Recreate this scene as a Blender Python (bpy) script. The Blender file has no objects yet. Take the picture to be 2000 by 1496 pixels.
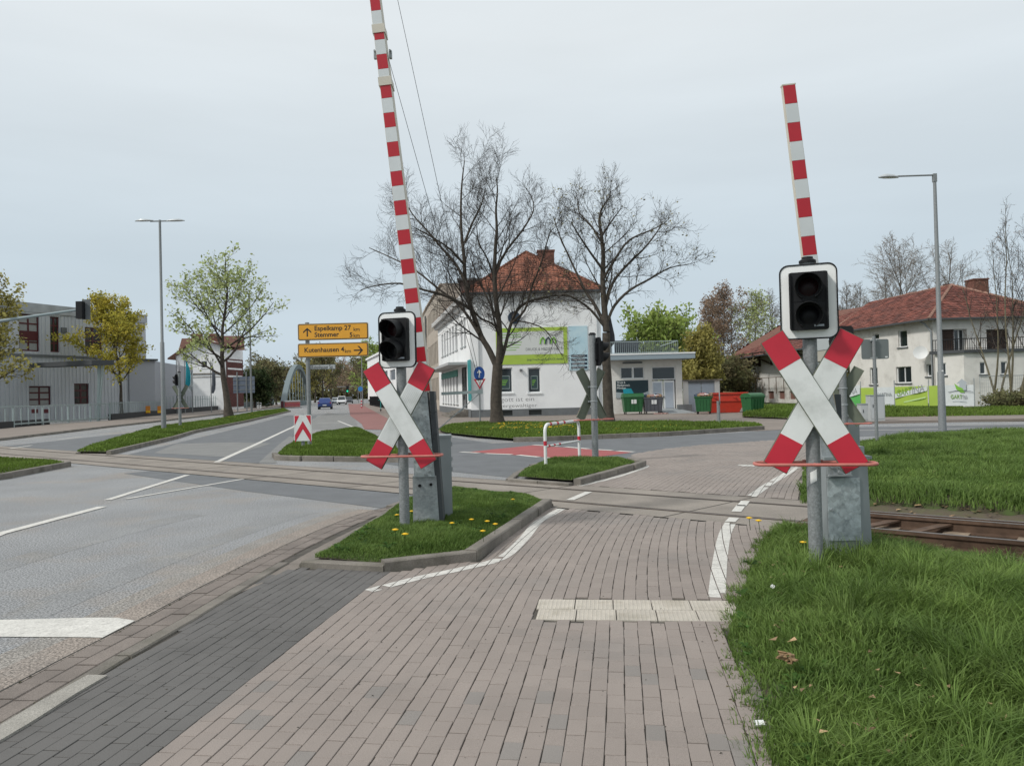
import bpy, math, random
import numpy as np
from mathutils import Vector, Matrix
from mathutils.geometry import tessellate_polygon

# ------------------------------------------------------------------ camera, sky, sun, exposure
SC = bpy.context.scene
COL = SC.collection
F, W, H, CH = 1500.0, 2000, 1496, 1.6
PITCH = math.atan(18.6 / F)
ROLL = 0.025
_R0 = np.array([1, 0, 0.0]); _F0 = np.array([0, math.cos(PITCH), math.sin(PITCH)]); _U0 = np.array([0, -math.sin(PITCH), math.cos(PITCH)])
_R = _R0 * math.cos(ROLL) - _U0 * math.sin(ROLL)
_U = _U0 * math.cos(ROLL) + _R0 * math.sin(ROLL)
cam_d = bpy.data.cameras.new('camera')
cam = bpy.data.objects.new('camera', cam_d)
COL.objects.link(cam)
cam_d.sensor_width = 36
cam_d.lens = F / W * 36
cam_d.clip_start = 0.05
cam_d.clip_end = 3000
cam.matrix_world = Matrix(((_R[0], _U[0], -_F0[0], 0), (_R[1], _U[1], -_F0[1], 0), (_R[2], _U[2], -_F0[2], CH), (0, 0, 0, 1)))
SC.camera = cam

SUN_EL, SUN_AZ = math.radians(44), math.radians(-118)      # azimuth from +Y, negative = left
world = bpy.data.worlds.new("World")
SC.world = world
world.use_nodes = True
wn = world.node_tree; wn.nodes.clear()
def wnode(t, **k):
    n = wn.nodes.new(t)
    for a, b in k.items(): setattr(n, a, b)
    return n
w_out = wnode('ShaderNodeOutputWorld'); w_bg = wnode('ShaderNodeBackground')
w_sky = wnode('ShaderNodeTexSky', sky_type='NISHITA', sun_disc=False)
w_sky.sun_elevation = SUN_EL; w_sky.sun_rotation = SUN_AZ
w_sky.air_density = 1.5; w_sky.dust_density = 3.0
w_tc = wnode('ShaderNodeTexCoord'); w_sep = wnode('ShaderNodeSeparateXYZ')
w_ramp = wnode('ShaderNodeValToRGB')
cr = w_ramp.color_ramp
cr.elements[0].position = 0.0; cr.elements[0].color = (.62, .735, .83, 1)
cr.elements[1].position = 1.0; cr.elements[1].color = (.92, .955, .965, 1)
e = cr.elements.new(0.16); e.color = (.65, .755, .835, 1)
e = cr.elements.new(0.42); e.color = (.84, .895, .925, 1)
w_map = wnode('ShaderNodeMapping'); w_map.inputs['Scale'].default_value = (1.2, 1.2, 7.0)
w_noise = wnode('ShaderNodeTexNoise'); w_noise.inputs['Scale'].default_value = 1.6; w_noise.inputs['Detail'].default_value = 5; w_noise.inputs['Roughness'].default_value = .5
w_mr = wnode('ShaderNodeMapRange'); w_mr.inputs[1].default_value = .35; w_mr.inputs[2].default_value = .7; w_mr.inputs[3].default_value = .95; w_mr.inputs[4].default_value = 1.03
w_mul = wnode('ShaderNodeVectorMath', operation='SCALE')
w_nsk = wnode('ShaderNodeVectorMath', operation='SCALE'); w_nsk.inputs[3].default_value = 0.06
w_add = wnode('ShaderNodeMixRGB'); w_add.inputs[0].default_value = 0.12
L = wn.links.new
L(w_tc.outputs['Generated'], w_sep.inputs[0]); L(w_sep.outputs['Z'], w_ramp.inputs[0])
L(w_tc.outputs['Generated'], w_map.inputs[0]); L(w_map.outputs[0], w_noise.inputs['Vector'])
L(w_noise.outputs['Fac'], w_mr.inputs[0]); L(w_ramp.outputs[0], w_mul.inputs[0]); L(w_mr.outputs[0], w_mul.inputs[3])
L(w_sky.outputs[0], w_nsk.inputs[0]); L(w_mul.outputs[0], w_add.inputs[1]); L(w_nsk.outputs[0], w_add.inputs[2])
L(w_add.outputs[0], w_bg.inputs[0]); w_bg.inputs[1].default_value = 1.0; L(w_bg.outputs[0], w_out.inputs[0])

sun_d = bpy.data.lights.new('sun', 'SUN'); sun_d.energy = 2.2; sun_d.angle = math.radians(7); sun_d.color = (1, .96, .9)
sun = bpy.data.objects.new('sun', sun_d); COL.objects.link(sun)
_sd = Vector((math.sin(SUN_AZ) * math.cos(SUN_EL), math.cos(SUN_AZ) * math.cos(SUN_EL), math.sin(SUN_EL)))
sun.rotation_euler = _sd.to_track_quat('Z', 'Y').to_euler()
SC.view_settings.view_transform = 'Standard'; SC.view_settings.look = 'None'
SC.view_settings.exposure = 0.0; SC.view_settings.gamma = 1; SC.view_settings.use_curve_mapping = False
SC.cycles.use_denoising = True
SC.cycles.max_bounces = 6; SC.cycles.diffuse_bounces = 3; SC.cycles.glossy_bounces = 3; SC.cycles.transparent_max_bounces = 6

# ------------------------------------------------------------------ survey helpers: photo point -> place
def ray(x, y): return (x - W / 2) * _R - (y - H / 2) * _U + F * _F0
C0 = np.array([0, 0, CH])
def G(x, y, z=0.0):
    d = ray(x, y); return C0 + d * ((z - CH) / d[2])
def D(x, y, Y):
    d = ray(x, y); return C0 + d * (Y / d[1])
def GP(pts, z=0.0): return [tuple(G(x, y, z)[:2]) for x, y in pts]
rng = np.random.default_rng(7)
rnd = random.Random(5)
PI = math.pi

# ------------------------------------------------------------------ materials
_mats = {}
def material(name, color, rough=.8, metal=0.0, var=0.0, vscale=5.0, color2=None, bump=0.0, bscale=60.0, objrand=0.0, spec=.5,
             attr=None, fine=0.0, fscale=200.0, translucent=0.0, voro=0.0, stains=None, sscale=1.5, emit=None, detail=4, alpha=None):
    if name in _mats: return _mats[name]
    m = bpy.data.materials.new(name); m.use_nodes = True; _mats[name] = m
    nt = m.node_tree; b = nt.nodes['Principled BSDF']; out = nt.nodes['Material Output']
    N = nt.nodes.new; K = nt.links.new
    b.inputs['Roughness'].default_value = rough; b.inputs['Metallic'].default_value = metal
    b.inputs['Specular IOR Level'].default_value = spec
    geo = N('ShaderNodeNewGeometry'); pos = geo.outputs['Position']
    rgb = N('ShaderNodeRGB'); rgb.outputs[0].default_value = (*color, 1); cur = rgb.outputs[0]
    def noise(scale, det=detail, ro=.55):
        n = N('ShaderNodeTexNoise'); n.inputs['Scale'].default_value = scale; n.inputs['Detail'].default_value = det
        n.inputs['Roughness'].default_value = ro; K(pos, n.inputs['Vector']); return n.outputs['Fac']
    def maprange(s, a, bb, c, d):
        n = N('ShaderNodeMapRange'); K(s, n.inputs[0])
        for i, v in enumerate((a, bb, c, d)): n.inputs[i + 1].default_value = v
        return n.outputs[0]
    def mix(f, a, c2):
        n = N('ShaderNodeMixRGB')
        if hasattr(f, 'links'): K(f, n.inputs[0])
        else: n.inputs[0].default_value = f
        K(a, n.inputs[1])
        if hasattr(c2, 'links'): K(c2, n.inputs[2])
        else: n.inputs[2].default_value = (*c2, 1)
        return n.outputs[0]
    def scale(c, f):
        n = N('ShaderNodeVectorMath'); n.operation = 'SCALE'; K(c, n.inputs[0]); K(f, n.inputs[3]); return n.outputs[0]
    if color2 is not None: cur = mix(maprange(noise(vscale), .38, .62, 0, 1), cur, color2)
    if stains is not None: cur = mix(maprange(noise(sscale, 6, .65), .5, .72, 0, .8), cur, stains)
    if voro:
        v = N('ShaderNodeTexVoronoi'); v.inputs['Scale'].default_value = vscale; K(pos, v.inputs['Vector'])
        sep = N('ShaderNodeSeparateColor'); K(v.outputs['Color'], sep.inputs[0]); cur = scale(cur, maprange(sep.outputs[0], 0, 1, 1 - voro, 1 + voro))
    if var: cur = scale(cur, maprange(noise(vscale), .3, .7, 1 - var, 1 + var))
    if fine: cur = scale(cur, maprange(noise(fscale, 2, .7), .3, .7, 1 - fine, 1 + fine))
    if objrand:
        oi = N('ShaderNodeObjectInfo'); cur = scale(cur, maprange(oi.outputs['Random'], 0, 1, 1 - objrand, 1 + objrand))
    if attr:
        a = N('ShaderNodeAttribute'); a.attribute_name = attr[0]; cur = scale(cur, maprange(a.outputs['Fac'], 0, 1, 1 - attr[1], 1 + attr[1]))
        if len(attr) > 2: cur = mix(maprange(a.outputs['Fac'], attr[3], attr[4], 0, 1), cur, attr[2])
    K(cur, b.inputs['Base Color'])
    if bump:
        bm = N('ShaderNodeBump'); bm.inputs['Strength'].default_value = bump; bm.inputs['Distance'].default_value = .01
        K(noise(bscale, 3, .6), bm.inputs['Height']); K(bm.outputs[0], b.inputs['Normal'])
    if translucent:
        tr = N('ShaderNodeBsdfTranslucent'); K(cur, tr.inputs[0]); mx = N('ShaderNodeMixShader'); mx.inputs[0].default_value = translucent
        K(b.outputs[0], mx.inputs[1]); K(tr.outputs[0], mx.inputs[2]); K(mx.outputs[0], out.inputs[0])
    if emit is not None:
        b.inputs['Emission Color'].default_value = (*emit, 1); b.inputs['Emission Strength'].default_value = 1.0
    if alpha is not None: b.inputs['Alpha'].default_value = alpha
    return m
MT = material
asphalt = MT('asphalt', (.245, .25, .255), .85, var=.10, vscale=.7, fine=.9, fscale=60, bump=.4, bscale=90, stains=(.275, .24, .205), sscale=.5)
asphalt_dark = MT('asphalt_dark', (.135, .142, .15), .85, var=.12, vscale=1.5, fine=.2, fscale=130, bump=.2)
asphalt_pale = MT('asphalt_pale', (.2, .2, .195), .85, var=.1, vscale=1.5, fine=.3, fscale=120, bump=.2)
panel_mat = MT('crossing_concrete', (.255, .225, .195), .9, var=.16, vscale=1.2, fine=.25, fscale=90, bump=.3, stains=(.2, .18, .16), sscale=1.0)
brick_mat = MT('brick_taupe', (.268, .23, .206), .85, var=.09, vscale=1.1, fine=.28, fscale=330, objrand=.05, bump=.2, bscale=250, stains=(.205, .19, .177), sscale=.6)
brick_stuff_mat = MT('brick_taupe_far', (.268, .23, .206), .85, var=.09, vscale=1.1, fine=.28, fscale=330, bump=.2, bscale=250, attr=('rnd', .05), stains=(.205, .19, .177), sscale=.6)
dark_brick_mat = MT('brick_charcoal', (.118, .113, .108), .8, var=.14, vscale=.9, fine=.22, fscale=330, objrand=.04, bump=.15, bscale=250, stains=(.085, .082, .078), sscale=1.3)
dark_brick_stuff = MT('brick_charcoal_far', (.118, .113, .108), .8, var=.14, vscale=.9, fine=.22, fscale=330, attr=('rnd', .04), stains=(.085, .082, .078), sscale=1.3)
joint_mat = MT('joint_sand', (.08, .072, .062), .95, var=.3, vscale=8, stains=(.08, .07, .05), sscale=3)
gutter_mat = MT('gutter_stone', (.19, .162, .143), .85, var=.15, vscale=3, fine=.35, fscale=200, objrand=.10, bump=.3)
kerb_mat = MT('kerb_concrete', (.19, .172, .15), .9, var=.25, vscale=2.5, fine=.25, fscale=120, bump=.35, bscale=70, objrand=.08, stains=(.1, .095, .07), sscale=2.2)
tactile_mat = MT('tactile_cream', (.45, .415, .36), .85, var=.10, vscale=4, fine=.15, objrand=.06, stains=(.3, .27, .21), sscale=3)
white_paint = MT('road_paint', (.6, .585, .545), .7, var=.10, vscale=5, fine=.18, fscale=80, stains=(.38, .365, .34), sscale=22)
red_paint = MT('cycle_red', (.33, .085, .085), .85, var=.10, vscale=2, fine=.2, fscale=80)
far_pave = MT('pavement_tan', (.225, .19, .165), .9, var=.10, vscale=.5, fine=.2, fscale=40, stains=(.19, .165, .145), sscale=.3)
soil_mat = MT('soil', (.06, .05, .03), .95, var=.3, vscale=6, color2=(.05, .075, .02))
terrain_mat = MT('terrain_grass', (.05, .085, .025), .95, var=.3, vscale=.3, color2=(.08, .09, .035))
ballast_mat = MT('ballast', (.16, .13, .1), .95, var=.5, vscale=18, bump=1.0, bscale=25, color2=(.09, .075, .06))
rust_mat = MT('rail_rust', (.11, .068, .045), .8, var=.3, vscale=9, metal=.2, bump=.2)
railtop_mat = MT('rail_head', (.19, .165, .15), .5, metal=.6, var=.15)
sleeper_mat = MT('sleeper', (.26, .2, .145), .9, var=.25, vscale=7, bump=.4)
galv = MT('galvanised', (.33, .36, .37), .55, metal=.1, voro=.10, vscale=45, var=.10, stains=(.2, .215, .22), sscale=6)
galv_blotch = MT('galvanised_blotched', (.40, .45, .465), .5, metal=.1, voro=.2, vscale=24, var=.15, stains=(.2, .235, .25), sscale=14)
galv_pole = MT('galvanised_pole', (.23, .245, .25), .6, metal=.2, voro=.12, vscale=60, var=.2)
grey_paint = MT('grey_paint', (.26, .29, .3), .5, var=.08, vscale=3)
sig_red = MT('sign_red', (.52, .022, .045), .45, var=.06, vscale=4)
sig_white = MT('sign_white', (.72, .74, .73), .45, var=.05, vscale=4, stains=(.52, .54, .52), sscale=3)
hoop_mat = MT('hoop_red', (.5, .17, .14), .6, var=.12, vscale=15)
back_green = MT('sign_back_olive', (.14, .16, .12), .6, var=.08)
black_pl = MT('black_plastic', (.009, .0095, .011), .55, spec=.3)
lens_red = MT('lens_red', (.02, .003, .004), .3, spec=.2)
lens_dark = MT('lens_dark', (.006, .006, .008), .3, spec=.2)
boom_red = MT('boom_red', (.45, .012, .025), .4, var=.06)
boom_white = MT('boom_white', (.62, .65, .66), .45, var=.04)
boom_side = MT('boom_side', (.6, .56, .48), .6, var=.06)
yellow_sign = MT('direction_yellow', (.75, .36, .03), .5, var=.03)
sign_ink = MT('sign_ink', (.015, .014, .014), .5)
plain_white = MT('white_print', (.75, .76, .75), .5)
white_wall = MT('white_render', (.8, .81, .81), .9, var=.04, vscale=.8, stains=(.66, .67, .68), sscale=.5)
old_white = MT('aged_white_render', (.72, .70, .66), .9, var=.05, vscale=1.2, stains=(.5, .48, .44), sscale=.9)
plinth_mat = MT('plinth_grey', (.14, .15, .155), .9, var=.12, vscale=2)
beige_wall = MT('beige_render', (.42, .37, .31), .9, var=.08, vscale=1)
glass = MT('window_glass', (.02, .028, .03), .08, spec=.7)
frame_white = MT('frame_white', (.75, .76, .76), .5)
roof_tile = MT('roof_tile_orange', (.225, .085, .05), .85, var=.4, vscale=2.5, attr=('rnd', .35), stains=(.12, .05, .035), sscale=.8)
roof_tile_old = MT('roof_tile_brown', (.15, .05, .036), .9, var=.35, vscale=1.0, attr=('rnd', .4), stains=(.1, .05, .045), sscale=.6)
chimney_mat = MT('chimney_brick', (.16, .07, .05), .9, var=.3, vscale=6)
bark_mat = MT('bark', (.07, .058, .046), .95, var=.35, vscale=7, bump=.8, bscale=25)
twig_mat = MT('twig', (.05, .041, .034), .95, var=.2, vscale=3)
metal_clad = MT('grey_cladding', (.5, .525, .56), .6, metal=.2, var=.05, vscale=.5)
maroon = MT('maroon_frame', (.075, .008, .014), .5)
pane_grey = MT('blind_grey', (.3, .31, .31), .3, var=.1)
fence_mat = MT('pale_green_paint', (.3, .36, .36), .6, var=.05)
lime = MT('lime_print', (.36, .5, .07), .55, var=.06, vscale=1.0)
lime2 = MT('lime_print_dark', (.2, .45, .05), .55)
bin_green = MT('bin_green', (.02, .11, .035), .45, var=.1)
bin_grey = MT('bin_grey', (.1, .105, .12), .45, var=.1)
skip_red = MT('skip_red', (.5, .035, .015), .5, var=.15, vscale=2, stains=(.25, .04, .025), sscale=2)
navy = MT('navy_print', (.02, .04, .07), .5)
sky_print = MT('pale_blue_print', (.42, .6, .68), .5, color2=(.5, .66, .72), vscale=1.5)
teal = MT('teal_cloth', (.01, .3, .38), .7)
pale_door = MT('pale_blue_door', (.42, .47, .53), .5, var=.03)
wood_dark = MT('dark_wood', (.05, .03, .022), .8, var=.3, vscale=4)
petal = MT('dandelion_yellow', (.8, .5, .01), .6)
leafdry = MT('dry_leaf', (.26, .17, .09), .9, var=.3, vscale=30)
orange_sign = MT('orange_sign', (.6, .22, .03), .6)
def leafm(name, c, c2=None): return MT(name, c, .65, attr=('rnd', .45), translucent=.5, var=.2, vscale=.9, color2=c2, spec=.2)

# ------------------------------------------------------------------ mesh kit
class MB:
    def __init__(s): s.v = []; s.f = []; s.m = []
    def add(s, vs, fs, m=0):
        o = len(s.v); s.v += [tuple(map(float, q)) for q in vs]
        for f in fs: s.f.append(tuple(i + o for i in f)); s.m.append(m)
        return s
    def box(s, c, d, m=0, rz=0.0, rot=None):
        hx, hy, hz = d[0] / 2, d[1] / 2, d[2] / 2
        P = [Vector((x * hx, y * hy, z * hz)) for z in (-1, 1) for y in (-1, 1) for x in (-1, 1)]
        R = rot if rot is not None else Matrix.Rotation(rz, 3, 'Z')
        c = Vector(c)
        return s.add([R @ p + c for p in P], [(0, 2, 3, 1), (4, 5, 7, 6), (0, 1, 5, 4), (2, 6, 7, 3), (0, 4, 6, 2), (1, 3, 7, 5)], m)
    def span(s, a, b, m=0):
        return s.box([(a[i] + b[i]) / 2 for i in range(3)], [abs(b[i] - a[i]) for i in range(3)], m)
    def bar(s, a, b, w, h=None, m=0):
        a, b = Vector(a), Vector(b); h = h or w; d = b - a
        q = d.to_track_quat('X', 'Z').to_matrix()
        return s.box((a + b) / 2, (d.length, w, h), m, rot=q)
    def tube(s, pts, r, n=8, m=0, closed=False, caps=True):
        P = [Vector(p) for p in pts]; k = len(P)
        rr = r if hasattr(r, '__len__') else [r] * k
        vs = []; fs = []
        ref = None
        for i, p in enumerate(P):
            if closed: t = P[(i + 1) % k] - P[i - 1]
            else: t = P[min(i + 1, k - 1)] - P[max(i - 1, 0)]
            if t.length < 1e-9: t = Vector((0, 0, 1))
            t.normalize()
            if ref is None: ref = t.orthogonal().normalized()
            u = ref - t * ref.dot(t)
            if u.length < 1e-6: u = t.orthogonal()
            u.normalize(); ref = u; w = t.cross(u)
            for j in range(n):
                a = 2 * PI * j / n; vs.append(p + (u * math.cos(a) + w * math.sin(a)) * rr[i])
        for i in range(k if closed else k - 1):
            i2 = (i + 1) % k
            for j in range(n):
                j2 = (j + 1) % n; fs.append((i * n + j, i * n + j2, i2 * n + j2, i2 * n + j))
        if caps and not closed: fs += [tuple(range(n))[::-1], tuple((k - 1) * n + j for j in range(n))]
        return s.add(vs, fs, m)
    def cyl(s, a, b, r, n=12, m=0, r2=None): return s.tube([a, b], [r, r if r2 is None else r2], n, m)
    def lathe(s, prof, n=16, m=0, c=(0, 0, 0)):
        vs = []; fs = []
        for r, z in prof:
            for j in range(n): a = 2 * PI * j / n; vs.append((c[0] + r * math.cos(a), c[1] + r * math.sin(a), c[2] + z))
        for i in range(len(prof) - 1):
            for j in range(n): j2 = (j + 1) % n; fs.append((i * n + j, i * n + j2, (i + 1) * n + j2, (i + 1) * n + j))
        fs += [tuple(range(n))[::-1], tuple((len(prof) - 1) * n + j for j in range(n))]
        return s.add(vs, fs, m)
    def prism(s, poly, z0, z1, m=0, M=None):
        n = len(poly)
        vs = [Vector((x, y, z0)) for x, y in poly] + [Vector((x, y, z1)) for x, y in poly]
        if M is not None: vs = [M @ p for p in vs]
        tr = tessellate_polygon([[Vector((x, y, 0)) for x, y in poly]])
        fs = [tuple(t) for t in tr] + [tuple(i + n for i in t) for t in tr] + [(i, (i + 1) % n, (i + 1) % n + n, i + n) for i in range(n)]
        return s.add(vs, fs, m)
    def sheet(s, poly, z, m=0):
        tr = tessellate_polygon([[Vector((x, y, 0)) for x, y in poly]])
        fs = []
        for t in tr:
            a, b, c = [poly[i] for i in t]
            cr_ = (b[0] - a[0]) * (c[1] - a[1]) - (b[1] - a[1]) * (c[0] - a[0])
            fs.append(tuple(t) if cr_ > 0 else tuple(t)[::-1])
        return s.add([(x, y, z) for x, y in poly], fs, m)
    def mesh(s, name, mats, smooth=False, fixn=True):
        me = bpy.data.meshes.new(name); me.from_pydata(s.v, [], s.f)
        if not isinstance(mats, (list, tuple)): mats = [mats]
        for q in mats: me.materials.append(q)
        if len(mats) > 1: me.polygons.foreach_set('material_index', s.m)
        if fixn:
            import bmesh
            bm = bmesh.new(); bm.from_mesh(me); bmesh.ops.recalc_face_normals(bm, faces=bm.faces); bm.to_mesh(me); bm.free()
        if smooth: me.polygons.foreach_set('use_smooth', [True] * len(me.polygons)); me.set_sharp_from_angle(angle=math.radians(40))
        me.update(); return me
def link(name, me, parent=None, loc=None, rz=None):
    o = bpy.data.objects.new(name, me); COL.objects.link(o)
    if parent is not None: o.parent = parent
    if loc is not None: o.location = loc
    if rz is not None: o.rotation_euler = (0, 0, rz)
    return o
def part(name, mb, mats, parent, label=None, smooth=False, kind=None, loc=None, fixn=True):
    o = link(name, mb.mesh(name, mats, smooth, fixn), parent, loc)
    if label: o['label'] = label
    if kind: o['kind'] = kind
    return o
def thing(name, label, cat, loc=(0, 0, 0), rz=0.0, group=None):
    o = bpy.data.objects.new(name, None); COL.objects.link(o); o.empty_display_size = .2
    o.location = tuple(map(float, loc)); o.rotation_euler = (0, 0, rz); o['label'] = label; o['category'] = cat
    if group: o['group'] = group
    return o
def tag(o, label, cat, group=None, kind=None):
    o['label'] = label; o['category'] = cat
    if group: o['group'] = group
    if kind: o['kind'] = kind
    return o
def struct(name, mb, mats, label, kind='structure', parent=None, smooth=False):
    o = link(name, mb.mesh(name, mats, smooth), parent)
    if parent is None: o['label'] = label
    o['kind'] = kind; return o
def dup(rt, loc, rz=None, label=None, group=None, scale=None):
    r = rt.copy(); COL.objects.link(r); r.location = tuple(map(float, loc))
    if rz is not None: r.rotation_euler = (0, 0, rz)
    if scale: r.scale = (scale,) * 3 if not hasattr(scale, '__len__') else scale
    if label: r['label'] = label
    if group: r['group'] = group
    for ch in list(rt.children):
        c = ch.copy(); COL.objects.link(c); c.parent = r
        for g in list(ch.children):
            q = g.copy(); COL.objects.link(q); q.parent = c
    return r
def npmesh(name, verts, faces, mats, rndv=None, smooth=False, midx=None):
    """verts (n,3); faces list of arrays (m,k)"""
    me = bpy.data.meshes.new(name)
    verts = np.asarray(verts, dtype=np.float32)
    tot = sum(f.shape[0] for f in faces)
    loops = np.concatenate([f.reshape(-1) for f in faces]).astype(np.int32)
    sizes = np.concatenate([np.full(f.shape[0], f.shape[1]) for f in faces]).astype(np.int32)
    starts = np.concatenate([[0], np.cumsum(sizes)[:-1]]).astype(np.int32)
    me.vertices.add(len(verts)); me.vertices.foreach_set('co', verts.reshape(-1))
    me.loops.add(len(loops)); me.loops.foreach_set('vertex_index', loops)
    me.polygons.add(tot); me.polygons.foreach_set('loop_start', starts)
    if not isinstance(mats, (list, tuple)): mats = [mats]
    for q in mats: me.materials.append(q)
    if midx is not None: me.polygons.foreach_set('material_index', np.asarray(midx, dtype=np.int32))
    me.update(calc_edges=True)
    me.polygons.foreach_set('use_smooth', np.full(tot, bool(smooth)))
    if rndv is not None:
        a = me.attributes.new('rnd', 'FLOAT', 'POINT'); a.data.foreach_set('value', np.asarray(rndv, dtype=np.float32))
    me.validate(); return me
def lettering(txt, size, M, mat, parent, name='lettering', ext=.0015, align='CENTER', bold=0.0, sx=1.0, shear=0.0):
    cu = bpy.data.curves.new(name, 'FONT'); cu.body = txt; cu.size = size; cu.align_x = align; cu.align_y = 'CENTER'
    cu.extrude = ext; cu.offset = bold; cu.shear = shear; cu.resolution_u = 3
    tmp = bpy.data.objects.new('tmp', cu); COL.objects.link(tmp)
    dg = bpy.context.evaluated_depsgraph_get(); dg.update()
    me = bpy.data.meshes.new_from_object(tmp.evaluated_get(dg)); bpy.data.objects.remove(tmp); bpy.data.curves.remove(cu)
    if sx != 1.0: me.transform(Matrix.Scale(sx, 4, (1, 0, 0)))
    me.transform(M); me.materials.clear(); me.materials.append(mat)
    return link(name, me, parent)
def face_M(x, y, z, rz=0.0):     # text plane upright, facing -Y (local), turned by rz
    return Matrix.Translation((x, y, z)) @ Matrix.Rotation(rz, 4, 'Z') @ Matrix.Rotation(PI / 2, 4, 'X')
def inside(P, poly):
    P = np.asarray(P); x, y = P[:, 0], P[:, 1]; c = np.zeros(len(P), bool); n = len(poly); j = n - 1
    for i in range(n):
        xi, yi = poly[i]; xj, yj = poly[j]
        t = ((yi > y) != (yj > y)) & (x < (xj - xi) * (y - yi) / ((yj - yi) if yj != yi else 1e-12) + xi)
        c ^= t; j = i
    return c
def edist(P, poly, closed=True):
    P = np.asarray(P, float); d = np.full(len(P), 1e9); n = len(poly)
    for i in range(n if closed else n - 1):
        a = np.array(poly[i]); b = np.array(poly[(i + 1) % n]); ab = b - a
        t = np.clip(((P - a) @ ab) / max(ab @ ab, 1e-12), 0, 1)
        d = np.minimum(d, np.linalg.norm(P - a - t[:, None] * ab, axis=1))
    return d
def nz(x, y, s, seed=0.0):      # cheap smooth noise, vectorised, about -1..1
    x = np.asarray(x) * s + seed; y = np.asarray(y) * s - seed * 1.7
    return (np.sin(x * 1.7 + 1.3 * np.sin(y * 1.1 + seed)) + np.sin(y * 2.1 + 1.1 * np.sin(x * .9 + 2 + seed)) + np.sin((x + y) * 1.3 + seed)) / 3

# ------------------------------------------------------------------ ground plan
PN = np.array([3.31, 9.0]); TD = np.array([0.7782, -0.628]); ND = np.array([0.628, 0.7782]); GAUGE = 1.2
def T(s, o): return tuple(PN + s * TD + o * ND)
def offset(path, d):
    P = [np.array(p, float) for p in path]; out = []
    for i, p in enumerate(P):
        t = P[min(i + 1, len(P) - 1)] - P[max(i - 1, 0)]; t /= np.linalg.norm(t); out.append(tuple(p + d * np.array([t[1], -t[0]])))
    return out
def smooth_path(pts, n=6):
    P = [np.array(p, float) for p in pts]; P = [2 * P[0] - P[1]] + P + [2 * P[-1] - P[-2]]; out = []
    for i in range(1, len(P) - 2):
        for k in range(n):
            t = k / n; a, b, c, d = P[i - 1:i + 3]
            out.append(tuple(.5 * (2 * b + (c - a) * t + (2 * a - 5 * b + 4 * c - d) * t * t + (3 * b - a - 3 * c + d) * t ** 3)))
    out.append(tuple(P[-2])); return out
def ribbon(path, w):
    l = offset(path, -w / 2); r = offset(path, w / 2)
    return [[l[i], l[i + 1], r[i + 1], r[i]] for i in range(len(path) - 1)]

path_right = GP([(1505, 1496), (1452, 1340), (1420, 1250), (1440, 1188), (1468, 1110), (1490, 1062), (1530, 1026)])
path_right = [(1.02, -3), (1.0, 2.4)] + path_right
verge2_left = GP([(1562, 985), (1566, 950), (1568, 925), (1600, 887), (1690, 868), (1760, 853), (2000, 846)])
asph_edge = [(-3.02, -3), (-2.98, 1.5)] + GP([(0, 1355), (270, 1215), (400, 1145), (560, 1065), (690, 1010), (780, 985)])
asph_edge = smooth_path(asph_edge, 4)

m = MB()
notch = [(90, T(100, -1.3)[1]), T(100, -1.3), T(.05, -1.3), T(.05, 2.3), T(100, 2.3)]
tr_poly = [(-600, -40), (70, -90), T(100, -1.3), T(.05, -1.3), T(.05, 2.3), T(100, 2.3), (600, -30), (900, 1500), (-900, 1500), (-600, -40)][:-1]
m.sheet(tr_poly, -.02)
struct('ground', m, terrain_mat, 'flat green and brown ground around the crossing')
m = MB(); prof_ = [(-1.7, .01), (-1.25, -.08), (-.9, -.19), (1.75, -.2), (2.05, -.06), (2.5, .03)]
m.add([(*T(s_, o_), z_) for s_ in (-.05, 90) for o_, z_ in prof_], [(i, i + 1, i + 7, i + 6) for i in range(5)]); m.add([(*T(.03, -2), -.3), (*T(.03, 3), -.3), (*T(.03, 3), .004), (*T(.03, -2), .004)], [(0, 1, 2, 3)])
track_bed = struct('track_bed', m, MT('track_soil', (.12, .095, .07), .95, var=.4, vscale=9, bump=.8, bscale=25, color2=(.075, .07, .04)), 'dirty brown ballast under the railway track')
m = MB()
m.sheet([(-30, -4), (-3, -4), (1.0, -4)] + path_right[1:] + [T(0, -.5), T(0, 1.7)] + verge2_left + [(70, 8), (70, 34)] + GP([(2000, 823), (1500, 829)]) + [(8, 62), (-10, 120), (-22, 190), (-60, 420), (-110, 420), (-60, 100), (-32, 45), (-30, 20)], 0.0)
road = struct('road', m, asphalt, 'worn grey asphalt roads meeting at the level crossing')

cut_ = lambda path, a, b: [p for p in path if a <= p[1] <= b]
# darker and paler asphalt patches
patches = MB()
patches.sheet([T(-14.6, -.55), T(-5.3, -.55), T(-5.0, -1.0), T(-5.3, -1.75), T(-9, -1.6), T(-14.6, -1.15)][::-1], .004, 0)
patches.sheet(GP([(0, 888), (150, 888), (330, 850), (250, 846), (100, 862), (0, 872)]), .004, 0)
patches.sheet(GP([(240, 890), (505, 905), (545, 880), (570, 855), (600, 836), (620, 812), (560, 812), (430, 845)]), .004, 0)
patches.sheet(GP([(300, 885), (445, 893), (530, 866), (455, 864), (345, 867)]), .0065, 1)
patches.sheet(GP([(560, 840), (640, 806), (690, 812), (700, 836), (610, 838)]), .0065, 1)
patches.sheet(GP([(505, 904), (540, 905), (536, 890), (580, 858), (566, 852), (545, 868)]), .0065, 1)
struct('asphalt_patches', patches, [asphalt_dark, asphalt_pale], 'dark and pale repair patches in the asphalt')
m = MB()
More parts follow.
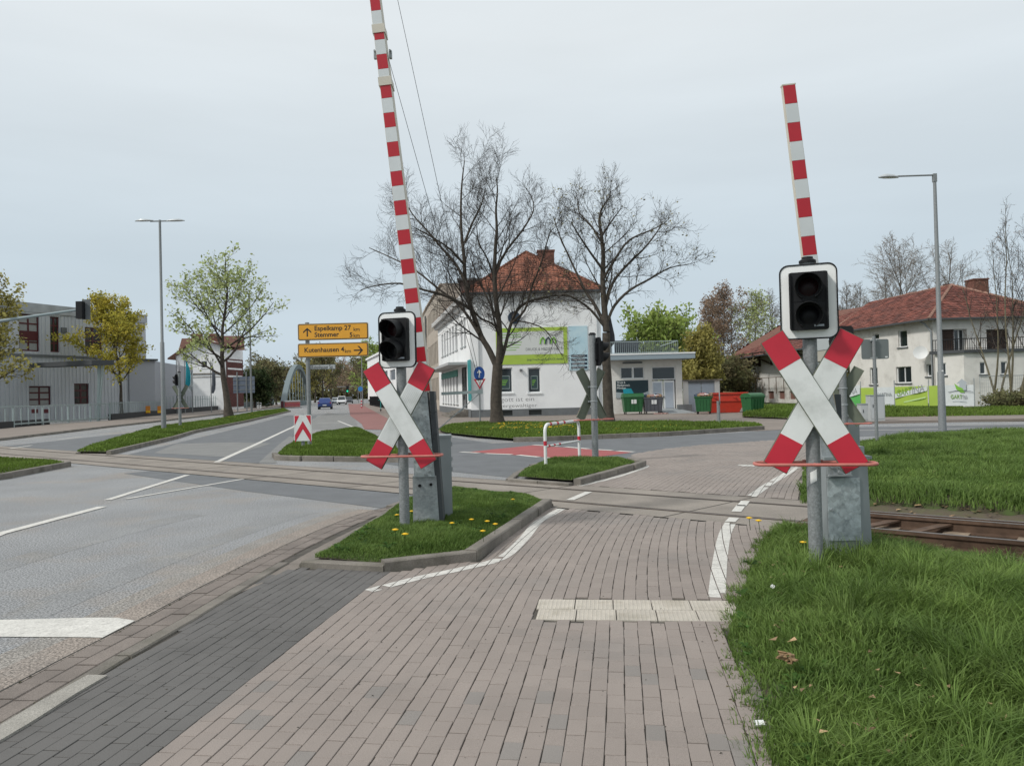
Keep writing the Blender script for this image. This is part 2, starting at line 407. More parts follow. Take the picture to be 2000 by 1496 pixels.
m.sheet(GP([(700, 897), (790, 912), (1000, 933), (1060, 905), (1228, 905), (1240, 888), (1300, 877), (1375, 869), (1500, 861), (1700, 852), (2000, 843)]) + [(60, 18), (60, 30)] + GP([(2000, 829), (1560, 836), (1490, 842), (1300, 853), (1045, 863), (960, 866), (870, 852), (780, 862)]), .004)
struct('side_street', m, asphalt_dark, 'darker asphalt of the side street curving right')

wearm = MB()
for off_x in (-1.0, -2.55):
    pth = smooth_path([(x + off_x, y) for x, y in cut_(asph_edge, 1.4, 11)], 1)
    for q in ribbon(pth, .42): wearm.sheet(q, .0015)
edge_dirt = MB()
for k_, w_ in ((.0, .28), (.28, .22)):
    pth = offset(cut_(asph_edge, -3, 11), -(k_ + w_ / 2)); rr2 = ribbon(pth, w_)
    for q in rr2: edge_dirt.sheet(q, .0012, 0 if k_ == 0 else 1)
struct('road_edge_dirt', edge_dirt, [MT('asphalt_edge_dirt', (.262, .225, .195), .85, var=.12, vscale=2.5, fine=.8, fscale=60, bump=.4, bscale=90, stains=(.23, .21, .19), sscale=2), MT('asphalt_edge_fade', (.255, .237, .215), .85, var=.12, vscale=2.0, fine=.85, fscale=60, bump=.4, bscale=90, stains=(.235, .23, .222), sscale=1.8)], 'brownish dirt ingrained in the asphalt along the gutter')
struct('tyre_tracks', wearm, MT('asphalt_polished', (.225, .228, .23), .7, var=.12, vscale=.9, fine=.75, fscale=60, bump=.3, bscale=90, stains=(.255, .235, .205), sscale=.8), 'slightly darker polished tyre tracks in the near carriageway')
# rails and concrete in the crossing
crossing = MB()
crossing.sheet([T(-60, -.5), T(.0, -.5), T(.0, 1.7), T(-60, 1.7)], .008)
crossing = struct('level_crossing', crossing, panel_mat, 'brownish concrete strip that carries the rails over the road')
for o_ in (0, GAUGE):
    m = MB(); m.sheet([T(-60, o_ - .035), T(0, o_ - .035), T(0, o_ + .035), T(-60, o_ + .035)], .0125)
    part('rail_head', m, rust_mat, crossing, kind='structure')
    m = MB(); m.sheet([T(-60, o_ - .016), T(0, o_ - .016), T(0, o_ + .016), T(-60, o_ + .016)], .0142); part('rail_running_surface', m, railtop_mat, crossing, kind='structure')
    m = MB(); g = .06 if o_ == 0 else -.06; m.sheet([T(-60, o_ + g - .02), T(0, o_ + g - .02), T(0, o_ + g + .02), T(-60, o_ + g + .02)], .0115)
    part('flange_groove', m, joint_mat, crossing, kind='structure')
m = MB()
for s in (-1.5, -4.6, -7.7, -10.8, -13.9, -17, -20):
    m.sheet([T(s - .012, -.5), T(s + .012, -.5), T(s + .3 + .012, 1.7), T(s + .3 - .012, 1.7)], .0105)
m.sheet([T(-60, -.515), T(0, -.515), T(0, -.49), T(-60, -.49)], .0105); m.sheet([T(-60, 1.69), T(0, 1.69), T(0, 1.715), T(-60, 1.715)], .0105)
part('panel_joint', m, joint_mat, crossing, kind='structure')

# open track to the right
track = thing('railway_track', 'rusty railway track running off to the right on old sleepers', 'railway track', (0, 0, 0))
def rail_mesh(s0, s1, o, mb):
    prof = [(-.07, -.15), (.07, -.15), (.07, -.135), (.012, -.12), (.012, -.04), (.036, -.03), (.036, 0.005), (-.036, 0.005), (-.036, -.03), (-.012, -.04), (-.012, -.12), (-.07, -.135)]
    vs = []
    for s in (s0, s1):
        for a, z in prof: p = T(s, o + a); vs.append((p[0], p[1], z))
    n = len(prof); mb.add(vs, [(i, (i + 1) % n, n + (i + 1) % n, n + i) for i in range(n)], 0)
    vs = []
    for s in (s0, s1):
        for a in (-.03, .03): p = T(s, o + a); vs.append((p[0], p[1], .008))
    mb.add(vs, [(0, 1, 3, 2)], 1)
for o_ in (0, GAUGE, GAUGE - .17):
    m = MB(); rail_mesh(.02, 26 if o_ != GAUGE - .17 else 9, o_, m); part('rail' if o_ != GAUGE - .17 else 'check_rail', m, [rust_mat, railtop_mat], track)
m = MB(); m.box((0, 0, 0), (.26, 2.3, .12)); sl = m.mesh('sleeper', sleeper_mat)
for i in range(34):
    p = T(.75 + i * .72, GAUGE / 2); o = link('sleeper', sl, track, (p[0], p[1], -.19)); o.rotation_euler = (rnd.uniform(-.01, .01), 0, math.atan2(ND[1], ND[0]) - PI / 2)
m = MB()
for s in (.35, .9): m.bar((*T(s, .1), -.12), (*T(s + .5, GAUGE - .1), -.05), .12, .02)
m.bar((*T(.04, -.1), -.03), (*T(.04, 1.35), -.03), .1, .07)
part('end_plate', m, rust_mat, track)
m = MB()
for i in range(14):
    for o_ in (-.09, .09, GAUGE - .09, GAUGE + .09):
        p = T(.75 + i * .72, o_); m.box((p[0], p[1], -.12), (.1, .07, .05), rz=-.68)
part('rail_fastenings', m, rust_mat, track, kind='stuff')
# ballast stones and dry leaves
def scatter_lumps(name, label, poly, n, z, smin, smax, mats, flat=1.0, cat='stones', seed=1):
    r = np.random.default_rng(seed); P = np.array(poly); lo, hi = P.min(0), P.max(0)
    Q = r.uniform(lo, hi, (n * 3, 2)); Q = Q[inside(Q, poly)][:n]; n = len(Q)
    base = np.array([(1, 0, 0), (-.6, .8, 0), (-.5, -.9, 0), (.1, .1, .8), (.1, -.1, -.6)]); fc = np.array([(0, 1, 3), (1, 2, 3), (2, 0, 3), (1, 0, 4), (2, 1, 4), (0, 2, 4)])
    s = r.uniform(smin, smax, n); a = r.uniform(0, 6.28, n); V = np.repeat(base[None], n, 0) + r.uniform(-.3, .3, (n, 5, 3)); V[:, :, 2] *= flat
    tl = r.uniform(-.6, .6, n) * (1 if flat < .5 else .3)
    X = V[:, :, 0] * np.cos(a)[:, None] - V[:, :, 1] * np.sin(a)[:, None]; Y = V[:, :, 0] * np.sin(a)[:, None] + V[:, :, 1] * np.cos(a)[:, None]
    Z = V[:, :, 2] + X * tl[:, None]
    zz = z(Q[:, 0], Q[:, 1]) if callable(z) else z
    V = np.stack([X * s[:, None] + Q[:, :1], Y * s[:, None] + Q[:, 1:], Z * s[:, None] + (zz[:, None] if hasattr(zz, '__len__') else zz)], -1).reshape(-1, 3)
    me = npmesh(name, V, [(fc[None] + 5 * np.arange(n)[:, None, None]).reshape(-1, 3)], mats, rndv=np.repeat(r.uniform(0, 1, n), 5))
    o = link(name, me); tag(o, label, cat, kind='stuff'); return o
stone_m = MT('ballast_stones', (.17, .14, .115), .95, attr=('rnd', .5))
scatter_lumps('ballast_stones', 'brown ballast stones between and beside the rails', [T(.1, -1.25), T(16, -1.25), T(16, 2.3), T(.1, 2.3)], 14000, -.195, .015, .04, stone_m)
scatter_lumps('dry_leaves', 'dry brown leaves lying between the rails', [T(.2, -1.3), T(14, -1.6), T(14, 2.5), T(.2, 2.3)], 4200, lambda x, y: np.interp((x - PN[0]) * ND[0] + (y - PN[1]) * ND[1], [o for o, z in prof_], [z for o, z in prof_]) + .03, .018, .045, MT('dry_leaves', (.33, .22, .12), .9, attr=('rnd', .5)), flat=.12, cat='leaves', seed=3)
m = MB(); m.box((0, 0, .012), (.1, .035, .02)); m.box((.05, .02, .03), (.06, .05, .004), rot=Matrix.Rotation(.5, 3, 'X'))
o = link('litter', m.mesh('litter', plain_white), None, (*T(3.2, -.45), -.13), .3); tag(o, 'scrap of white litter lying beside the nearer rail', 'litter')

# ---- block paving: one brick at a time, following the curve of the path
def head(y): return math.radians(np.interp(y, [1, 5.5, 7.5, 9.5, 12, 16], [8, 8, 11.5, 16, 22, 27]))
cl = [np.array([-.45, 1.2])]
while cl[-1][1] < 34:
    h = head(cl[-1][1]); cl.append(cl[-1] + .05 * np.array([math.sin(h), math.cos(h)]))
cl = np.array(cl); tg = np.gradient(cl, axis=0); tg /= np.linalg.norm(tg, axis=1)[:, None]; nr = np.stack([tg[:, 1], -tg[:, 0]], 1)
kerb_in = offset(asph_edge, .42)
def cut(path, ylo, yhi): return [p for p in path if ylo <= p[1] <= yhi]
isl_a = GP([(587, 1110), (750, 1119), (932, 1097), (1079, 990), (1036, 975), (884, 962), (782, 985), (700, 1040)])
near_poly = [(-2.5, 1.5)] + cut(kerb_in, 1.6, 7.2) + isl_a[:4] + [T(-3.35, -.52), T(-.15, -.52)] + path_right[::-1][:-2] + [(1.0, 1.5)]
isl_b = GP([(1000, 940), (1016, 927), (1062, 906), (1225, 904), (1250, 912), (1120, 949)])
far_poly = [T(-3.7, 1.73)] + [isl_b[5], isl_b[4], isl_b[3]] + GP([(1238, 887), (1300, 877), (1375, 869), (1500, 861), (1600, 858), (1600, 885), (1567, 925), (1562, 980)]) + [T(.2, 1.73)]
tact = GP([(1050, 1173), (1437, 1176), (1428, 1214), (1048, 1213)])
tact_poly = offset(tact + tact[:1], -.0)[:4]
dark_line = GP([(260, 1520), (720, 1157), (772, 1118)])
def dark_side(P):
    x = np.interp(P[:, 1], [p[1] for p in [(-1.72, 1.0)] + dark_line], [p[0] for p in [(-1.86, 1.0)] + dark_line]); return (P[:, 0] < x) & (P[:, 1] < 7.25)
BW, BL, JT = .0915, .166, .0042
bricks = []            # x, y, rz, length
for k in range(-38, 46):
    u = k * BW; P = cl + nr * u; s = np.concatenate([[0], np.cumsum(np.linalg.norm(np.diff(P, axis=0), axis=1))])
    ss = np.arange((k % 2) * BL / 2 + (.013 * ((k * 7) % 5)), s[-1], BL)
    X = np.interp(ss, s, P[:, 0]); Y = np.interp(ss, s, P[:, 1]); A = np.interp(ss, s, np.arctan2(tg[:, 1], tg[:, 0]))
    bricks.append(np.stack([X, Y, A], 1))
bricks = np.concatenate(bricks)
in_near = inside(bricks[:, :2], near_poly) & ~inside(bricks[:, :2], tact_poly); in_far = inside(bricks[:, :2], far_poly)
bricks_near = bricks[in_near]; bricks_far = bricks[in_far]
allb = np.concatenate([bricks_near, bricks_far]); isdark = dark_side(allb)
ZB = .012
def brick_verts(hx, hy, ch=.0022):
    return np.array([(-hx, -hy, -.008), (hx, -hy, -.008), (hx, hy, -.008), (-hx, hy, -.008), (-hx, -hy, ZB - ch), (hx, -hy, ZB - ch), (hx, hy, ZB - ch), (-hx, hy, ZB - ch),
                     (-hx + ch, -hy + ch, ZB), (hx - ch, -hy + ch, ZB), (hx - ch, hy - ch, ZB), (-hx + ch, hy - ch, ZB)])
bf = [(8, 9, 10, 11)] + [(4 + i, 4 + (i + 1) % 4, 8 + (i + 1) % 4, 8 + i) for i in range(4)] + [(i, (i + 1) % 4, 4 + (i + 1) % 4, 4 + i) for i in range(4)]
bv = brick_verts(BL / 2 - .0022, BW / 2 - JT / 2)
pav = MB(); pav.sheet(near_poly, .0025); pav.sheet(far_poly, .0025)
pavement = struct('pavement', pav, joint_mat, 'block-paved foot and cycle path curving over the railway')
cand = [i for i in range(len(bricks_near)) if bricks_near[i, 1] > 3.12 and (bricks_near[i, 0] > -2.4)]
big = set(sorted(cand, key=lambda i: bricks_near[i, 1])[:296])
bm_l = npmesh('brick', bv, [np.array(bf)], brick_mat); bm_d = npmesh('brick', bv, [np.array(bf)], dark_brick_mat); bm_g = npmesh('brick', bv, [np.array(bf)], MT('brick_greyer', (.228, .208, .192), .85, var=.1, vscale=1.1, fine=.28, fscale=330, bump=.2, bscale=250))
jit = np.random.default_rng(11)
jz = jit.normal(0, .0007, len(allb)); jx = jit.normal(0, .0012, (len(allb), 2)); ja = jit.normal(0, .009, len(allb))
for i in big:
    o = link('brick', bm_d if isdark[i] else (bm_g if rnd.random() < .09 else bm_l), pavement, (allb[i, 0] + jx[i, 0], allb[i, 1] + jx[i, 1], jz[i]), allb[i, 2] + ja[i])
for nm, dk, mt in (('brick_field', False, brick_stuff_mat), ('dark_brick_field', True, dark_brick_stuff)):
    ii = np.array([i for i in range(len(allb)) if i not in big and isdark[i] == dk])
    a = allb[ii, 2] + ja[ii]; V = np.repeat(bv[None], len(ii), 0)
    X = V[:, :, 0] * np.cos(a)[:, None] - V[:, :, 1] * np.sin(a)[:, None] + allb[ii, 0:1] + jx[ii, 0:1]
    Y = V[:, :, 0] * np.sin(a)[:, None] + V[:, :, 1] * np.cos(a)[:, None] + allb[ii, 1:2] + jx[ii, 1:2]
    Z = V[:, :, 2] + jz[ii][:, None]
    Fc = (np.array(bf)[None] + 12 * np.arange(len(ii))[:, None, None]).reshape(-1, 4)
    o = link(nm, npmesh(nm, np.stack([X, Y, Z], -1).reshape(-1, 3), [Fc], mt, rndv=np.repeat(jit.uniform(0, 1, len(ii)), 12)), pavement); o['kind'] = 'stuff'
# paint on the bricks, clipped brick by brick so the joints stay open
def clip(poly, quad):
    for i in range(len(quad)):
        a, b = quad[i], quad[(i + 1) % len(quad)]; out = []
        f = lambda p: (b[0] - a[0]) * (p[1] - a[1]) - (b[1] - a[1]) * (p[0] - a[0])
        for j in range(len(poly)):
            p, q = poly[j], poly[(j + 1) % len(poly)]; fp, fq = f(p), f(q)
            if fp >= 0: out.append(p)
            if fp * fq < 0: t = fp / (fp - fq); out.append((p[0] + t * (q[0] - p[0]), p[1] + t * (q[1] - p[1])))
        poly = out
        if len(poly) < 3: return []
    return poly
def ccw(p):
    s = sum(p[i][0] * p[(i + 1) % len(p)][1] - p[(i + 1) % len(p)][0] * p[i][1] for i in range(len(p))); return p if s > 0 else p[::-1]
def paint_on_bricks(path, w, wear=.04):
    mb = MB()
    for q in ribbon(path, w):
        q = ccw(q); c = np.mean(q, 0); rr = max(np.linalg.norm(np.array(p) - c) for p in q) + .14
        for i in np.where((np.abs(allb[:, 0] - c[0]) < rr) & (np.abs(allb[:, 1] - c[1]) < rr))[0]:
            if rnd.random() < wear: continue
            ca, sa = math.cos(allb[i, 2]), math.sin(allb[i, 2]); hx, hy = BL / 2 - .0022, BW / 2 - JT / 2 - .002
            bp = [(allb[i, 0] + x * ca - y * sa, allb[i, 1] + x * sa + y * ca) for x, y in ((-hx, -hy), (hx, -hy), (hx, hy), (-hx, hy))]
            p = clip(bp, q)
            if len(p) > 2: mb.add([(x, y, ZB + .0028) for x, y in p], [tuple(range(len(p)))])
    return mb
ln1 = smooth_path(GP([(720, 1157), (815, 1132), (872, 1120), (935, 1106), (965, 1098), (994, 1083), (1028, 1049), (1052, 1021), (1103, 992)]), 3)
ln2 = smooth_path(GP([(1400, 1170), (1403, 1130), (1408, 1085), (1416, 1045), (1430, 1017)]), 3)
ln3 = smooth_path(GP([(1128, 951), (1200, 934), (1252, 917), (1262, 911), (1240, 906)]), 3)
ln4 = smooth_path(GP([(1462, 975), (1500, 948), (1530, 930), (1556, 914)]), 3)
ln5 = GP([(1440, 910), (1500, 911), (1558, 912)])
lm = MB()
for pth, w_ in ((ln1, .12), (ln2, .13), (ln3, .12), (ln4, .14), (ln5, .3)):
    q = paint_on_bricks(pth, w_); lm.add(q.v, q.f)
for a, b in (((1113, 978), (1150, 962)), ((1438, 1001), (1448, 988)), ((1448, 990), (1456, 980)), ((1426, 1021), (1434, 1013))):
    for q in ribbon(GP([a, b]), .12): lm.sheet(q, .0145)
struct('path_markings', lm, white_paint, 'broken white edge lines painted on the block paving')

pale = MB(); pale.prism(GP([(-60, 1488), (0, 1455), (60, 1419), (150, 1361), (210, 1326), (172, 1325), (80, 1376), (0, 1425), (-60, 1460)]), .0, .0245)
struct('pale_kerb_strip', pale, MT('pale_concrete', (.3, .285, .255), .9, var=.12, vscale=5, fine=.35, fscale=150, bump=.4), 'pale concrete strip between gutter and dark paving at the bottom left')
# tactile tiles
def tile_mesh(w, l):
    mb = MB(); mb.box((0, 0, .001), (w, l, .024)); n = 9; 
    for i in range(n):
        for j in range(n):
            x = (i + .5) / n * w - w / 2; y = (j + .5) / n * l - l / 2; r = .0105
            mb.add([(x - r, y, .0131), (x, y - r, .0131), (x + r, y, .0131), (x, y + r, .0131), (x, y, .0185)], [(0, 1, 4), (1, 2, 4), (2, 3, 4), (3, 0, 4)])
    return mb.mesh('tactile_tile', tactile_mat)
tA, tB, tC, tD = [np.array(p) for p in (tact[0], tact[1], tact[2], tact[3])]
tw = np.linalg.norm(tB - tA); tl = np.linalg.norm(tD - tA); ncol = 5; tm = tile_mesh(tw / 5.25 - .008, tl / 2 - .008)
base = MB(); base.sheet([tuple(p) for p in (tA, tB, tC, tD)], .006); tact_o = struct('tactile_strip', base, joint_mat, 'strip of cream studded tactile tiles across the path')
ex = (tB - tA) / tw; ey = (tD - tA) / tl
for i in range(5):
    for j in range(2):
        p = tA + ex * ((i + .5) * tw / 5.25) + ey * ((j + .5) * tl / 2); o = link('tactile_tile', tm, tact_o, (p[0], p[1], 0)); o.rotation_euler = (0, 0, math.atan2(ex[1], ex[0]) + rnd.uniform(-.006, .006))
tm2 = tile_mesh(tw * .25 / 5.25, tl / 2 - .02)
for j in range(2):
    p = tA + ex * (5.12 * tw / 5.25) + ey * ((j + .5) * tl / 2); link('tactile_tile', tm2, tact_o, (p[0], p[1], 0))

# gutter stones and kerb strip beside the carriageway
def stones_along(name, path, w, l, z0, z1, mat, parent, gap=.008, taper=0.0, jitter=.003, merge=False, far=1e9):
    P = np.array(path); s = np.concatenate([[0], np.cumsum(np.linalg.norm(np.diff(P, axis=0), axis=1))])
    n = max(1, round(s[-1] / l)); l = s[-1] / n; mb = MB(); hz = (z1 - z0)
    ch = min(.012, hz * .3)
    me = None
    for i in range(n):
        c = (i + .5) * l; x, y = np.interp(c, s, P[:, 0]), np.interp(c, s, P[:, 1])
        a = np.interp(i * l, s, P[:, 0]), np.interp(i * l, s, P[:, 1]); b = np.interp((i + 1) * l, s, P[:, 0]), np.interp((i + 1) * l, s, P[:, 1])
        an = math.atan2(b[1] - a[1], b[0] - a[0])
        if me is None:
            hx, hy = l / 2 - gap / 2, w / 2
            v = np.array([(-hx, -hy, z0), (hx, -hy, z0), (hx, hy, z0), (-hx, hy, z0), (-hx, -hy, z1 - ch), (hx, -hy, z1 - ch), (hx, hy, z1 - ch), (-hx, hy, z1 - ch), (-hx, -hy + ch, z1), (hx, -hy + ch, z1), (hx, hy - ch, z1), (-hx, hy - ch, z1)])
            me = npmesh(name, v, [np.array(bf)], mat)
        if merge:
            ca, sa = math.cos(an), math.sin(an); mb.add([(x + p[0] * ca - p[1] * sa, y + p[0] * sa + p[1] * ca, p[2]) for p in v], bf)
        else:
            link(name, me, parent, (x, y, rnd.uniform(-jitter, jitter)), an + rnd.uniform(-.01, .01))
    if merge: part(name, mb, mat, parent)
m = MB(); m.sheet(cut(asph_edge, -3, 11.4) + offset(cut(asph_edge, -3, 11.4), .44)[::-1], .003)
gutter = struct('gutter', m, joint_mat, 'gutter of stone setts between carriageway and path')
m = MB()
for q in ribbon(cut(asph_edge, -3, 11.4), .016): m.sheet(q, .0135)
part('gutter_joint', m, MT('tar_joint', (.03, .028, .025), .9), gutter, kind='structure')
ge = cut(asph_edge, 2.6, 11.4)
m = MB(); m.sheet(cut(kerb_in, 6.2, 11.2) + [isl_a[6], isl_a[7], isl_a[0]], .0115); part('gutter_bed', m, MT('gutter_concrete', (.2, .175, .152), .9, var=.2, vscale=3, fine=.3, fscale=150), gutter, kind='structure')
for k_ in range(2): stones_along('gutter_stone', offset(ge, .082 + .15 * k_), .14, .22 + .05 * k_, -.01, .014 - .004 * (1 - k_), gutter_mat, gutter, gap=.012)
stones_along('kerb_strip_stone', offset(cut(asph_edge, 2.6, 7.6), .37), .11, .9, -.01, .022, kerb_mat, gutter)
m = MB(); rb = offset(path_right[1:], .04); 
edging = thing('edging', 'narrow concrete edging between path and grass verge', 'edging'); edging['kind'] = 'structure'
stones_along('edging_stone', offset(path_right[1:5], .05), .07, .5, -.03, .02, kerb_mat, edging)

# road markings
mk = MB()
def mark(px, w, z=.0085):
    for q in ribbon(GP(px), w): mk.sheet(q, z)
mark([(-60, 1068), (0, 1043), (200, 990)], .16); mark([(210, 977), (366, 928)], .13); mark([(246, 975), (475, 936)], .09)
mark([(423, 903), (500, 868), (572, 834)], .16); mark([(572, 834), (606, 812)], .14)
mk.sheet(GP([(-60, 1213), (170, 1207), (228, 1207), (264, 1213), (200, 1246), (130, 1245), (-60, 1244)]), .0055)
mark([(15, 877), (62, 870)], .13); mark([(112, 859), (160, 853)], .13); mark([(64, 854), (82, 852)], .13); mark([(195, 848), (285, 844)], .2); mark([(0, 863), (120, 851), (300, 830), (430, 815)], .10)
for a, b in (((900, 883), (935, 885)), ((948, 886), (1000, 888)), ((1012, 889), (1052, 893)), ((1064, 894), (1112, 899)), ((1041, 869), (1090, 872)), ((1104, 873), (1150, 877)), ((1160, 878), (1196, 880)), ((1206, 881), (1238, 883))): mark([a, b], .17)
mark([(1560, 912), (1475, 909.5)], .3, .006)
mark([(1640, 841.5), (1800, 839), (2000, 836)], .13); mark([(1740, 833), (1776, 832)], .12); mark([(1840, 831), (1935, 829.5)], .12); mark([(1500, 838), (1590, 841)], .3)
mark([(660, 822), (700, 838)], .12); mark([(620, 826), (664, 826)], .12)
mk2 = mk
struct('road_markings', mk2, white_paint, 'white lane lines and stop bar on the asphalt')
m = MB(); m.sheet(GP([(917, 883), (1041, 870), (1234, 884), (1130, 898)]), .008)
struct('cycle_crossing', m, red_paint, 'red cycle crossing painted over the side street')

# forecourt, sidewalks
m = MB()
fc_poly = GP([(742, 822), (770, 845), (858, 846), (905, 842), (960, 838), (1200, 840), (1480, 842), (1560, 838), (1600, 828)]) + [(28, 36), (16, 62), (8, 62), (8, 66), (-3, 66), (-8, 85), (-14, 110), (-22, 150)] + GP([(700, 788)])
m.sheet(fc_poly, .010)
struct('forecourt', m, far_pave, 'tan paved forecourt in front of the white print house')
m = MB(); m.sheet(GP([(680, 789), (704, 789), (756, 817), (768, 840), (712, 839), (706, 828), (684, 812)]), .016)
struct('cycle_lane', m, MT('cycle_red_worn', (.25, .115, .105), .9, var=.08, vscale=1), 'red cycle lane along the far right of the road')
m = MB(); sw = GP([(-200, 880), (0, 861), (205, 836), (320, 823), (480, 804), (560, 794), (596, 789)])
sb = GP([(600, 786), (545, 791), (440, 801), (330, 811), (208, 824), (86, 832), (0, 841), (-200, 855)])
m.prism(sw + sb, 0.0, .11); struct('sidewalk', m, far_pave, 'tan sidewalk in front of the grey hall')
kp = thing('kerb', 'long dark kerb along the far sidewalk', 'kerb'); kp['kind'] = 'structure'
stones_along('kerb_stone', sw, .15, 2.0, -.01, .125, kerb_mat, kp, merge=True)
m = MB(); m.prism(GP([(1600, 830), (2000, 822)]) + [(60, 34), (60, 38)] + GP([(2000, 815), (1600, 821)]), 0, .1); struct('sidewalk', m, far_pave, 'narrow sidewalk across the side street on the right')

# ------------------------------------------------------------------ grass
grass_m = MT('grass_blades', (.135, .222, .05), .6, attr=('rnd', .42, (.26, .23, .1), .9, 1.0), translucent=.35, var=.25, vscale=2.2, color2=(.15, .225, .055), spec=.25)
grass_short = MT('grass_short', (.13, .2, .035), .65, attr=('rnd', .35, (.22, .2, .08), .92, 1.0), translucent=.3, var=.25, vscale=.5, spec=.2)
def lawn(name, label, poly, hfun, step, mats=None, z0=-.02):
    P = np.array(poly); lo, hi = P.min(0) - step, P.max(0) + step
    nx, ny = int((hi[0] - lo[0]) / step) + 2, int((hi[1] - lo[1]) / step) + 2
    gx, gy = np.meshgrid(lo[0] + step * np.arange(nx), lo[1] + step * np.arange(ny), indexing='ij')
    V = np.stack([gx.ravel(), gy.ravel()], 1); ins = inside(V, poly)
    d = edist(V, poly); V3 = np.column_stack([V, np.where(ins, hfun(V[:, 0], V[:, 1], d), z0)])
    i, j = np.meshgrid(np.arange(nx - 1), np.arange(ny - 1), indexing='ij'); a = (i * ny + j).ravel(); q = np.stack([a, a + ny, a + ny + 1, a + 1], 1)
    q = q[ins[q].sum(1) >= 1]
    out_ = np.unique(q[~ins[q]]); best = np.full(len(out_), 1e9); Pn_ = V[out_].copy(); n_ = len(poly)
    for k in range(n_):
        a_ = np.array(poly[k]); b_ = np.array(poly[(k + 1) % n_]); ab = b_ - a_; tt = np.clip(((V[out_] - a_) @ ab) / max(ab @ ab, 1e-12), 0, 1); C_ = a_ + tt[:, None] * ab; dd_ = np.linalg.norm(V[out_] - C_, axis=1); u_ = dd_ < best; best[u_] = dd_[u_]; Pn_[u_] = C_[u_]
    V3[out_, :2] = Pn_; V3[out_, 2] = z0 if z0 < -.1 else hfun(Pn_[:, 0], Pn_[:, 1], np.zeros(len(out_))) - .01
    o = link(name, npmesh(name, V3, [q], mats or soil_mat, smooth=True)); o['kind'] = 'structure'; o['label'] = label; return o
def grass(name, label, poly, hfun, dens, h0, h1, w, seed, lean=.5, clump=1.2, mat=None, weight=None, sparse_edge=.0, z=None):
    r = np.random.default_rng(seed); P = np.array(poly); lo, hi = P.min(0), P.max(0); n = int(np.prod(hi - lo) * dens)
    Q = r.uniform(lo, hi, (n, 2)); Q = Q[inside(Q, poly)]
    if weight is not None: Q = Q[r.uniform(0, 1, len(Q)) < weight(Q[:, 0], Q[:, 1])]
    d = edist(Q, poly); n = len(Q)
    cn = np.clip(.5 + .5 * nz(Q[:, 0], Q[:, 1], clump, seed) + .25 * nz(Q[:, 0], Q[:, 1], clump * 4, seed + 3), 0, 1)
    hgt = (h0 + (h1 - h0) * cn) * r.uniform(.55, 1.25, n) * np.clip(.45 + d * 2.5, 0, 1)
    az = r.uniform(0, 6.28, n) ; flow = 2.2 * nz(Q[:, 0], Q[:, 1], clump * 1.3, seed + 9)
    az = np.where(r.uniform(0, 1, n) < .55, flow + r.normal(0, .7, n), az)
    le = hgt * r.uniform(.1, 1, n) * lean; wd = w * r.uniform(.6, 1.3, n); wa = r.uniform(0, 6.28, n)
    z0 = hfun(Q[:, 0], Q[:, 1], d) - .005
    dx, dy = np.cos(az), np.sin(az); sx, sy = np.cos(wa) * wd / 2, np.sin(wa) * wd / 2
    V = np.zeros((n, 5, 3)); x, y = Q[:, 0], Q[:, 1]
    V[:, 0] = np.stack([x - sx, y - sy, z0], 1); V[:, 1] = np.stack([x + sx, y + sy, z0], 1)
    V[:, 2] = np.stack([x + dx * le * .32 - sx * .75, y + dy * le * .32 - sy * .75, z0 + hgt * .6], 1); V[:, 3] = np.stack([x + dx * le * .32 + sx * .75, y + dy * le * .32 + sy * .75, z0 + hgt * .6], 1)
    V[:, 4] = np.stack([x + dx * le, y + dy * le, z0 + hgt * (1 - .15 * lean)], 1)
    b = 5 * np.arange(n)
    fr = [np.stack([b, b + 1, b + 3, b + 2], 1), np.stack([b + 2, b + 3, b + 4], 1)]
    me = npmesh(name, V.reshape(-1, 3), fr, mat or grass_m, rndv=np.repeat(np.clip(r.beta(2, 2, n) * .85 + .15 * (r.uniform(0, 1, n) > .93), 0, 1), 5))
    o = link(name, me); tag(o, label, 'grass', kind='stuff'); return o
def kerbs(label, segs, h=.12, w=.13, seg=1.0, merge=False, gap=.014):
    t = thing('kerb', label, 'kerb'); t['kind'] = 'structure'
    for path, hh in segs: stones_along('kerb_stone', path, w, seg, -.01, hh, kerb_mat, t, gap=gap, merge=merge)
    return t
def ring(poly, d):
    c = np.mean(poly, 0); return poly
def inset(poly, d):
    q = ccw(list(poly)); n = len(q); out = []
    for i in range(n):
        a, b, c = np.array(q[i - 1]), np.array(q[i]), np.array(q[(i + 1) % n])
        u = (b - a) / np.linalg.norm(b - a); v = (c - b) / np.linalg.norm(c - b); n1 = np.array([-u[1], u[0]]); n2 = np.array([-v[1], v[0]])
        mm = n1 + n2; mm /= max(np.linalg.norm(mm), .3); out.append(tuple(b + mm * d / max(mm @ n1, .45)))
    return out
scatter_lumps('gutter_dirt', 'dirt and moss crumbs lying in the stone gutter', cut(offset(asph_edge, .0), 2.5, 11) + cut(offset(asph_edge, .03), 2.5, 11)[::-1], 900, .012, .004, .013, MT('moss_dirt', (.05, .05, .025), .95, attr=('rnd', .5)), flat=.4, cat='debris', seed=41)
scatter_lumps('gutter_dirt', 'dirt crumbs between gutter and dark paving', cut(offset(asph_edge, .30), 2.5, 8) + cut(offset(asph_edge, .325), 2.5, 8)[::-1], 500, .012, .004, .012, MT('moss_dirt', (.05, .05, .025)), flat=.4, cat='debris', seed=42)
scatter_lumps('path_grit', 'tiny dark twigs and grit scattered on the paving', near_poly, 260, .013, .003, .010, MT('grit', (.05, .045, .035), .95, attr=('rnd', .5)), flat=.3, cat='debris', seed=43)
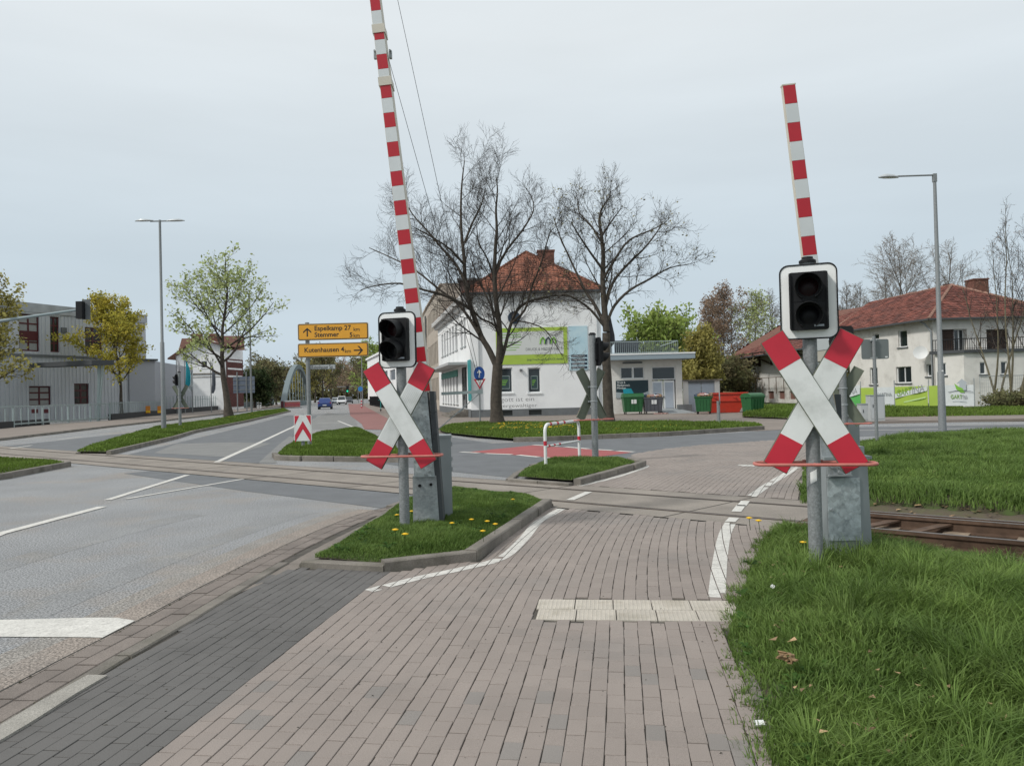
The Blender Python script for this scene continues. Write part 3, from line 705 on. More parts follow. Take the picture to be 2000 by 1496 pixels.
# island A with the left barrier
hA = lambda x, y, d: .085 + .03 * (1 - np.exp(-d / .3)) + .01 * nz(x, y, 3)
kerbs('concrete kerb round the grass island at the left barrier', [(offset(isl_a[0:2], -.065), .07), (offset(isl_a[1:3], -.065), .105), (offset([isl_a[2], isl_a[3]], -.065), .115), (offset(isl_a[3:6], -.05), .05), (offset([isl_a[5], isl_a[6], isl_a[7], isl_a[0]], -.05), .05)], seg=.85)
ia = inset(isl_a, .1); lawn('grass_island', 'soil of the kerbed island at the left barrier', ia, hA, .07)
grass('grass', 'short green grass on the island at the foot of the left barrier', ia, hA, 9000, .035, .10, .008, 21, clump=2.0, lean=.7)
# broad-leaved weeds
def weeds(name, label, poly, hfun, n, s0, s1, seed, mat):
    r = np.random.default_rng(seed); P = np.array(poly); Q = r.uniform(P.min(0), P.max(0), (n * 4, 2)); Q = Q[inside(Q, poly)][:n]; n = len(Q)
    vs, fs, rr = [], [], []
    for x, y in Q:
        z = float(hfun(np.array([x]), np.array([y]), np.array([.5]))[0]); k = r.integers(5, 9); s = r.uniform(s0, s1)
        for i in range(k):
            a = r.uniform(0, 6.28); ca, sa = math.cos(a), math.sin(a); up = r.uniform(.3, 1.0); w = s * .22; b = len(vs)
            vs += [(x, y, z), (x + ca * s * .5 - sa * w, y + sa * s * .5 + ca * w, z + s * up * .6), (x + ca * s * .5 + sa * w, y + sa * s * .5 - ca * w, z + s * up * .6), (x + ca * s, y + sa * s, z + s * up * .55)]
            fs += [(b, b + 2, b + 1), (b + 1, b + 2, b + 3)]; rr += [r.uniform(0, 1)] * 4
    o = link(name, npmesh(name, vs, [np.array(fs)], mat, rndv=rr)); tag(o, label, 'weeds', kind='stuff'); return o
weed_m = leafm('weed_leaf', (.07, .15, .03))
weeds('weeds', 'broad-leaved weeds growing in the left island grass', inset(isl_a, .25), hA, 260, .04, .1, 5, weed_m)
# island B with railing
hB = lambda x, y, d: .09 + .02 * (1 - np.exp(-d / .3))
kerbs('kerb along the middle grass island', [(offset(isl_b[3:6], -.065), .125), (offset([isl_b[5], isl_b[0]], -.06), .06), (offset(isl_b[0:4], -.05), .05)], seg=.9)
ib = inset(isl_b, .1); lawn('grass_island', 'soil of the small island with the red and white railing', ib, hB, .1)
grass('grass', 'green grass on the small island with the red and white railing', ib, hB, 4500, .05, .13, .012, 22, clump=1.6)
# median C with the two bare trees
isl_c = smooth_path(GP([(856, 843), (880, 834), (955, 830)]), 2) + GP([(1200, 829.5), (1400, 831), (1487, 834), (1491, 839)]) + GP([(1300, 851), (1045, 861.5), (1003, 862), (930, 856), (870, 849)])
hC = lambda x, y, d: .10 + .05 * (1 - np.exp(-d / 1.0))
kerbs('long kerb of the grass strip under the two bare trees', [(GP([(1491, 839.5), (1300, 852), (1045, 862.5), (1003, 863)])[::-1], .15)], seg=1.0, merge=True)
lawn('grass_strip', 'soil of the grass strip under the two bare trees', isl_c, hC, .2)
grass('grass', 'short grass of the strip under the two bare trees', isl_c, hC, 420, .08, .16, .035, 23, mat=grass_short)
# island S with the direction sign
isl_s = GP([(542, 893), (560, 876), (590, 858), (640, 847), (700, 840), (728, 852), (775, 880), (790, 900), (640, 899), (545, 896)])
hS = lambda x, y, d: .09 + .07 * (1 - np.exp(-d / 1.0))
kerbs('kerb around the grass island with the yellow direction sign', [(offset(GP([(790, 903), (720, 902), (640, 901), (545, 899), (536, 893)]), 0), .13)], seg=.9)
lawn('grass_island', 'soil of the island with the yellow direction sign', isl_s, hS, .15)
grass('grass', 'green grass on the island with the yellow direction sign', isl_s, hS, 1100, .06, .15, .022, 24, mat=grass_short)
# long median M on the left
isl_m = GP([(150, 886), (205, 866), (300, 838), (420, 822), (500, 806), (556, 799), (566, 804), (480, 824), (375, 845), (340, 856), (215, 887)])
hM = lambda x, y, d: .08 + .12 * (1 - np.exp(-d / 1.5))
kerbs('kerb of the long median on the left', [(GP([(212, 889), (340, 858), (378, 846), (480, 825), (567, 804)]), .14), (GP([(152, 887), (205, 866), (300, 838.5), (420, 822)]), .05)], seg=1.5, merge=True)
lawn('grass_median', 'soil of the long median between the carriageways', isl_m, hM, .3)
grass('grass', 'short grass of the long median between the carriageways', isl_m, hM, 320, .08, .17, .04, 25, mat=grass_short)
# corner D at the left edge
isl_d = GP([(-300, 905), (0, 900), (108, 906), (132, 912), (0, 936), (-300, 975)])
kerbs('dark kerb of the small grass corner at the left', [(GP([(134, 911), (0, 937), (-150, 955)]), .13)], seg=1.0)
lawn('grass_corner', 'soil of the small grass corner at the left', isl_d, hB, .25)
grass('grass', 'thin dry grass on the small corner at the left', isl_d, hB, 500, .05, .1, .02, 26, mat=grass_short)
m = MB()
# verges at the right
v1 = path_right[1:] + [T(.35, -.8), T(2, -1.3), T(8, -1.45), T(22, -1.5), (16, -3), (1.0, -3)]
h1_ = lambda x, y, d: .01 + .085 * (1 - np.exp(-d / .45)) + .02 * nz(x, y, 1.6)
lawn('grass_verge', 'soil of the overgrown verge in the right foreground', v1, h1_, .12, z0=-.14)
near = lambda x, y: np.where((y > 2.6) & (x < 7), 1.0, .15) * np.where(nz(x, y, 2.3, 4.0) < -.45, .35, 1.0) * np.where(np.hypot(x - 2.65, y - 6.3) < .55, .12, 1.0)
grass('grass', 'long lush grass on the verge in the right foreground', v1, h1_, 5200, .07, .25, .0085, 31, lean=1.0, clump=1.1, weight=near)
grass('grass', 'fine undergrowth between the long grass in the right foreground', v1, h1_, 5200, .04, .09, .007, 32, lean=.8, clump=2.1, weight=near)
v2 = [T(.25, 2.05)] + verge2_left + [(30, 16), T(34, 2.05)]
h2_ = lambda x, y, d: .01 + .12 * (1 - np.exp(-d / .5)) + .03 * nz(x, y, .9)
lawn('grass_verge', 'soil of the verge between the track and the side street', v2, h2_, .2, z0=-.17)
w2 = lambda x, y: np.where(x < 9, 1.0, np.where(x < 15, .6, .25))
grass('grass', 'rough grass on the verge between the track and the side street', v2, h2_, 1500, .06, .19, .014, 33, lean=.8, clump=.9, weight=w2)
def tufts(name, label, poly, hfun, nt_, seed, hmin, hmax, w, mat=None, weight=None, per=70):
    r = np.random.default_rng(seed); P = np.array(poly); Q = r.uniform(P.min(0), P.max(0), (nt_ * 8, 2)); Q = Q[inside(Q, poly)]
    if weight is not None: Q = Q[r.uniform(0, 1, len(Q)) < weight(Q[:, 0], Q[:, 1])]
    Q = Q[:nt_]; hs_ = r.uniform(.55, 1, len(Q)); C = np.repeat(Q, per, 0); hh = np.repeat(hs_, per); n = len(C); az = r.uniform(0, 6.28, n); az = np.where(r.uniform(0, 1, n) < .5, np.repeat(r.uniform(0, 6.28, len(Q)), per) + r.normal(0, .6, n), az); rad = .09 * np.sqrt(r.uniform(0, 1, n)) * hh
    x, y = C[:, 0] + rad * np.cos(az), C[:, 1] + rad * np.sin(az); Ln = (hmin + (hmax - hmin) * r.uniform(0, 1, n)) * hh; d = edist(np.stack([x, y], 1), poly); z0 = hfun(x, y, d) - .01; le = r.uniform(.25, .8, n); wa = az + PI / 2 + r.normal(0, .5, n)
    V = np.zeros((n, 7, 3)); 
    for k, (f, wf_) in enumerate(((0, 1), (.45, .8), (.8, .5))):
        hz2 = z0 + Ln * (f - .42 * le * f * f); ox = Ln * le * f * f * .9
        for s_, j in ((-1, 0), (1, 1)): V[:, 2 * k + j] = np.stack([x + np.cos(az) * ox + s_ * np.cos(wa) * w * wf_ / 2, y + np.sin(az) * ox + s_ * np.sin(wa) * w * wf_ / 2, hz2], 1)
    V[:, 6] = np.stack([x + np.cos(az) * Ln * le * .95, y + np.sin(az) * Ln * le * .95, z0 + Ln * (1 - .5 * le)], 1); b = 7 * np.arange(n)
    me = npmesh(name, V.reshape(-1, 3), [np.stack([b, b + 1, b + 3, b + 2], 1), np.stack([b + 2, b + 3, b + 5, b + 4], 1), np.stack([b + 4, b + 5, b + 6], 1)], mat or grass_m, rndv=np.repeat(np.clip(np.repeat(r.uniform(.1, .8, len(Q)), per) + r.normal(0, .12, n), 0, .89), 7)); tag(link(name, me), label, 'grass', kind='stuff')
tufts('grass_tufts', 'long arching grass tufts in the right foreground', inset(v1, .12), h1_, 900, 51, .16, .38, .0075, weight=lambda x, y: np.where((y > 2.4) & (x < 6.5), np.where(x + .25 * y > 3.2, 1.0, .35), 0) * np.where((x - PN[0]) * ND[0] + (y - PN[1]) * ND[1] < -2.3, 1.0, .08))
tufts('grass_tufts', 'longer grass tufts around the right signal post and cabinet', [(2.0, 6.0), (2.3, 7.0), (3.3, 7.4), (4.2, 6.6), (3.2, 5.6)], h1_, 22, 52, .10, .20, .008)
tufts('grass_tufts', 'small grass tufts creeping over the edge of the path', [(x - .07, y) for x, y in path_right[2:]] + [(x + .1, y) for x, y in path_right[2:]][::-1], lambda x, y, d: .012 + 0 * d, 260, 54, .03, .10, .006, per=22)
tufts('grass_tufts', 'rough grass tufts on the verge beyond the track', v2, h2_, 420, 53, .12, .32, .014, weight=lambda x, y: np.where(x < 12, 1.0, .3), per=45)
weeds('weeds', 'leafy weeds in the verge beyond the track', v2, h2_, 700, .05, .13, 6, weed_m)
weeds('weeds', 'leafy weeds in the long grass of the right foreground', [p for p in v1 if p[1] > 2], h1_, 350, .04, .09, 7, weed_m)
scatter_lumps('dry_leaves', 'dry leaf litter caught in the right foreground grass', [(1.2, 3), (1.75, 6), (3, 8), (6, 5), (4, 3)], 500, lambda x, y: .13 + 0 * x, .012, .03, MT('dry_leaves2', (.3, .2, .11), .9, attr=('rnd', .5)), flat=.15, cat='leaves', seed=8)
scatter_lumps('edge_debris', 'crumbs of soil and dead grass along the path edge', [(x + .03, y) for x, y in path_right[2:]] + [(x - .1, y) for x, y in path_right[2:]][::-1], 1500, .014, .004, .014, MT('debris', (.12, .1, .06), .95, attr=('rnd', .5)), flat=.4, cat='debris', seed=9)
m = MB()
for i_, (px, py, s_) in enumerate(((1537, 1288, .05), (1905, 1150, .05))):
    p = G(px, py, .14); mm = MB(); rr_ = random.Random(i_)
    for k in range(14): mm.box((rr_.uniform(-.6, .6) * s_, rr_.uniform(-.6, .6) * s_, rr_.uniform(-.3, .6) * s_), (s_ * .9, s_ * .5, s_ * .12), rot=Matrix.Rotation(rr_.uniform(0, 3), 3, 'Z') @ Matrix.Rotation(rr_.uniform(-1, 1), 3, 'X'))
    o = link('dead_leaf_clump', mm.mesh('dead_leaf_clump', leafdry), None, tuple(p)); tag(o, ('brown clump of dead leaves in the long grass nearest the path', 'brown clump of dead leaves further right in the long grass')[i_], 'leaves')
for i_, (px, py) in enumerate(((1483, 1412), (1510, 1145), (1762, 1128))):
    p = G(px, py, .03 if i_ == 0 else .16); mm = MB(); mm.box((0, 0, 0), (.045, .03, .012), rot=Matrix.Rotation(.4, 3, 'X')); o = link('litter', mm.mesh('litter', plain_white), None, tuple(p), i_); tag(o, ('white paper scrap lying at the path edge by the grass', 'white paper scrap in the grass left of the signal post', 'white paper scrap in the grass right of the signal cabinet')[i_], 'litter')
# far lawn by the banners
v3 = GP([(1590, 822), (1600, 812), (1700, 806), (2000, 800)]) + [(60, 46), (60, 38)] + GP([(2000, 815), (1740, 819)])
h3_ = lambda x, y, d: .08 + .08 * (1 - np.exp(-d / 1.0))
lawn('grass_verge', 'ground below the green banners across the side street', v3, h3_, .6, MT('scruffy', (.07, .09, .03), .95, color2=(.17, .12, .07), vscale=.35))
grass('grass', 'scruffy grass below the green banners', v3, h3_, 160, .08, .2, .05, 34, mat=grass_short)
v4 = GP([(1450, 816), (1600, 822)]) + [(26, 44), (25, 60)] + GP([(1452, 800)])
lawn('grass_verge', 'rough ground beside the warehouse wall', v4, h3_, .6, MT('scruffy'  , (.07, .09, .03)))
grass('grass', 'rough grass beside the warehouse wall', v4, h3_, 120, .1, .3, .06, 35, mat=grass_short)
# dandelions
dm = MB()
dm.cyl((0, 0, 0), (.01, .005, .10), .002, 5, 1); dm.lathe([(.006, .098), (.02, .103), (.021, .108), (.012, .115)], 10, 0, (.01, .005, 0))
for i in range(10):
    a = i * .628; dm.box((.01 + .02 * math.cos(a), .005 + .02 * math.sin(a), .107), (.012, .006, .003), 0, rz=a)
head_mb = MB(); head_mb.add(dm.v, dm.f); 
stemM = MB(); stemM.cyl((0, 0, 0), (.01, .005, .10), .0025, 5)
headM = MB(); headM.lathe([(.004, .096), (.019, .102), (.022, .108), (.013, .115)], 12, 0, (.01, .005, 0))
for i in range(12):
    a = i * .5236; headM.box((.01 + .021 * math.cos(a), .005 + .021 * math.sin(a), .108), (.014, .006, .003), 0, rz=a)
def dandelion(px, py, z, zg, s, label, group):
    p = G(px, py, zg + .1 * s); t = thing('dandelion', label, 'flower', (p[0], p[1], zg), rnd.uniform(0, 6), group); t.scale = (s, s, s)
    part('stem', stemM, weed_m, t); part('flower_head', headM, petal, t)
for px, py, lb in ((773, 1036, 'large yellow dandelion left of the foot of the left signal post'), (789, 1044, 'large yellow dandelion directly in front of the left signal post')): dandelion(px, py, 0, .12, 1.2, lb, 'dandelions at the left signal post')
for px, py, lb in ((884, 1022, 'yellow dandelion at the right foot of the slim cabinet behind the left barrier'), (921, 1015, 'yellow dandelion in the island grass midway between cabinet and kerb'), (951, 1019, 'yellow dandelion left of its neighbour close to the island kerb'), (966, 1024, 'yellow dandelion closest to the long kerb of the left island'), (944, 1038, 'lowest yellow dandelion right of the left barrier, nearest the camera'), (805, 999, 'yellow dandelion between the left signal post and the barrier pedestal'), (775, 1006, 'yellow dandelion just left of the left signal post, higher up'), (1003, 976, 'yellow dandelion at the far tip of the left island')): dandelion(px, py, 0, .12, 1.0, lb, 'dandelions on the left island')
for px, py, lb in ((1465, 1013, 'left one of two yellow dandelions where the open track begins'), (1484, 1018, 'right one of two yellow dandelions where the open track begins')): dandelion(px, py, 0, .01, 1.25, lb, 'dandelions at the track end')
dandelion(1566, 1060, 0, .12, 1.0, 'single yellow dandelion in the grass left of the right signal post', None)
scatter_lumps('dandelions', 'yellow dandelion heads dotting the strip under the bare trees', GP([(960, 850), (970, 836), (1110, 836), (1130, 846)]), 170, .24, .03, .06, petal, flat=.3, cat='flowers', seed=12)
scatter_lumps('dandelions', 'sparse dandelions along the strip and islands further back', GP([(870, 845), (1480, 836), (1300, 850), (1045, 858)]), 60, .22, .025, .045, petal, flat=.3, cat='flowers', seed=13)
scatter_lumps('dandelions', 'dandelions on the far left median', GP([(250, 872), (420, 826), (550, 800), (560, 803), (400, 838)]), 90, .25, .03, .06, petal, flat=.3, cat='flowers', seed=14)

# ------------------------------------------------------------------ crossing signals (post, signal head, saltire, guard hoop)
def rrect(w, h, r, n=6):
    out = []
    for cx, cy, a0 in ((w / 2 - r, h / 2 - r, 0), (-w / 2 + r, h / 2 - r, 90), (-w / 2 + r, -h / 2 + r, 180), (w / 2 - r, -h / 2 + r, 270)):
        for i in range(n + 1):
            a = math.radians(a0 + 90 * i / n); out.append((cx + r * math.cos(a), cy + r * math.sin(a)))
    return out
XZ = Matrix(((1, 0, 0, 0), (0, 0, 1, 0), (0, 1, 0, 0), (0, 0, 0, 1)))       # (x,y,z) -> (x,z,y): prism extruded along Y
def visor(x, z, r, d, tilt=.12):
    n = 20; vs = []; fs = []
    for k, (yy, rr) in enumerate(((0, r), (-d, r * .96))):
        for q in (rr, rr - .006):
            for j in range(n + 1):
                a = math.radians(-62 + 304 * j / n); cut_ = 1.0
                y = yy if k == 0 else -d * (.45 + .55 * max(0, (math.sin(a) + 1) / 2))
                vs.append((x + q * math.cos(a), y, z + q * math.sin(a) + tilt * (y) * .5))
    m_ = n + 1
    for j in range(n):
        fs += [(j, j + 1, 2 * m_ + j + 1, 2 * m_ + j), (m_ + j, m_ + j + 1, 3 * m_ + j + 1, 3 * m_ + j), (2 * m_ + j, 2 * m_ + j + 1, 3 * m_ + j + 1, 3 * m_ + j)]
    return vs, fs
def crossing_signal(label, loc, rz, post_r=.056, zc=1.42, zs=2.28, arm=1.25, hoop=.9, sw=.43, shh=.60, post_top=2.66, sign_rot=0.0, sticker=False, ribbed=True, hz=.9, spread=.5236, front_first=1):
    t = thing('crossing_signal', label, 'crossing sign', loc, rz)
    m = MB(); m.cyl((0, 0, -.1), (0, 0, post_top), post_r, 20); part('post', m, galv_pole, t, smooth=True)
    m = MB(); m.lathe([(post_r + .012, 0), (post_r + .012, .02), (post_r * .8, .035), (post_r * .8, .05)], 18, 0, (0, 0, post_top)); part('post_cap', m, black_pl, t, smooth=True)
    y0 = -post_r
    # saltire
    for k, a in enumerate((-spread * front_first, spread * front_first)):
        yy = y0 - .035 - .028 * (1 - k); R = Matrix.Rotation(a, 4, 'Y').to_3x3()
        hw, re = .098, arm * .215
        m = MB(); m.box((0, yy, zc), (hw * 2, .012, arm - 2 * re), 0, rot=R); m.box((0, yy + .008, zc), (hw * 2 + .012, .006, arm + .012), 1, rot=R)
        for e_ in (-1, 1): m.box(Vector((0, yy + .020, zc)) + R @ Vector((e_ * hw, 0, 0)), (.012, .026, arm), 1, rot=R)
        if k == 1 and ribbed:
            for i in range(9): m.box(Vector((0, yy - .007, zc)) + R @ Vector((-.08 + .02 * i, 0, 0)), (.006, .004, arm - 2 * re - .01), 0, rot=R)
        arm_o = part('saltire_arm', m, [sig_white, back_green], t)
        for e_ in (-1, 1):
            m = MB(); m.box(Vector((0, yy - .001, zc)) + R @ Vector((0, 0, e_ * (arm / 2 - re / 2))), (hw * 2, .014, re), 0, rot=R); part('red_end', m, sig_red, arm_o)
    for dz in (-.16, .16):
        m = MB(); m.tube([(post_r * 1.02 * math.cos(a), post_r * 1.02 * math.sin(a), zc + dz) for a in np.linspace(0, 2 * PI, 17)[:-1]], .012, 5, closed=True); m.box((0, y0 - .012, zc + dz), (.18, .03, .035)); part('clamp', m, galv, t)
    # hoop
    hw, hd, r = hoop / 2, .065, .09; pts = []
    for cx, cy, a0 in ((hw - r, -y0 * 0 + hd - r, 0), (-hw + r, hd - r, 90), (-hw + r, -.165 + r, 180), (hw - r, -.165 + r, 270)):
        for i in range(6): a = math.radians(a0 + 90 * i / 5); pts.append((cx + r * math.cos(a), cy + r * math.sin(a), hz))
    m = MB(); m.tube(pts, .0135, 8, closed=True); m.box((0, hd - .012, hz), (.16, .02, .045)); m.tube([(0, -.06, hz), (0, -.165, hz)], .008, 6); part('guard_hoop', m, hoop_mat, t, smooth=True)
    # signal head
    head_ = bpy.data.objects.new('signal_head', None)
    M0 = Matrix.Translation((0, 0, zs)) @ Matrix.Rotation(sign_rot, 4, 'Z')
    yb = -post_r - .02
    m = MB(); m.prism(rrect(sw, shh, .065), yb, yb - .012, 0, M0 @ XZ); m.prism(rrect(sw + .022, shh + .022, .075), yb + .006, yb - .002, 1, M0 @ XZ)
    ring_o, ring_i = rrect(sw + .022, shh + .022, .075), rrect(sw, shh, .065); n = len(ring_o)
    m.add([M0 @ Vector((x, yb - .018, z)) for x, z in ring_o] + [M0 @ Vector((x, yb - .018, z)) for x, z in ring_i] + [M0 @ Vector((x, yb + .006, z)) for x, z in ring_o], [(i, (i + 1) % n, n + (i + 1) % n, n + i) for i in range(n)] + [(i, (i + 1) % n, 2 * n + (i + 1) % n, 2 * n + i) for i in range(n)], 1)
    board = part('signal_board', m, [MT('board_white', (.86, .87, .86), .5, var=.03, vscale=4), black_pl], t)
    m = MB(); m.prism(rrect(.30, .475, .02), yb - .012, yb - .075, 0, M0 @ XZ)
    m.box(M0 @ Vector((.142, yb - .085, 0)), (.012, .03, .46), 0, rot=M0.to_3x3()); m.box(M0 @ Vector((-.142, yb - .085, 0)), (.012, .03, .46), 0, rot=M0.to_3x3())
    m.box(M0 @ Vector((0, yb - .077, 0)), (.27, .006, .008), 0, rot=M0.to_3x3())
    m.prism(rrect(.22, .40, .03), yb + .01, yb + .06, 0, M0 @ XZ)
    hs = part('signal_housing', m, black_pl, board)
    m = MB(); m.box(M0 @ Vector((.075, yb - .079, -.205)), (.075, .006, .016), 0, rot=M0.to_3x3()); part('maker_plate', m, pale_door, board)
    for dz, lm_ in ((.115, lens_red), (-.115, lens_dark)):
        m = MB(); m.lathe([(.001, .012), (.05, .008), (.088, 0), (.088, -.01)], 20); me = m.mesh('lens', lm_, True); o = link('lens', me, t); o.matrix_local = M0 @ Matrix.Translation((0, yb - .073, dz)) @ Matrix.Rotation(PI / 2, 4, 'X')
        v, f = visor(0, dz, .108, .235); m = MB(); m.add([M0 @ Vector((p[0], p[1] + yb - .07, p[2])) for p in v], f); part('visor', m, black_pl, t, fixn=False)
    bpy.data.objects.remove(head_)
    if sticker:
        m = MB()
        n = 5
        vs = []; 
        for i in range(n + 1):
            for s_ in (0, 1): a = -PI / 2 - .62 + .9 * i / n; vs.append((math.cos(a) * (post_r + .0015), math.sin(a) * (post_r + .0015), .66 + s_ * .095 + .03 * i / n))
        m.add(vs, [(2 * i, 2 * i + 2, 2 * i + 3, 2 * i + 1) for i in range(n)]); part('sticker', m, plain_white, t, label='torn white sticker')
    return t
pL = D(791, 1040, 8.6); crossing_signal('near left crossing signal with dark lamps turned to the road above its saltire', (pL[0], pL[1], .11), math.radians(-6), sign_rot=math.radians(-11), hz=.82, zc=1.27, zs=2.105, post_top=2.43)
pR = D(1594, 1085, 6.42); crossing_signal('nearest crossing signal on the right, facing the camera with a torn sticker on its post', (pR[0], pR[1], .12), math.radians(-13), post_r=.057, zc=1.345, zs=2.17, post_top=2.5, sticker=True, ribbed=False, hoop=.95, hz=.83, sign_rot=math.radians(-8))
p = G(1163, 896, .1); crossing_signal('crossing signal seen from behind on the small island beside the red and white railing', (p[0], p[1], .1), math.radians(180 + 26), post_r=.072, zc=1.42, zs=2.35, post_top=2.72, arm=1.22, spread=.5, hz=.86, sign_rot=math.radians(-98), hoop=1.0)
p = D(1650, 880, 15.0); crossing_signal('crossing signal seen from behind between the right saltire and the grey traffic sign', (p[0], p[1], .08), math.radians(180 - 18), post_r=.07, zc=1.28, zs=2.35, post_top=2.55, hz=.75, sign_rot=math.radians(-4), hoop=1.0)
p = D(352, 833, 42); crossing_signal('distant crossing signal seen from behind on the long left median', (p[0], p[1], .15), math.radians(180), post_r=.08, zc=1.65, zs=2.6, post_top=3.0, arm=1.45, hz=1.05, sw=.4, shh=.6, sign_rot=math.radians(75))

# ------------------------------------------------------------------ barriers
red_band_cache = {}
def boom(parent, base, top, w0, w1, seg, joint=None, start_red=False, depth=.09, top_red=False):
    base, top = Vector(base), Vector(top); d = (top - base); Ln = d.length; d.normalize()
    yv = Vector((0, -1, 0)); xv = d.cross(yv).normalized() * -1; yv = d.cross(xv).normalized()
    if yv.y > 0: yv = -yv
    def W(s): return w0 + (w1 - w0) * s / Ln
    def slab(mb, s0, s1, grow=0.0, m=0, dep=depth):
        vs = []
        for s in (s0, s1):
            w = W(s) / 2 + grow; dd = dep / 2 + grow
            for a, b in ((-w, -dd), (w, -dd), (w, dd), (-w, dd)): vs.append(base + d * s + xv * a - yv * b)
        mb.add(vs, [(0, 1, 5, 4), (1, 2, 6, 5), (2, 3, 7, 6), (3, 0, 4, 7), (0, 1, 2, 3), (4, 5, 6, 7)], m)
    m = MB(); slab(m, 0, Ln); b = part('boom', m, boom_side, parent)
    s = .02; k = 0
    if top_red: n_ = int((Ln - .02) / seg); s = Ln - n_ * seg; k = 0; start_red = (n_ % 2 == 1)

    while s + seg < Ln + .01:
        mb = MB(); w = W(s + seg / 2) / 2 - .004
        vs = []
        for q in (s + .0015, min(s + seg, Ln) - .0015):
            for a, bb in ((-w, depth / 2 - .02), (-w, depth / 2 + .004), (w, depth / 2 + .004), (w, depth / 2 - .0)): vs.append(base + d * q + xv * a + yv * bb)
        mb.add(vs, [(0, 1, 5, 4), (1, 2, 6, 5), (2, 3, 7, 6), (0, 1, 2, 3), (4, 5, 6, 7)])
        part('red_band' if (k % 2 == 0) == start_red else 'white_band', mb, boom_red if (k % 2 == 0) == start_red else boom_white, b); s += seg; k += 1
    if joint:
        for q in joint: mb = MB(); slab(mb, q - .05, q + .05, .012); part('joint_sleeve', mb, boom_side, b)
    return b, base, d
# left barrier
bl = D(836, 1028, 8.95); tL = thing('barrier', 'raised red and white barrier on the left with stay cables, boom leaving the picture', 'level crossing barrier', (bl[0], bl[1], .1), 0)
def loc(px, py, Y, o): q = D(px, py, Y); return Vector((q[0] - o.location.x, q[1] - o.location.y, q[2] - o.location.z))
a1, a2 = loc(829, 768, 9.0, tL), loc(729, -40, 9.0, tL)
dirb = (a2 - a1).normalized()
m = MB(); zt = a1.z
# column plates
m.add([(-.155, -.13, -.1), (.15, -.13, -.1), (.15, .14, -.1), (-.155, .14, -.1), (-.15, -.12, .57), (.12, -.12, .57), (.12, .14, .57), (-.15, .14, .57)], [(0, 1, 5, 4), (1, 2, 6, 5), (2, 3, 7, 6), (3, 0, 4, 7), (4, 5, 6, 7)])
part('pedestal', m, galv, tL)
m = MB(); m.add([(-.13, -.145, .56), (.105, -.145, .56), (.105, .1, .56), (-.13, .1, .56), (-.145, -.145, zt + .02), (.035, -.145, zt + .02), (.035, .1, zt + .02), (-.145, .1, zt + .02)], [(0, 1, 5, 4), (1, 2, 6, 5), (2, 3, 7, 6), (3, 0, 4, 7), (4, 5, 6, 7)])
part('column', m, galv_blotch, tL)
def bolts(parent, pts, r, mt_):
    mm = MB(); mm.cyl((0, .004, 0), (0, -.018, 0), r, 8); me = mm.mesh('bolt', mt_)
    for p in pts: link('bolt', me, parent, p)
bolts(tL, [(x, -.147, z) for x, z in ((-.125, 1.25), (.02, 1.25), (.03, 1.0), (.05, .78), (.05, .62), (.0, .59))], .013, galv)
bolts(tL, [(-.07, -.127, .46), (.06, -.126, .47), (-.02, -.132, .02), (.1, -.132, .02)], .018, black_pl)
m = MB(); m.add([(.13, -.1, -.1), (.2, -.1, -.1), (.2, .12, -.1), (.13, .12, -.1), (.06, -.1, zt + .02), (.115, -.1, zt + .02), (.115, .12, zt + .02), (.06, .12, zt + .02)], [(0, 1, 5, 4), (1, 2, 6, 5), (2, 3, 7, 6), (3, 0, 4, 7), (4, 5, 6, 7)])
for z in (1.3, 1.05, .8): m.box((.13 - .02 * z, -.105, z), (.075, .01, .012)); m.cyl((.13 - .02 * z, -.1, z - .05), (.13 - .02 * z, -.12, z - .05), .01, 6)
part('pivot_plate', m, MT('dark_galv', (.06, .068, .075), .6), tL)
b_, bb, bd = boom(tL, a1, a2, .17, .115, .172, joint=(3.66, 4.28), start_red=True, depth=.2)
cpos = loc(748, 108, 9.0, tL)
for s_ in (-1, 1): m = MB(); m.box(cpos + Vector((s_ * .09, 0, 0)), (.03, .05, .09)); m.cyl(cpos + Vector((s_ * .09, -.03, .03)), cpos + Vector((s_ * .09, -.06, .03)), .012, 6); part('cable_clamp', m, galv, tL)
endp = loc(941, 765, 9.15, tL)
m = MB(); m.bar(loc(862, 769, 9.1, tL), endp, .04, .035); m.bar(loc(933, 765.5, 9.1, tL), loc(943, 765, 9.1, tL), .06, .05); part('outrigger', m, fence_mat, tL)
m = MB(); m.tube([endp, loc(852, 842, 9.05, tL)], .006, 5); m.cyl(loc(905, 797, 9.1, tL), loc(896, 805, 9.1, tL), .014, 6); part('strut_rod', m, galv, tL)
m = MB(); m.tube([loc(758, 112, 9.0, tL), endp], .0038, 4); part('stay_cable', m, black_pl, tL); m = MB(); m.tube([loc(774, -12, 9.0, tL), endp + Vector((.01, 0, 0))], .0038, 4); part('stay_cable', m, black_pl, tL)
bc = D(871, 1018, 9.35); t = thing('cabinet', 'slim grey steel cabinet behind the left barrier post', 'cabinet', (bc[0], bc[1], .1), math.radians(6))
hc = 9.35 / 1500 * (1020 - 862)
m = MB(); m.box((0, 0, hc / 2), (.16, .3, hc)); m.box((0, 0, hc + .01), (.18, .32, .025)); part('cabinet_body', m, grey_paint, t)
for z in (.9, .72, .6): m = MB(); m.box((.085, -.1, z), (.02, .03, .05)); part('hinge', m, galv, t)
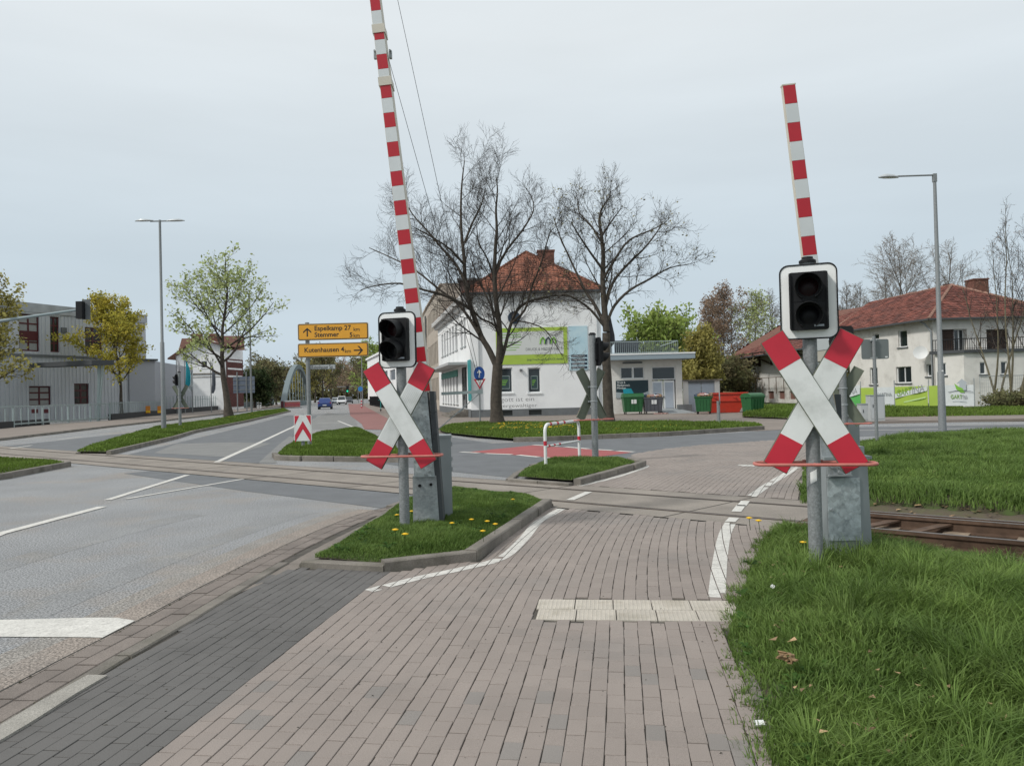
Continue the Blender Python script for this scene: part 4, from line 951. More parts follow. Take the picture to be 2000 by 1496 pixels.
# right barrier
br = D(1648, 1092, 6.95); tR = thing('barrier', 'raised barrier on the right, its shorter boom rising above the signal head', 'level crossing barrier', (br[0], br[1], .08), 0)
hb = 6.95 / 1500 * (1090 - 905)
m = MB(); m.add([(-.2, -.16, -.1), (.19, -.16, -.1), (.2, .2, -.1), (-.2, .2, -.1), (-.2, -.16, hb), (.165, -.16, hb), (.17, .2, hb), (-.2, .2, hb)], [(0, 1, 5, 4), (1, 2, 6, 5), (2, 3, 7, 6), (3, 0, 4, 7), (4, 5, 6, 7)])
m.box((-.01, .03, hb + .012), (.42, .42, .026)); m.box((.04, .05, hb + .06), (.26, .3, .09))
part('cabinet_body', m, grey_paint, tR)
m = MB(); m.box((-.055, -.17, .42), (.285, .012, .55)); dr = part('door_panel', m, galv_blotch, tR)
m = MB(); m.cyl((-.17, -.172, .42), (-.17, -.195, .42), .012, 8); part('lock', m, galv, dr)
m = MB(); m.box((-.1, -.19, .78), (.21, .02, .12)); m.box((-.1, -.2, .722), (.21, .05, .012)); br_o = part('bracket', m, galv, tR)
bolts(br_o, [(x, -.201, z) for x, z in ((-.165, .8), (-.105, .8), (-.045, .8), (-.1, .75))], .015, galv)
c1, c2 = loc(1606, 705, 7.05, tR), loc(1539, 168, 7.05, tR)
m = MB(); m.add([(-.2, -.08, hb), (.02, -.08, hb), (.02, .12, hb), (-.2, .12, hb), (-.25, -.06, c1.z - .02), (-.13, -.06, c1.z - .02), (-.13, .1, c1.z - .02), (-.25, .1, c1.z - .02)], [(0, 1, 5, 4), (1, 2, 6, 5), (2, 3, 7, 6), (3, 0, 4, 7), (4, 5, 6, 7)])
part('column', m, galv, tR)
m = MB(); q1 = loc(1648, 800, 7.1, tR); m.box((.0, .05, hb + .17), (.08, .2, .18)); m.box((-.03, .06, 1.28), (.1, .12, .3)); m.bar((-.05, .1, .95), (-.12, .1, 1.6), .05, .05); part('pivot', m, MT('dark_galv', (.06, .068, .075), .6), tR)
m = MB(); m.bar((-.02, 0, 1.1), (-.1, 0, 1.75), .035, .02); part('boom_fork', m, MT('beige_paint', (.5, .42, .27), .6), tR)
boom(tR, c1, c2, .145, .118, .1755, top_red=True, depth=.045)
mtop = MB(); mtop.box(c2 + Vector((0, 0, .002)), (.125, .055, .012), rot=Matrix.Rotation(-.09, 3, 'Y')); part('end_cap', mtop, boom_side, tR)
p = D(1657, 872, 15.6); t = thing('cabinet', 'grey barrier cabinet across the track behind the right saltire', 'cabinet', (p[0], p[1], .05), .1)
m = MB(); m.box((0, 0, .45), (.3, .34, .9)); m.box((0, 0, .91), (.34, .38, .03)); part('cabinet_body', m, grey_paint, t)
m = MB(); m.box((-.12, 0, 1.1), (.16, .2, .4)); part('pivot', m, galv, t)

# ------------------------------------------------------------------ railing hoop
fl, fr_ = G(1066, 911, .1), G(1132, 896, .1)
t = thing('hoop_railing', 'red and white tubular hoop railing on the small grass island', 'railing', (fl[0], fl[1], .1), math.atan2(fr_[1] - fl[1], fr_[0] - fl[0]))
Lr = math.hypot(fr_[0] - fl[0], fr_[1] - fl[1]); hr = .84; rr_ = .14
def hp(s):      # point along hoop by arc length
    segs = [hr - rr_, rr_ * PI / 2, Lr - 2 * rr_, rr_ * PI / 2, hr - rr_]
    if s < segs[0]: return (0, 0, s)
    s -= segs[0]
    if s < segs[1]: a = s / rr_; return (rr_ - rr_ * math.cos(a), 0, hr - rr_ + rr_ * math.sin(a))
    s -= segs[1]
    if s < segs[2]: return (rr_ + s, 0, hr)
    s -= segs[2]
    if s < segs[3]: a = s / rr_; return (Lr - rr_ + rr_ * math.sin(a), 0, hr - rr_ + rr_ * math.cos(a))
    s -= segs[3]; return (Lr, 0, hr - rr_ - s)
tot = 2 * (hr - rr_) + rr_ * PI + Lr - 2 * rr_
m = MB(); m.tube([hp(s) for s in np.linspace(0, tot - .001, 60)], .033, 12); m.tube([(0, 0, .4), (Lr, 0, .4)], .022, 10); part('railing_tube', m, plain_white, t, smooth=True)
for s in (.42, .98, 1.32, 1.66, tot - .5):
    m = MB(); m.tube([hp(s + q) for q in (0, .03, .06, .09)], .0345, 12); part('red_band', m, sig_red, t, smooth=True)
for x in (.12, .38, .64):
    if x + .09 < Lr: m = MB(); m.tube([(x, 0, .4), (x + .09, 0, .4)], .0235, 10); part('red_band', m, sig_red, t, smooth=True)

# ------------------------------------------------------------------ buildings
class Wall:
    def __init__(s, A, B, flip=False):
        s.A = np.array(A[:2], float); s.B = np.array(B[:2], float); s.L = np.linalg.norm(s.B - s.A); s.u = (s.B - s.A) / s.L
        s.n = np.array([s.u[1], -s.u[0]])
        if s.n @ (-s.A) < 0: s.n = -s.n          # outward = towards the viewer's side of the wall
        if flip: s.n = -s.n
    def hit(s, px, py):
        d = ray(px, py); k = (s.n @ s.A) / (s.n @ d[:2]); P = d * k; return float((P[:2] - s.A) @ s.u), float(P[2] + CH)
    def rect(s, x0, y0, x1, y1):
        xm, ym = (x0 + x1) / 2, (y0 + y1) / 2
        u0, u1 = s.hit(x0, ym)[0], s.hit(x1, ym)[0]; z1, z0 = s.hit(xm, y0)[1], s.hit(xm, y1)[1]
        return (min(u0, u1), min(z0, z1), max(u0, u1), max(z0, z1))
    def P(s, u, z, out=0.0):
        q = s.A + s.u * u + s.n * out; return (q[0], q[1], z)
    def wall(s, mb, z0, z1, holes=(), dep=.16, m=0, u0=0.0, u1=None, out=0.0):
        u1 = s.L if u1 is None else u1
        us = sorted({u0, u1} | {min(max(h[k], u0), u1) for h in holes for k in (0, 2)}); zs = sorted({z0, z1} | {min(max(h[k], z0), z1) for h in holes for k in (1, 3)})
        for i in range(len(us) - 1):
            for j in range(len(zs) - 1):
                cu, cz = (us[i] + us[i + 1]) / 2, (zs[j] + zs[j + 1]) / 2
                if us[i + 1] - us[i] < 1e-6 or zs[j + 1] - zs[j] < 1e-6 or any(h[0] < cu < h[2] and h[1] < cz < h[3] for h in holes): continue
                mb.add([s.P(us[i], zs[j], out), s.P(us[i + 1], zs[j], out), s.P(us[i + 1], zs[j + 1], out), s.P(us[i], zs[j + 1], out)], [(0, 1, 2, 3)], m)
        for a, b, c, d in holes:
            q = [(a, b), (c, b), (c, d), (a, d)]
            for k in range(4):
                (p0, p1), (p2, p3) = q[k], q[(k + 1) % 4]; mb.add([s.P(p0, p1, out), s.P(p2, p3, out), s.P(p2, p3, out - dep), s.P(p0, p1, out - dep)], [(0, 1, 2, 3)], m)
    def slab(s, mb, r, o0, o1, m=0):
        a, b, c, d = r
        V = [s.P(a, b, o0), s.P(c, b, o0), s.P(c, d, o0), s.P(a, d, o0), s.P(a, b, o1), s.P(c, b, o1), s.P(c, d, o1), s.P(a, d, o1)]
        mb.add(V, [(0, 1, 2, 3), (4, 5, 6, 7), (0, 1, 5, 4), (1, 2, 6, 5), (2, 3, 7, 6), (3, 0, 4, 7)], m)
def bpart(name, mb, mats, root, label=None, kind=None, smooth=False, fixn=True):
    o = part(name, mb, mats, root, label=label, kind=kind, smooth=smooth, fixn=fixn); o.location = -root.location; return o
def child(name, mb, mats, par, fixn=True, kind=None):        # sub-part: the part already carries the offset
    return part(name, mb, mats, par, fixn=fixn, kind=kind)
def window(w, root, r, frame=frame_white, pane=glass, dep=.14, mull=(1,), fw=.06, sill=True, rows=(1,), sillmat=None):
    a, b, c, d = r; m = MB()
    for q in ((a, b, a + fw, d), (c - fw, b, c, d), (a + fw, b, c - fw, b + fw), (a + fw, d - fw, c - fw, d)): w.slab(m, q, -dep, -dep + .05)
    n = len(mull)
    for i in range(1, n + 1 if n > 1 or mull[0] > 1 else 1): pass
    k = mull[0]
    for i in range(1, k): x = a + (c - a) * i / k; w.slab(m, (x - fw * .6, b + fw, x + fw * .6, d - fw), -dep + .001, -dep + .052)
    for j in range(1, rows[0]): z = b + (d - b) * j / rows[0]; w.slab(m, (a + fw, z - fw * .5, c - fw, z + fw * .5), -dep + .002, -dep + .054)
    o = bpart('window', m, frame, root)
    m = MB(); w.slab(m, (a + .004, b + .004, c - .004, d - .004), -dep - .03, -dep + .015); child('pane', m, pane, o)
    if sill: m = MB(); w.slab(m, (a - .08, b - .09, c + .08, b - .005), -.02, .07); child('sill', m, sillmat or frame, o)
    return o
def pantiles(P0, e, s, poly, tw, tl, seed=0, lift=.035, bump=.04):
    """P0 corner, e unit along eave, s unit up the slope, poly in (u,v)"""
    r = np.random.default_rng(seed); e, s = np.array(e, float), np.array(s, float); n = np.cross(e, s); n = n if n[2] > 0 else -n
    P = np.array(poly); lo, hi = P.min(0), P.max(0); U, Vv = np.meshgrid(np.arange(lo[0], hi[0], tw), np.arange(lo[1], hi[1], tl), indexing='ij')
    U, Vv = U.ravel(), Vv.ravel(); C = np.stack([U + tw / 2, Vv + tl / 2], 1); k = inside(C, poly); U, Vv = U[k], Vv[k]; N = len(U)
    du = np.array([0, .33, .66, 1.0]) * tw; hh = np.array([0, bump, bump * .9, .0]); vs = []
    j = r.normal(0, .008, N)
    for dv, l in ((0, lift), (tl * 1.12, 0)):
        for q in range(4): vs.append(np.array(P0)[None] + (U + du[q])[:, None] * e + (Vv + dv)[:, None] * s + (hh[q] + l + j)[:, None] * n)
    for q in (0, 3): vs.append(np.array(P0)[None] + (U + du[q])[:, None] * e + Vv[:, None] * s + (0 * U)[:, None] * n)
    V = np.stack(vs, 1).reshape(-1, 3); b = 10 * np.arange(N)[:, None]
    f = np.concatenate([b + np.array([[i, i + 1, i + 5, i + 4]]) for i in range(3)] + [b + np.array([[8, 9, 3, 0]]), b + np.array([[0, 3, 2, 1]])])
    return V, f, np.repeat(r.uniform(0, 1, N), 10)
def roof(root, faces, mat, tw, tl, seed=1, under=None, bump=.04):
    VV, FF, RR, o = [], [], [], 0; mb = MB()
    for poly3 in faces:          # first edge is the eave
        P = [np.array(p, float) for p in poly3]; e = P[1] - P[0]; e /= np.linalg.norm(e); c = P[2] - P[0]; s = c - e * (c @ e); s /= np.linalg.norm(s)
        uv = [((p - P[0]) @ e, (p - P[0]) @ s) for p in P]
        V, f, q = pantiles(P[0], e, s, uv, tw, tl, seed, bump=bump); VV.append(V); FF.append(f + o); RR.append(q); o += len(V); seed += 1
        mb.add(P, [tuple(range(len(P)))])
    ob = link('roof', mb.mesh('roof', under or chimney_mat), root); ob.location = -root.location
    t = link('roof_tiles', npmesh('roof_tiles', np.concatenate(VV), [np.concatenate(FF)], mat, rndv=np.concatenate(RR)), ob); t['kind'] = 'stuff'
    return ob
def flat_text(w, root, txt, r, mat, out=.02, bold=0.0, sx=None, par=None):
    """lettering filling rect r on wall w"""
    a, b, c, d = r; rz = math.atan2(-w.n[0], w.n[1]) + PI          # text faces along n
    P = w.P((a + c) / 2, (b + d) / 2, out); M = face_M(P[0], P[1], P[2], math.atan2(w.n[1], w.n[0]) + PI / 2)
    o = lettering(txt, 1.0, Matrix(), mat, par or root, bold=bold, ext=.002)
    xs = [v.co.x for v in o.data.vertices]; ys = [v.co.y for v in o.data.vertices]
    if not xs: return o
    S = Matrix.Diagonal(((c - a) / (max(xs) - min(xs)), (d - b) / (max(ys) - min(ys)), 1, 1)); T_ = Matrix.Translation((-(max(xs) + min(xs)) / 2, -(max(ys) + min(ys)) / 2, 0))
    o.data.transform(M @ S @ T_)
    if par is None: o.location = -root.location
    return o
# --- white print house
Yh = 51.0; cA = D(921, 815, Yh); cB = D(1178, 806, Yh); cL = D(859, 804, 71.5)
zE = 8.15
hs = thing('print_house', 'white two-storey corner house with an orange tiled hip roof and green wall banner', 'house', (cA[0], cA[1], 0))
wf = Wall(cA, cB); wl = Wall(cA, cL)
cR2 = (cB[0] + (cL[0] - cA[0]) * .6, cL[1])
def PX(x0, y0, x1, y1, w): return w.rect(x0, y0, x1, y1)
fr1 = PX(971, 718, 1001, 767, wf); fr2 = PX(1031, 718, 1056, 767, wf); bs1 = PX(980, 806, 1001, 813, wf); bs2 = PX(1033, 805.5, 1058, 813, wf)
upper = [(125, 142, 505, 750), (152, 168, 490, 738), (180, 196, 470, 728), (210, 226, 450, 715), (240, 258, 428, 703), (272, 296, 403, 688), (330, 352, 372, 662), (365, 386, 352, 645)]
lower = [(137, 148, 952, 1262), (163, 176, 945, 1264), (190, 203, 938, 1265), (218, 232, 930, 1266), (250, 265, 920, 1266), (282, 304, 910, 1267)]
cvt = lambda q: (840 + q[0] / 5.54, 560 + q[2] / 5.54, 840 + q[1] / 5.54, 560 + q[3] / 5.54)
lw = [wl.rect(*cvt(q)) for q in upper + lower]; lw = [(a, (lw[5][1] if i < 8 else lw[11][1]), c, (lw[5][3] if i < 8 else lw[11][3])) for i, (a, b, c, d) in enumerate(lw)]
door_r = wl.rect(*cvt((345, 400, 870, 1320)))
m = MB(); wf.wall(m, .5, zE, [fr1, fr2]); wl.wall(m, .5, zE, lw + [(door_r[0], .55, door_r[2], door_r[3])], dep=.25)
wb = Wall(cB, cR2, flip=True); wb.wall(m, 0, zE); wbk = Wall(cL, cR2, flip=True); wbk.wall(m, 0, zE)
bpart('wall', m, white_wall, hs, fixn=False)
m = MB(); wf.wall(m, -.1, .5, [(max(q[0], .1), .08, q[2], .42) for q in (bs1, bs2)], out=.03); wl.wall(m, -.1, .55, out=.03); m.add([wf.P(0, .5, 0), wf.P(wf.L, .5, 0), wf.P(wf.L, .5, .03), wf.P(0, .5, .03)], [(0, 1, 2, 3)]); bpart('plinth', m, plinth_mat, hs, fixn=False)
for q in (bs1, bs2): m = MB(); wf.slab(m, (q[0], .08, q[2], .42), -.1, -.08); bpart('cellar_window', m, glass, hs)
for k_, q in enumerate((fr1, fr2)):
    o = window(wf, hs, q, dep=.16, fw=.07, mull=(1,)); a, b, c, d = q; m = MB()
    wf.slab(m, (a + .2, b + .25, c - .2, b + (d - b) * .68), -.143, -.135, 0); p_ = child('poster', m, MT('poster_dark', (.03, .06, .06), .4), o)
    for x0, z0, x1, z1 in ((a + .2, b + .25, c - .2, b + .28), (a + .2, b + (d - b) * .68 - .03, c - .2, b + (d - b) * .68), (a + .2, b + .28, a + .23, b + (d - b) * .66), (c - .23, b + .28, c - .2, b + (d - b) * .66)):
        m = MB(); wf.slab(m, (x0, z0, x1, z1), -.135, -.132); child('poster_edge', m, fence_mat, o)
    for i in range(4): m = MB(); wf.slab(m, (a + .28, b + .8 - .1 * i, c - .32 - .05 * i, b + .84 - .1 * i), -.134, -.131); child('poster_line', m, lime2, o)
for i, q in enumerate(lw): window(wl, hs, q, dep=.22, fw=.05, frame=pane_grey if i < 8 else pane_grey, rows=(2,))
a, b, c, d = door_r; m = MB(); wl.slab(m, (a, .55, c, d), -.9, -.85); bpart('door', m, plinth_mat, hs)
m = MB(); wl.slab(m, (a - .1, .5, a, d), -.9, -.02); wl.slab(m, (c, .5, c + .1, d), -.9, -.02); wl.slab(m, (a, d, c, d + .1), -.9, -.02); bpart('entrance_recess', m, plinth_mat, hs)
ca = wl.rect(*cvt((120, 405, 790, 812))); m = MB(); wl.slab(m, (a - .4, d + .12, ca[2], d + .3), 0, 1.3); bpart('canopy', m, MT('canopy_grey', (.4, .41, .41), .6), hs)
m = MB(); q = wl.rect(*cvt((125, 300, 835, 875))); wl.slab(m, (q[0], d - .55, q[2], d - .05), .02, .06); bpart('green_sign', m, MT('green_print', (.01, .22, .16), .5), hs)
q = wl.rect(*cvt((414, 446, 790, 1235))); m = MB(); wl.slab(m, (q[0], q[1], q[2], q[3]), .01, .04); bpart('teal_banner', m, MT('teal_print', (.02, .26, .27), .5), hs)
for i in range(4): m = MB(); wl.slab(m, (a - .6, -.05, c + 1.2 + .3 * i, .5 - .12 * i), .03 + .32 * i, .36 + .32 * i); bpart('step', m, kerb_mat, hs)
m = MB(); wl.slab(m, (-.05, zE - .35, wl.L + .3, zE + .02), .002, .55); wl.slab(m, (-.05, zE - .6, wl.L + .3, zE - .35), .002, .3); bpart('cornice', m, MT('cornice_grey', (.5, .5, .49), .8), hs)
m = MB(); wf.slab(m, (-.0, zE - .55, wf.L, zE - .003), .002, .03); bpart('frieze', m, MT('cornice_grey', (.5, .5, .49), .8), hs)
m = MB(); wf.slab(m, (-.3, zE + .0, wf.L + .3, zE + .14), .003, .42); bpart('gutter', m, MT('dark_gutter', (.06, .065, .07), .6), hs)
m = MB()
for px in (935, 1167): u = wf.hit(px, 700)[0]; m.cyl(wf.P(u, .5, .08), wf.P(u, zE, .08), .055, 8)
bpart('downpipe', m, MT('pipe_pale', (.55, .57, .58), .6), hs, kind='stuff')
# roof
zt = (766 - 494) / 1500 * 57 + 1.6; apex = D(1027, 493, 57.0); rd = np.array([cL[0] - cA[0], cL[1] - cA[1]]); rd = rd / np.linalg.norm(rd)
e0 = (cA[0] - .35, cA[1] - .4, zE + .08); e1 = (cB[0] + .35, cB[1] - .4, zE + .08); ap = tuple(apex); rb = (apex[0] + rd[0] * 11, apex[1] + rd[1] * 11, apex[2])
eb = (cR2[0] + .35, cR2[1], zE + .08); el = (cL[0] - .5, cL[1] + .3, zE + .08)
ro = roof(hs, [(e0, e1, ap), (e1, eb, rb, ap), (el, e0, ap, rb), (eb, el, rb)], roof_tile, .25, .34, 3)
m = MB()
for a_, b_ in ((e0, ap), (e1, ap)):
    n_ = 26
    for i in range(n_): p0 = Vector(a_).lerp(Vector(b_), i / n_); p1 = Vector(a_).lerp(Vector(b_), (i + 1.15) / n_); m.cyl(p0 + Vector((0, 0, .06)), p1 + Vector((0, 0, .03)), .1, 8, 0, .085)
o = child('ridge_tiles', m, roof_tile, ro, kind='stuff')
# dormer on the left slope and chimney
dl = D(937, 556, 56.5); m = MB(); m.box((dl[0] - .3, dl[1] + 1.5, zE + .9), (2.2, 3.4, 1.7)); o = bpart('dormer', m, MT('dormer_dark', (.1, .07, .06), .8), hs)
m = MB(); m.box((dl[0] - .3, dl[1] + 1.5, zE + 1.82), (2.7, 3.8, .14)); child('dormer_roof', m, plinth_mat, o)
ch = D(1066, 505, 61); m = MB(); m.box((ch[0], ch[1], ch[2] - .8), (1.3, .9, 2.6)); m.box((ch[0], ch[1], ch[2] + .55), (1.42, 1.0, .12)); o = child('chimney', m, chimney_mat, ro); m = MB(); m.cyl((ch[0] + .1, ch[1], ch[2] + .5), (ch[0] + .1, ch[1], ch[2] + .95), .12, 8); child('chimney_pot', m, plinth_mat, ro)
# banners on the front wall
def board(name, r, mat, w, root, o0=.02, o1=.05): m = MB(); w.slab(m, r, o0, o1); return bpart(name, m, mat, root)
gb = PX(969, 640, 1108, 711, wf); gb = (gb[0], gb[1], gb[2], gb[3]); ban = board('green_banner', gb, lime, wf, hs)
a, b, c, d = gb; wr = (a + .25, b + (d - b) * .26, c - .25, d - .25); m = MB(); wf.slab(m, wr, .052, .056); child('banner_field', m, MT('banner_white', (.6, .62, .6), .6), ban)
for i in range(9):
    zz = wr[1] + .3 + i * .17; hw = math.sqrt(max(0, .78 ** 2 - (zz - wr[1] - .98) ** 2)); m = MB()
    if abs(i - 4) > .6 : wf.slab(m, (a + .95 - hw, zz, a + .95 + hw, zz + .045), .058, .061); child('stripe_logo', m, lime2, ban)
for i in range(3): m = MB(); x = wr[2] - 1.55 + i * .36; m.tube([wf.P(x, wr[3] - .85, .06), wf.P(x + .05, wr[3] - .55, .06), wf.P(x + .2, wr[3] - .42, .06), wf.P(x + .3, wr[3] - .6, .06), wf.P(x + .3, wr[3] - .85, .06)], .055, 6, i % 2); child('arch_logo', m, [lime2, navy], ban)
flat_text(wf, hs, 'DRUCK & MEDIENWELT', PX(1027, 679, 1098, 684.5, wf), plinth_mat, .058)
flat_text(wf, hs, 'MEDIENWELT', PX(993, 667.5, 1012, 671, wf), plinth_mat, .062)
flat_text(wf, hs, 'Junge Freunde von AusDRUCK werden!', PX(1029, 699.5, 1101, 705, wf), navy, .052)
bb = PX(1111, 637, 1148, 723, wf); ban2 = board('blue_banner', bb, sky_print, wf, hs)
for i, (t_, y0) in enumerate((('DIGITALDRUCK', 693), ('OFFSETDRUCK', 700.5), ('WERBETECHNIK', 708), ('GESTALTUNG', 715.5))):
    q = PX(1115.5, y0, 1147, y0 + 4.8, wf); m = MB(); wf.slab(m, q, .052, .056); child('sign_strip', m, navy, ban2)
    flat_text(wf, hs, t_, PX(1117, y0 + 1, 1142, y0 + 3.8, wf), plain_white, .058)
graf = MT('graffiti_ink', (.22, .22, .22), .8)
flat_text(wf, hs, 'gott ist ein', PX(978, 776, 1043, 786.5, wf), graf, .004, bold=-.012); flat_text(wf, hs, 'vergewaltiger', PX(976, 788.5, 1049, 797.5, wf), graf, .004, bold=-.012)
m = MB(); q = PX(1015, 721, 1020, 725, wf); wf.slab(m, q, 0, .2); bpart('wall_lamp', m, plinth_mat, hs)
m = MB(); pc = wf.P(*PX(1004, 619, 1006, 621, wf)[:2], .15); m.lathe([(.4, 0), (.42, .05), (.4, .1)], 20); me = m.mesh('wall_clock', navy); o = link('wall_clock', me, hs); o.location = Vector(pc) - hs.location; o.rotation_euler = (PI / 2, 0, 0)

# --- flat annex
an = thing('annex', 'low white flat-roofed annex with double doors beside the print house', 'annex', (*D(1265, 807, Yh)[:2], 0))
aA = D(1186, 806, Yh - .2); aB = D(1334, 803, Yh - .2); wa = Wall(aA, aB); hA_ = wa.hit(1260, 703)[1]
w1_ = wa.rect(1212, 717, 1236, 740); w2_ = wa.rect(1236.5, 717, 1258, 740); tr_ = wa.rect(1273, 716, 1319, 741.5); dd = wa.rect(1273, 743.5, 1319, 801)
m = MB(); wa.wall(m, 0, hA_, [(w1_[0], w1_[1], w2_[2], w1_[3]), (tr_[0], dd[1], tr_[2], tr_[3])]); bkw = Wall(aB, (aB[0] + .6, aB[1] + 9), flip=True); bkw.wall(m, 0, hA_)
bpart('wall', m, old_white, an, fixn=False)
for q in (w1_, w2_): window(wa, an, (q[0], w1_[1], q[2], w1_[3]), dep=.13, sill=False)
window(wa, an, tr_, dep=.13, sill=False, pane=glass)
md = (dd[0] + dd[2]) / 2
for q in ((dd[0] + .03, dd[1], md - .02, dd[3]), (md + .02, dd[1], dd[2] - .03, dd[3])):
    m = MB(); wa.slab(m, q, -.12, -.06); o = bpart('door', m, frame_white, an); m = MB(); wa.slab(m, (q[0] + .1, q[1] + .12, q[2] - .1, q[3] - .12), -.06, -.045); child('door_panel', m, pale_door, o)
m = MB(); wa.slab(m, (md - .0, 1.0, md + .06, 1.12), -.06, -.0); bpart('door_handle', m, plinth_mat, an)
rA = wa.hit(1197, 697)[0]; rB = wa.hit(1350, 697)[0]; m = MB()
m.add([wa.P(rA - .6, hA_, 1.1), wa.P(rB, hA_, 1.1), wa.P(rB, hA_, -9), wa.P(rA - .6, hA_, -9), wa.P(rA - .6, hA_ + .3, 1.1), wa.P(rB, hA_ + .3, 1.1), wa.P(rB, hA_ + .3, -9), wa.P(rA - .6, hA_ + .3, -9)], [(0, 1, 2, 3), (4, 5, 6, 7), (0, 1, 5, 4), (1, 2, 6, 5), (2, 3, 7, 6), (3, 0, 4, 7)])
bpart('roof', m, MT('fascia_blue', (.27, .33, .37), .6), an); m = MB(); wa.slab(m, (rA - .62, hA_ + .3, rB + .02, hA_ + .4), -9, 1.13); bpart('roof_edge', m, frame_white, an)
sg = wa.rect(1203, 743, 1266, 777); so = board('print_sign', sg, MT('sign_dark_teal', (.012, .035, .045), .5), wa, an)
for i, t_ in enumerate(('Druck &', 'Medienwelt', 'Minden')):
    wpx = (16, 25, 17)[i]; flat_text(wa, an, t_, wa.rect(1205, 745 + i * 5.3, 1205 + wpx, 749.2 + i * 5.3), plain_white, .055)
a, b, c, d = sg; m = MB(); m.add([wa.P(a, b, .053), wa.P(c, b, .053), wa.P(c, b + .42, .053), wa.P(a + 1.5, b + .2, .053), wa.P(a, b + .4, .053)], [(0, 1, 2, 3, 4)]); child('sign_wave', m, MT('wave_grey', (.35, .4, .42), .5), so)
m = MB(); m.add([wa.P(a + .5, b + .25, .056), wa.P(a + 1.25, b + .12, .056), wa.P(a + 1.0, b + .62, .056), wa.P(a + .45, b + .62, .056)], [(0, 1, 2, 3)]); child('sign_cube', m, teal, so)
m = MB(); wa.slab(m, wa.rect(1216, 707, 1254, 710), .0, .12); bpart('wall_lamp', m, plinth_mat, an)
bk = wa.rect(1322, 790, 1348, 801); m = MB(); wa.slab(m, (bk[0], 0, bk[2], bk[3]), -.6, .5); bpart('loading_block', m, plinth_mat, an)
m = MB(); ra = wa.P(dd[0] + .3, .25, .3); m.add([wa.P(dd[0] + .2, .28, .0), wa.P(dd[2] + .1, .28, .0), wa.P(dd[2] + 1.0, .012, 1.9), wa.P(dd[0] + .6, .012, 1.9), wa.P(dd[0] + .2, 0, .0), wa.P(dd[2] + .1, 0, .0)], [(0, 1, 2, 3), (1, 5, 2), (0, 4, 3)]); bpart('ramp', m, galv, an)
# roof terrace railing
rl = thing('terrace_railing', 'thin pale metal railing round the roof terrace of the annex', 'railing', wa.P(2, hA_ + .4, 0))
zr0 = hA_ + .4; zr1 = wa.hit(1260, 667)[1]; uA = wa.hit(1192, 680)[0]; uB = wa.hit(1324, 680)[0]
m = MB(); m.bar(wa.P(uA, zr1, 0), wa.P(uB, zr1, 0), .04); m.bar(wa.P(uB, zr1, 0), wa.P(uB, zr1, -6), .04); m.bar(wa.P(uA, zr0 + .1, 0), wa.P(uB, zr0 + .1, 0), .03); bpart('handrail', m, fence_mat, rl, kind='stuff')
mb_ = MB(); mb_.box((0, 0, (zr1 - zr0) / 2), (.022, .022, zr1 - zr0)); bal = mb_.mesh('baluster', fence_mat)
nb = int((uB - uA) / .13)
for i in range(nb + 1): q = wa.P(uA + (uB - uA) * i / nb, zr0, 0); link('baluster', bal, rl, Vector(q) - rl.location)
m = MB(); q = wa.P(wa.hit(1230, 685)[0], zr0 + .5, -.1)
t = thing('privacy_screen', 'dark screen panel tied behind the terrace railing', 'screen', wa.P(wa.hit(1225, 685)[0], zr0, -.2)); m.box((0, 0, .5), (1.6, .03, .85)); part('screen_panel', m, MT('screen_dark', (.03, .035, .05), .8), t)
t = thing('folded_parasol', 'dark folded parasol standing on the terrace behind the bare tree trunk', 'parasol', wa.P(wa.hit(1199, 685)[0], zr0, -1.5))
m = MB(); m.lathe([(.05, 0), (.05, .6), (.3, .9), (.28, 1.4), (.12, 2.2), (.05, 2.6), (.02, 2.8)], 10); part('parasol_cloth', m, MT('parasol_dark', (.03, .03, .035), .9), t); m = MB(); m.box((0, 0, .05), (.6, .6, .1)); part('parasol_base', m, plinth_mat, t)
# garage
ga = thing('garage', 'small white garage with two pale doors between annex and skip', 'garage', (*D(1370, 803, Yh + .3)[:2], 0))
gA = D(1335, 803, Yh + .3); gB = D(1407, 801, Yh + .3); wg = Wall(gA, gB); hg = wg.hit(1370, 743.5)[1]
gd = wg.rect(1345, 748, 1396, 801); m = MB(); wg.wall(m, 0, hg, [(gd[0], 0.0, gd[2], gd[3])]); Wall(gB, (gB[0] + .8, gB[1] + 6), flip=True).wall(m, 0, hg); m.add([wg.P(0, hg), wg.P(wg.L, hg), wg.P(wg.L, hg, -6), wg.P(0, hg, -6)], [(0, 1, 2, 3)]); bpart('wall', m, old_white, ga, fixn=False)
mg = (gd[0] + gd[2]) / 2
for q in ((gd[0], 0.02, mg - .015, gd[3]), (mg + .015, 0.02, gd[2], gd[3])): m = MB(); wg.slab(m, q, -.1, -.06); bpart('door', m, pale_door, ga)
m = MB(); wg.slab(m, (-.1, hg, wg.L + .15, hg + .08), -6, .15); bpart('roof_edge', m, kerb_mat, ga); m = MB(); wg.slab(m, (gd[0], gd[3], gd[2], gd[3] + .12), -.05, .05); bpart('door_lintel', m, plinth_mat, ga)

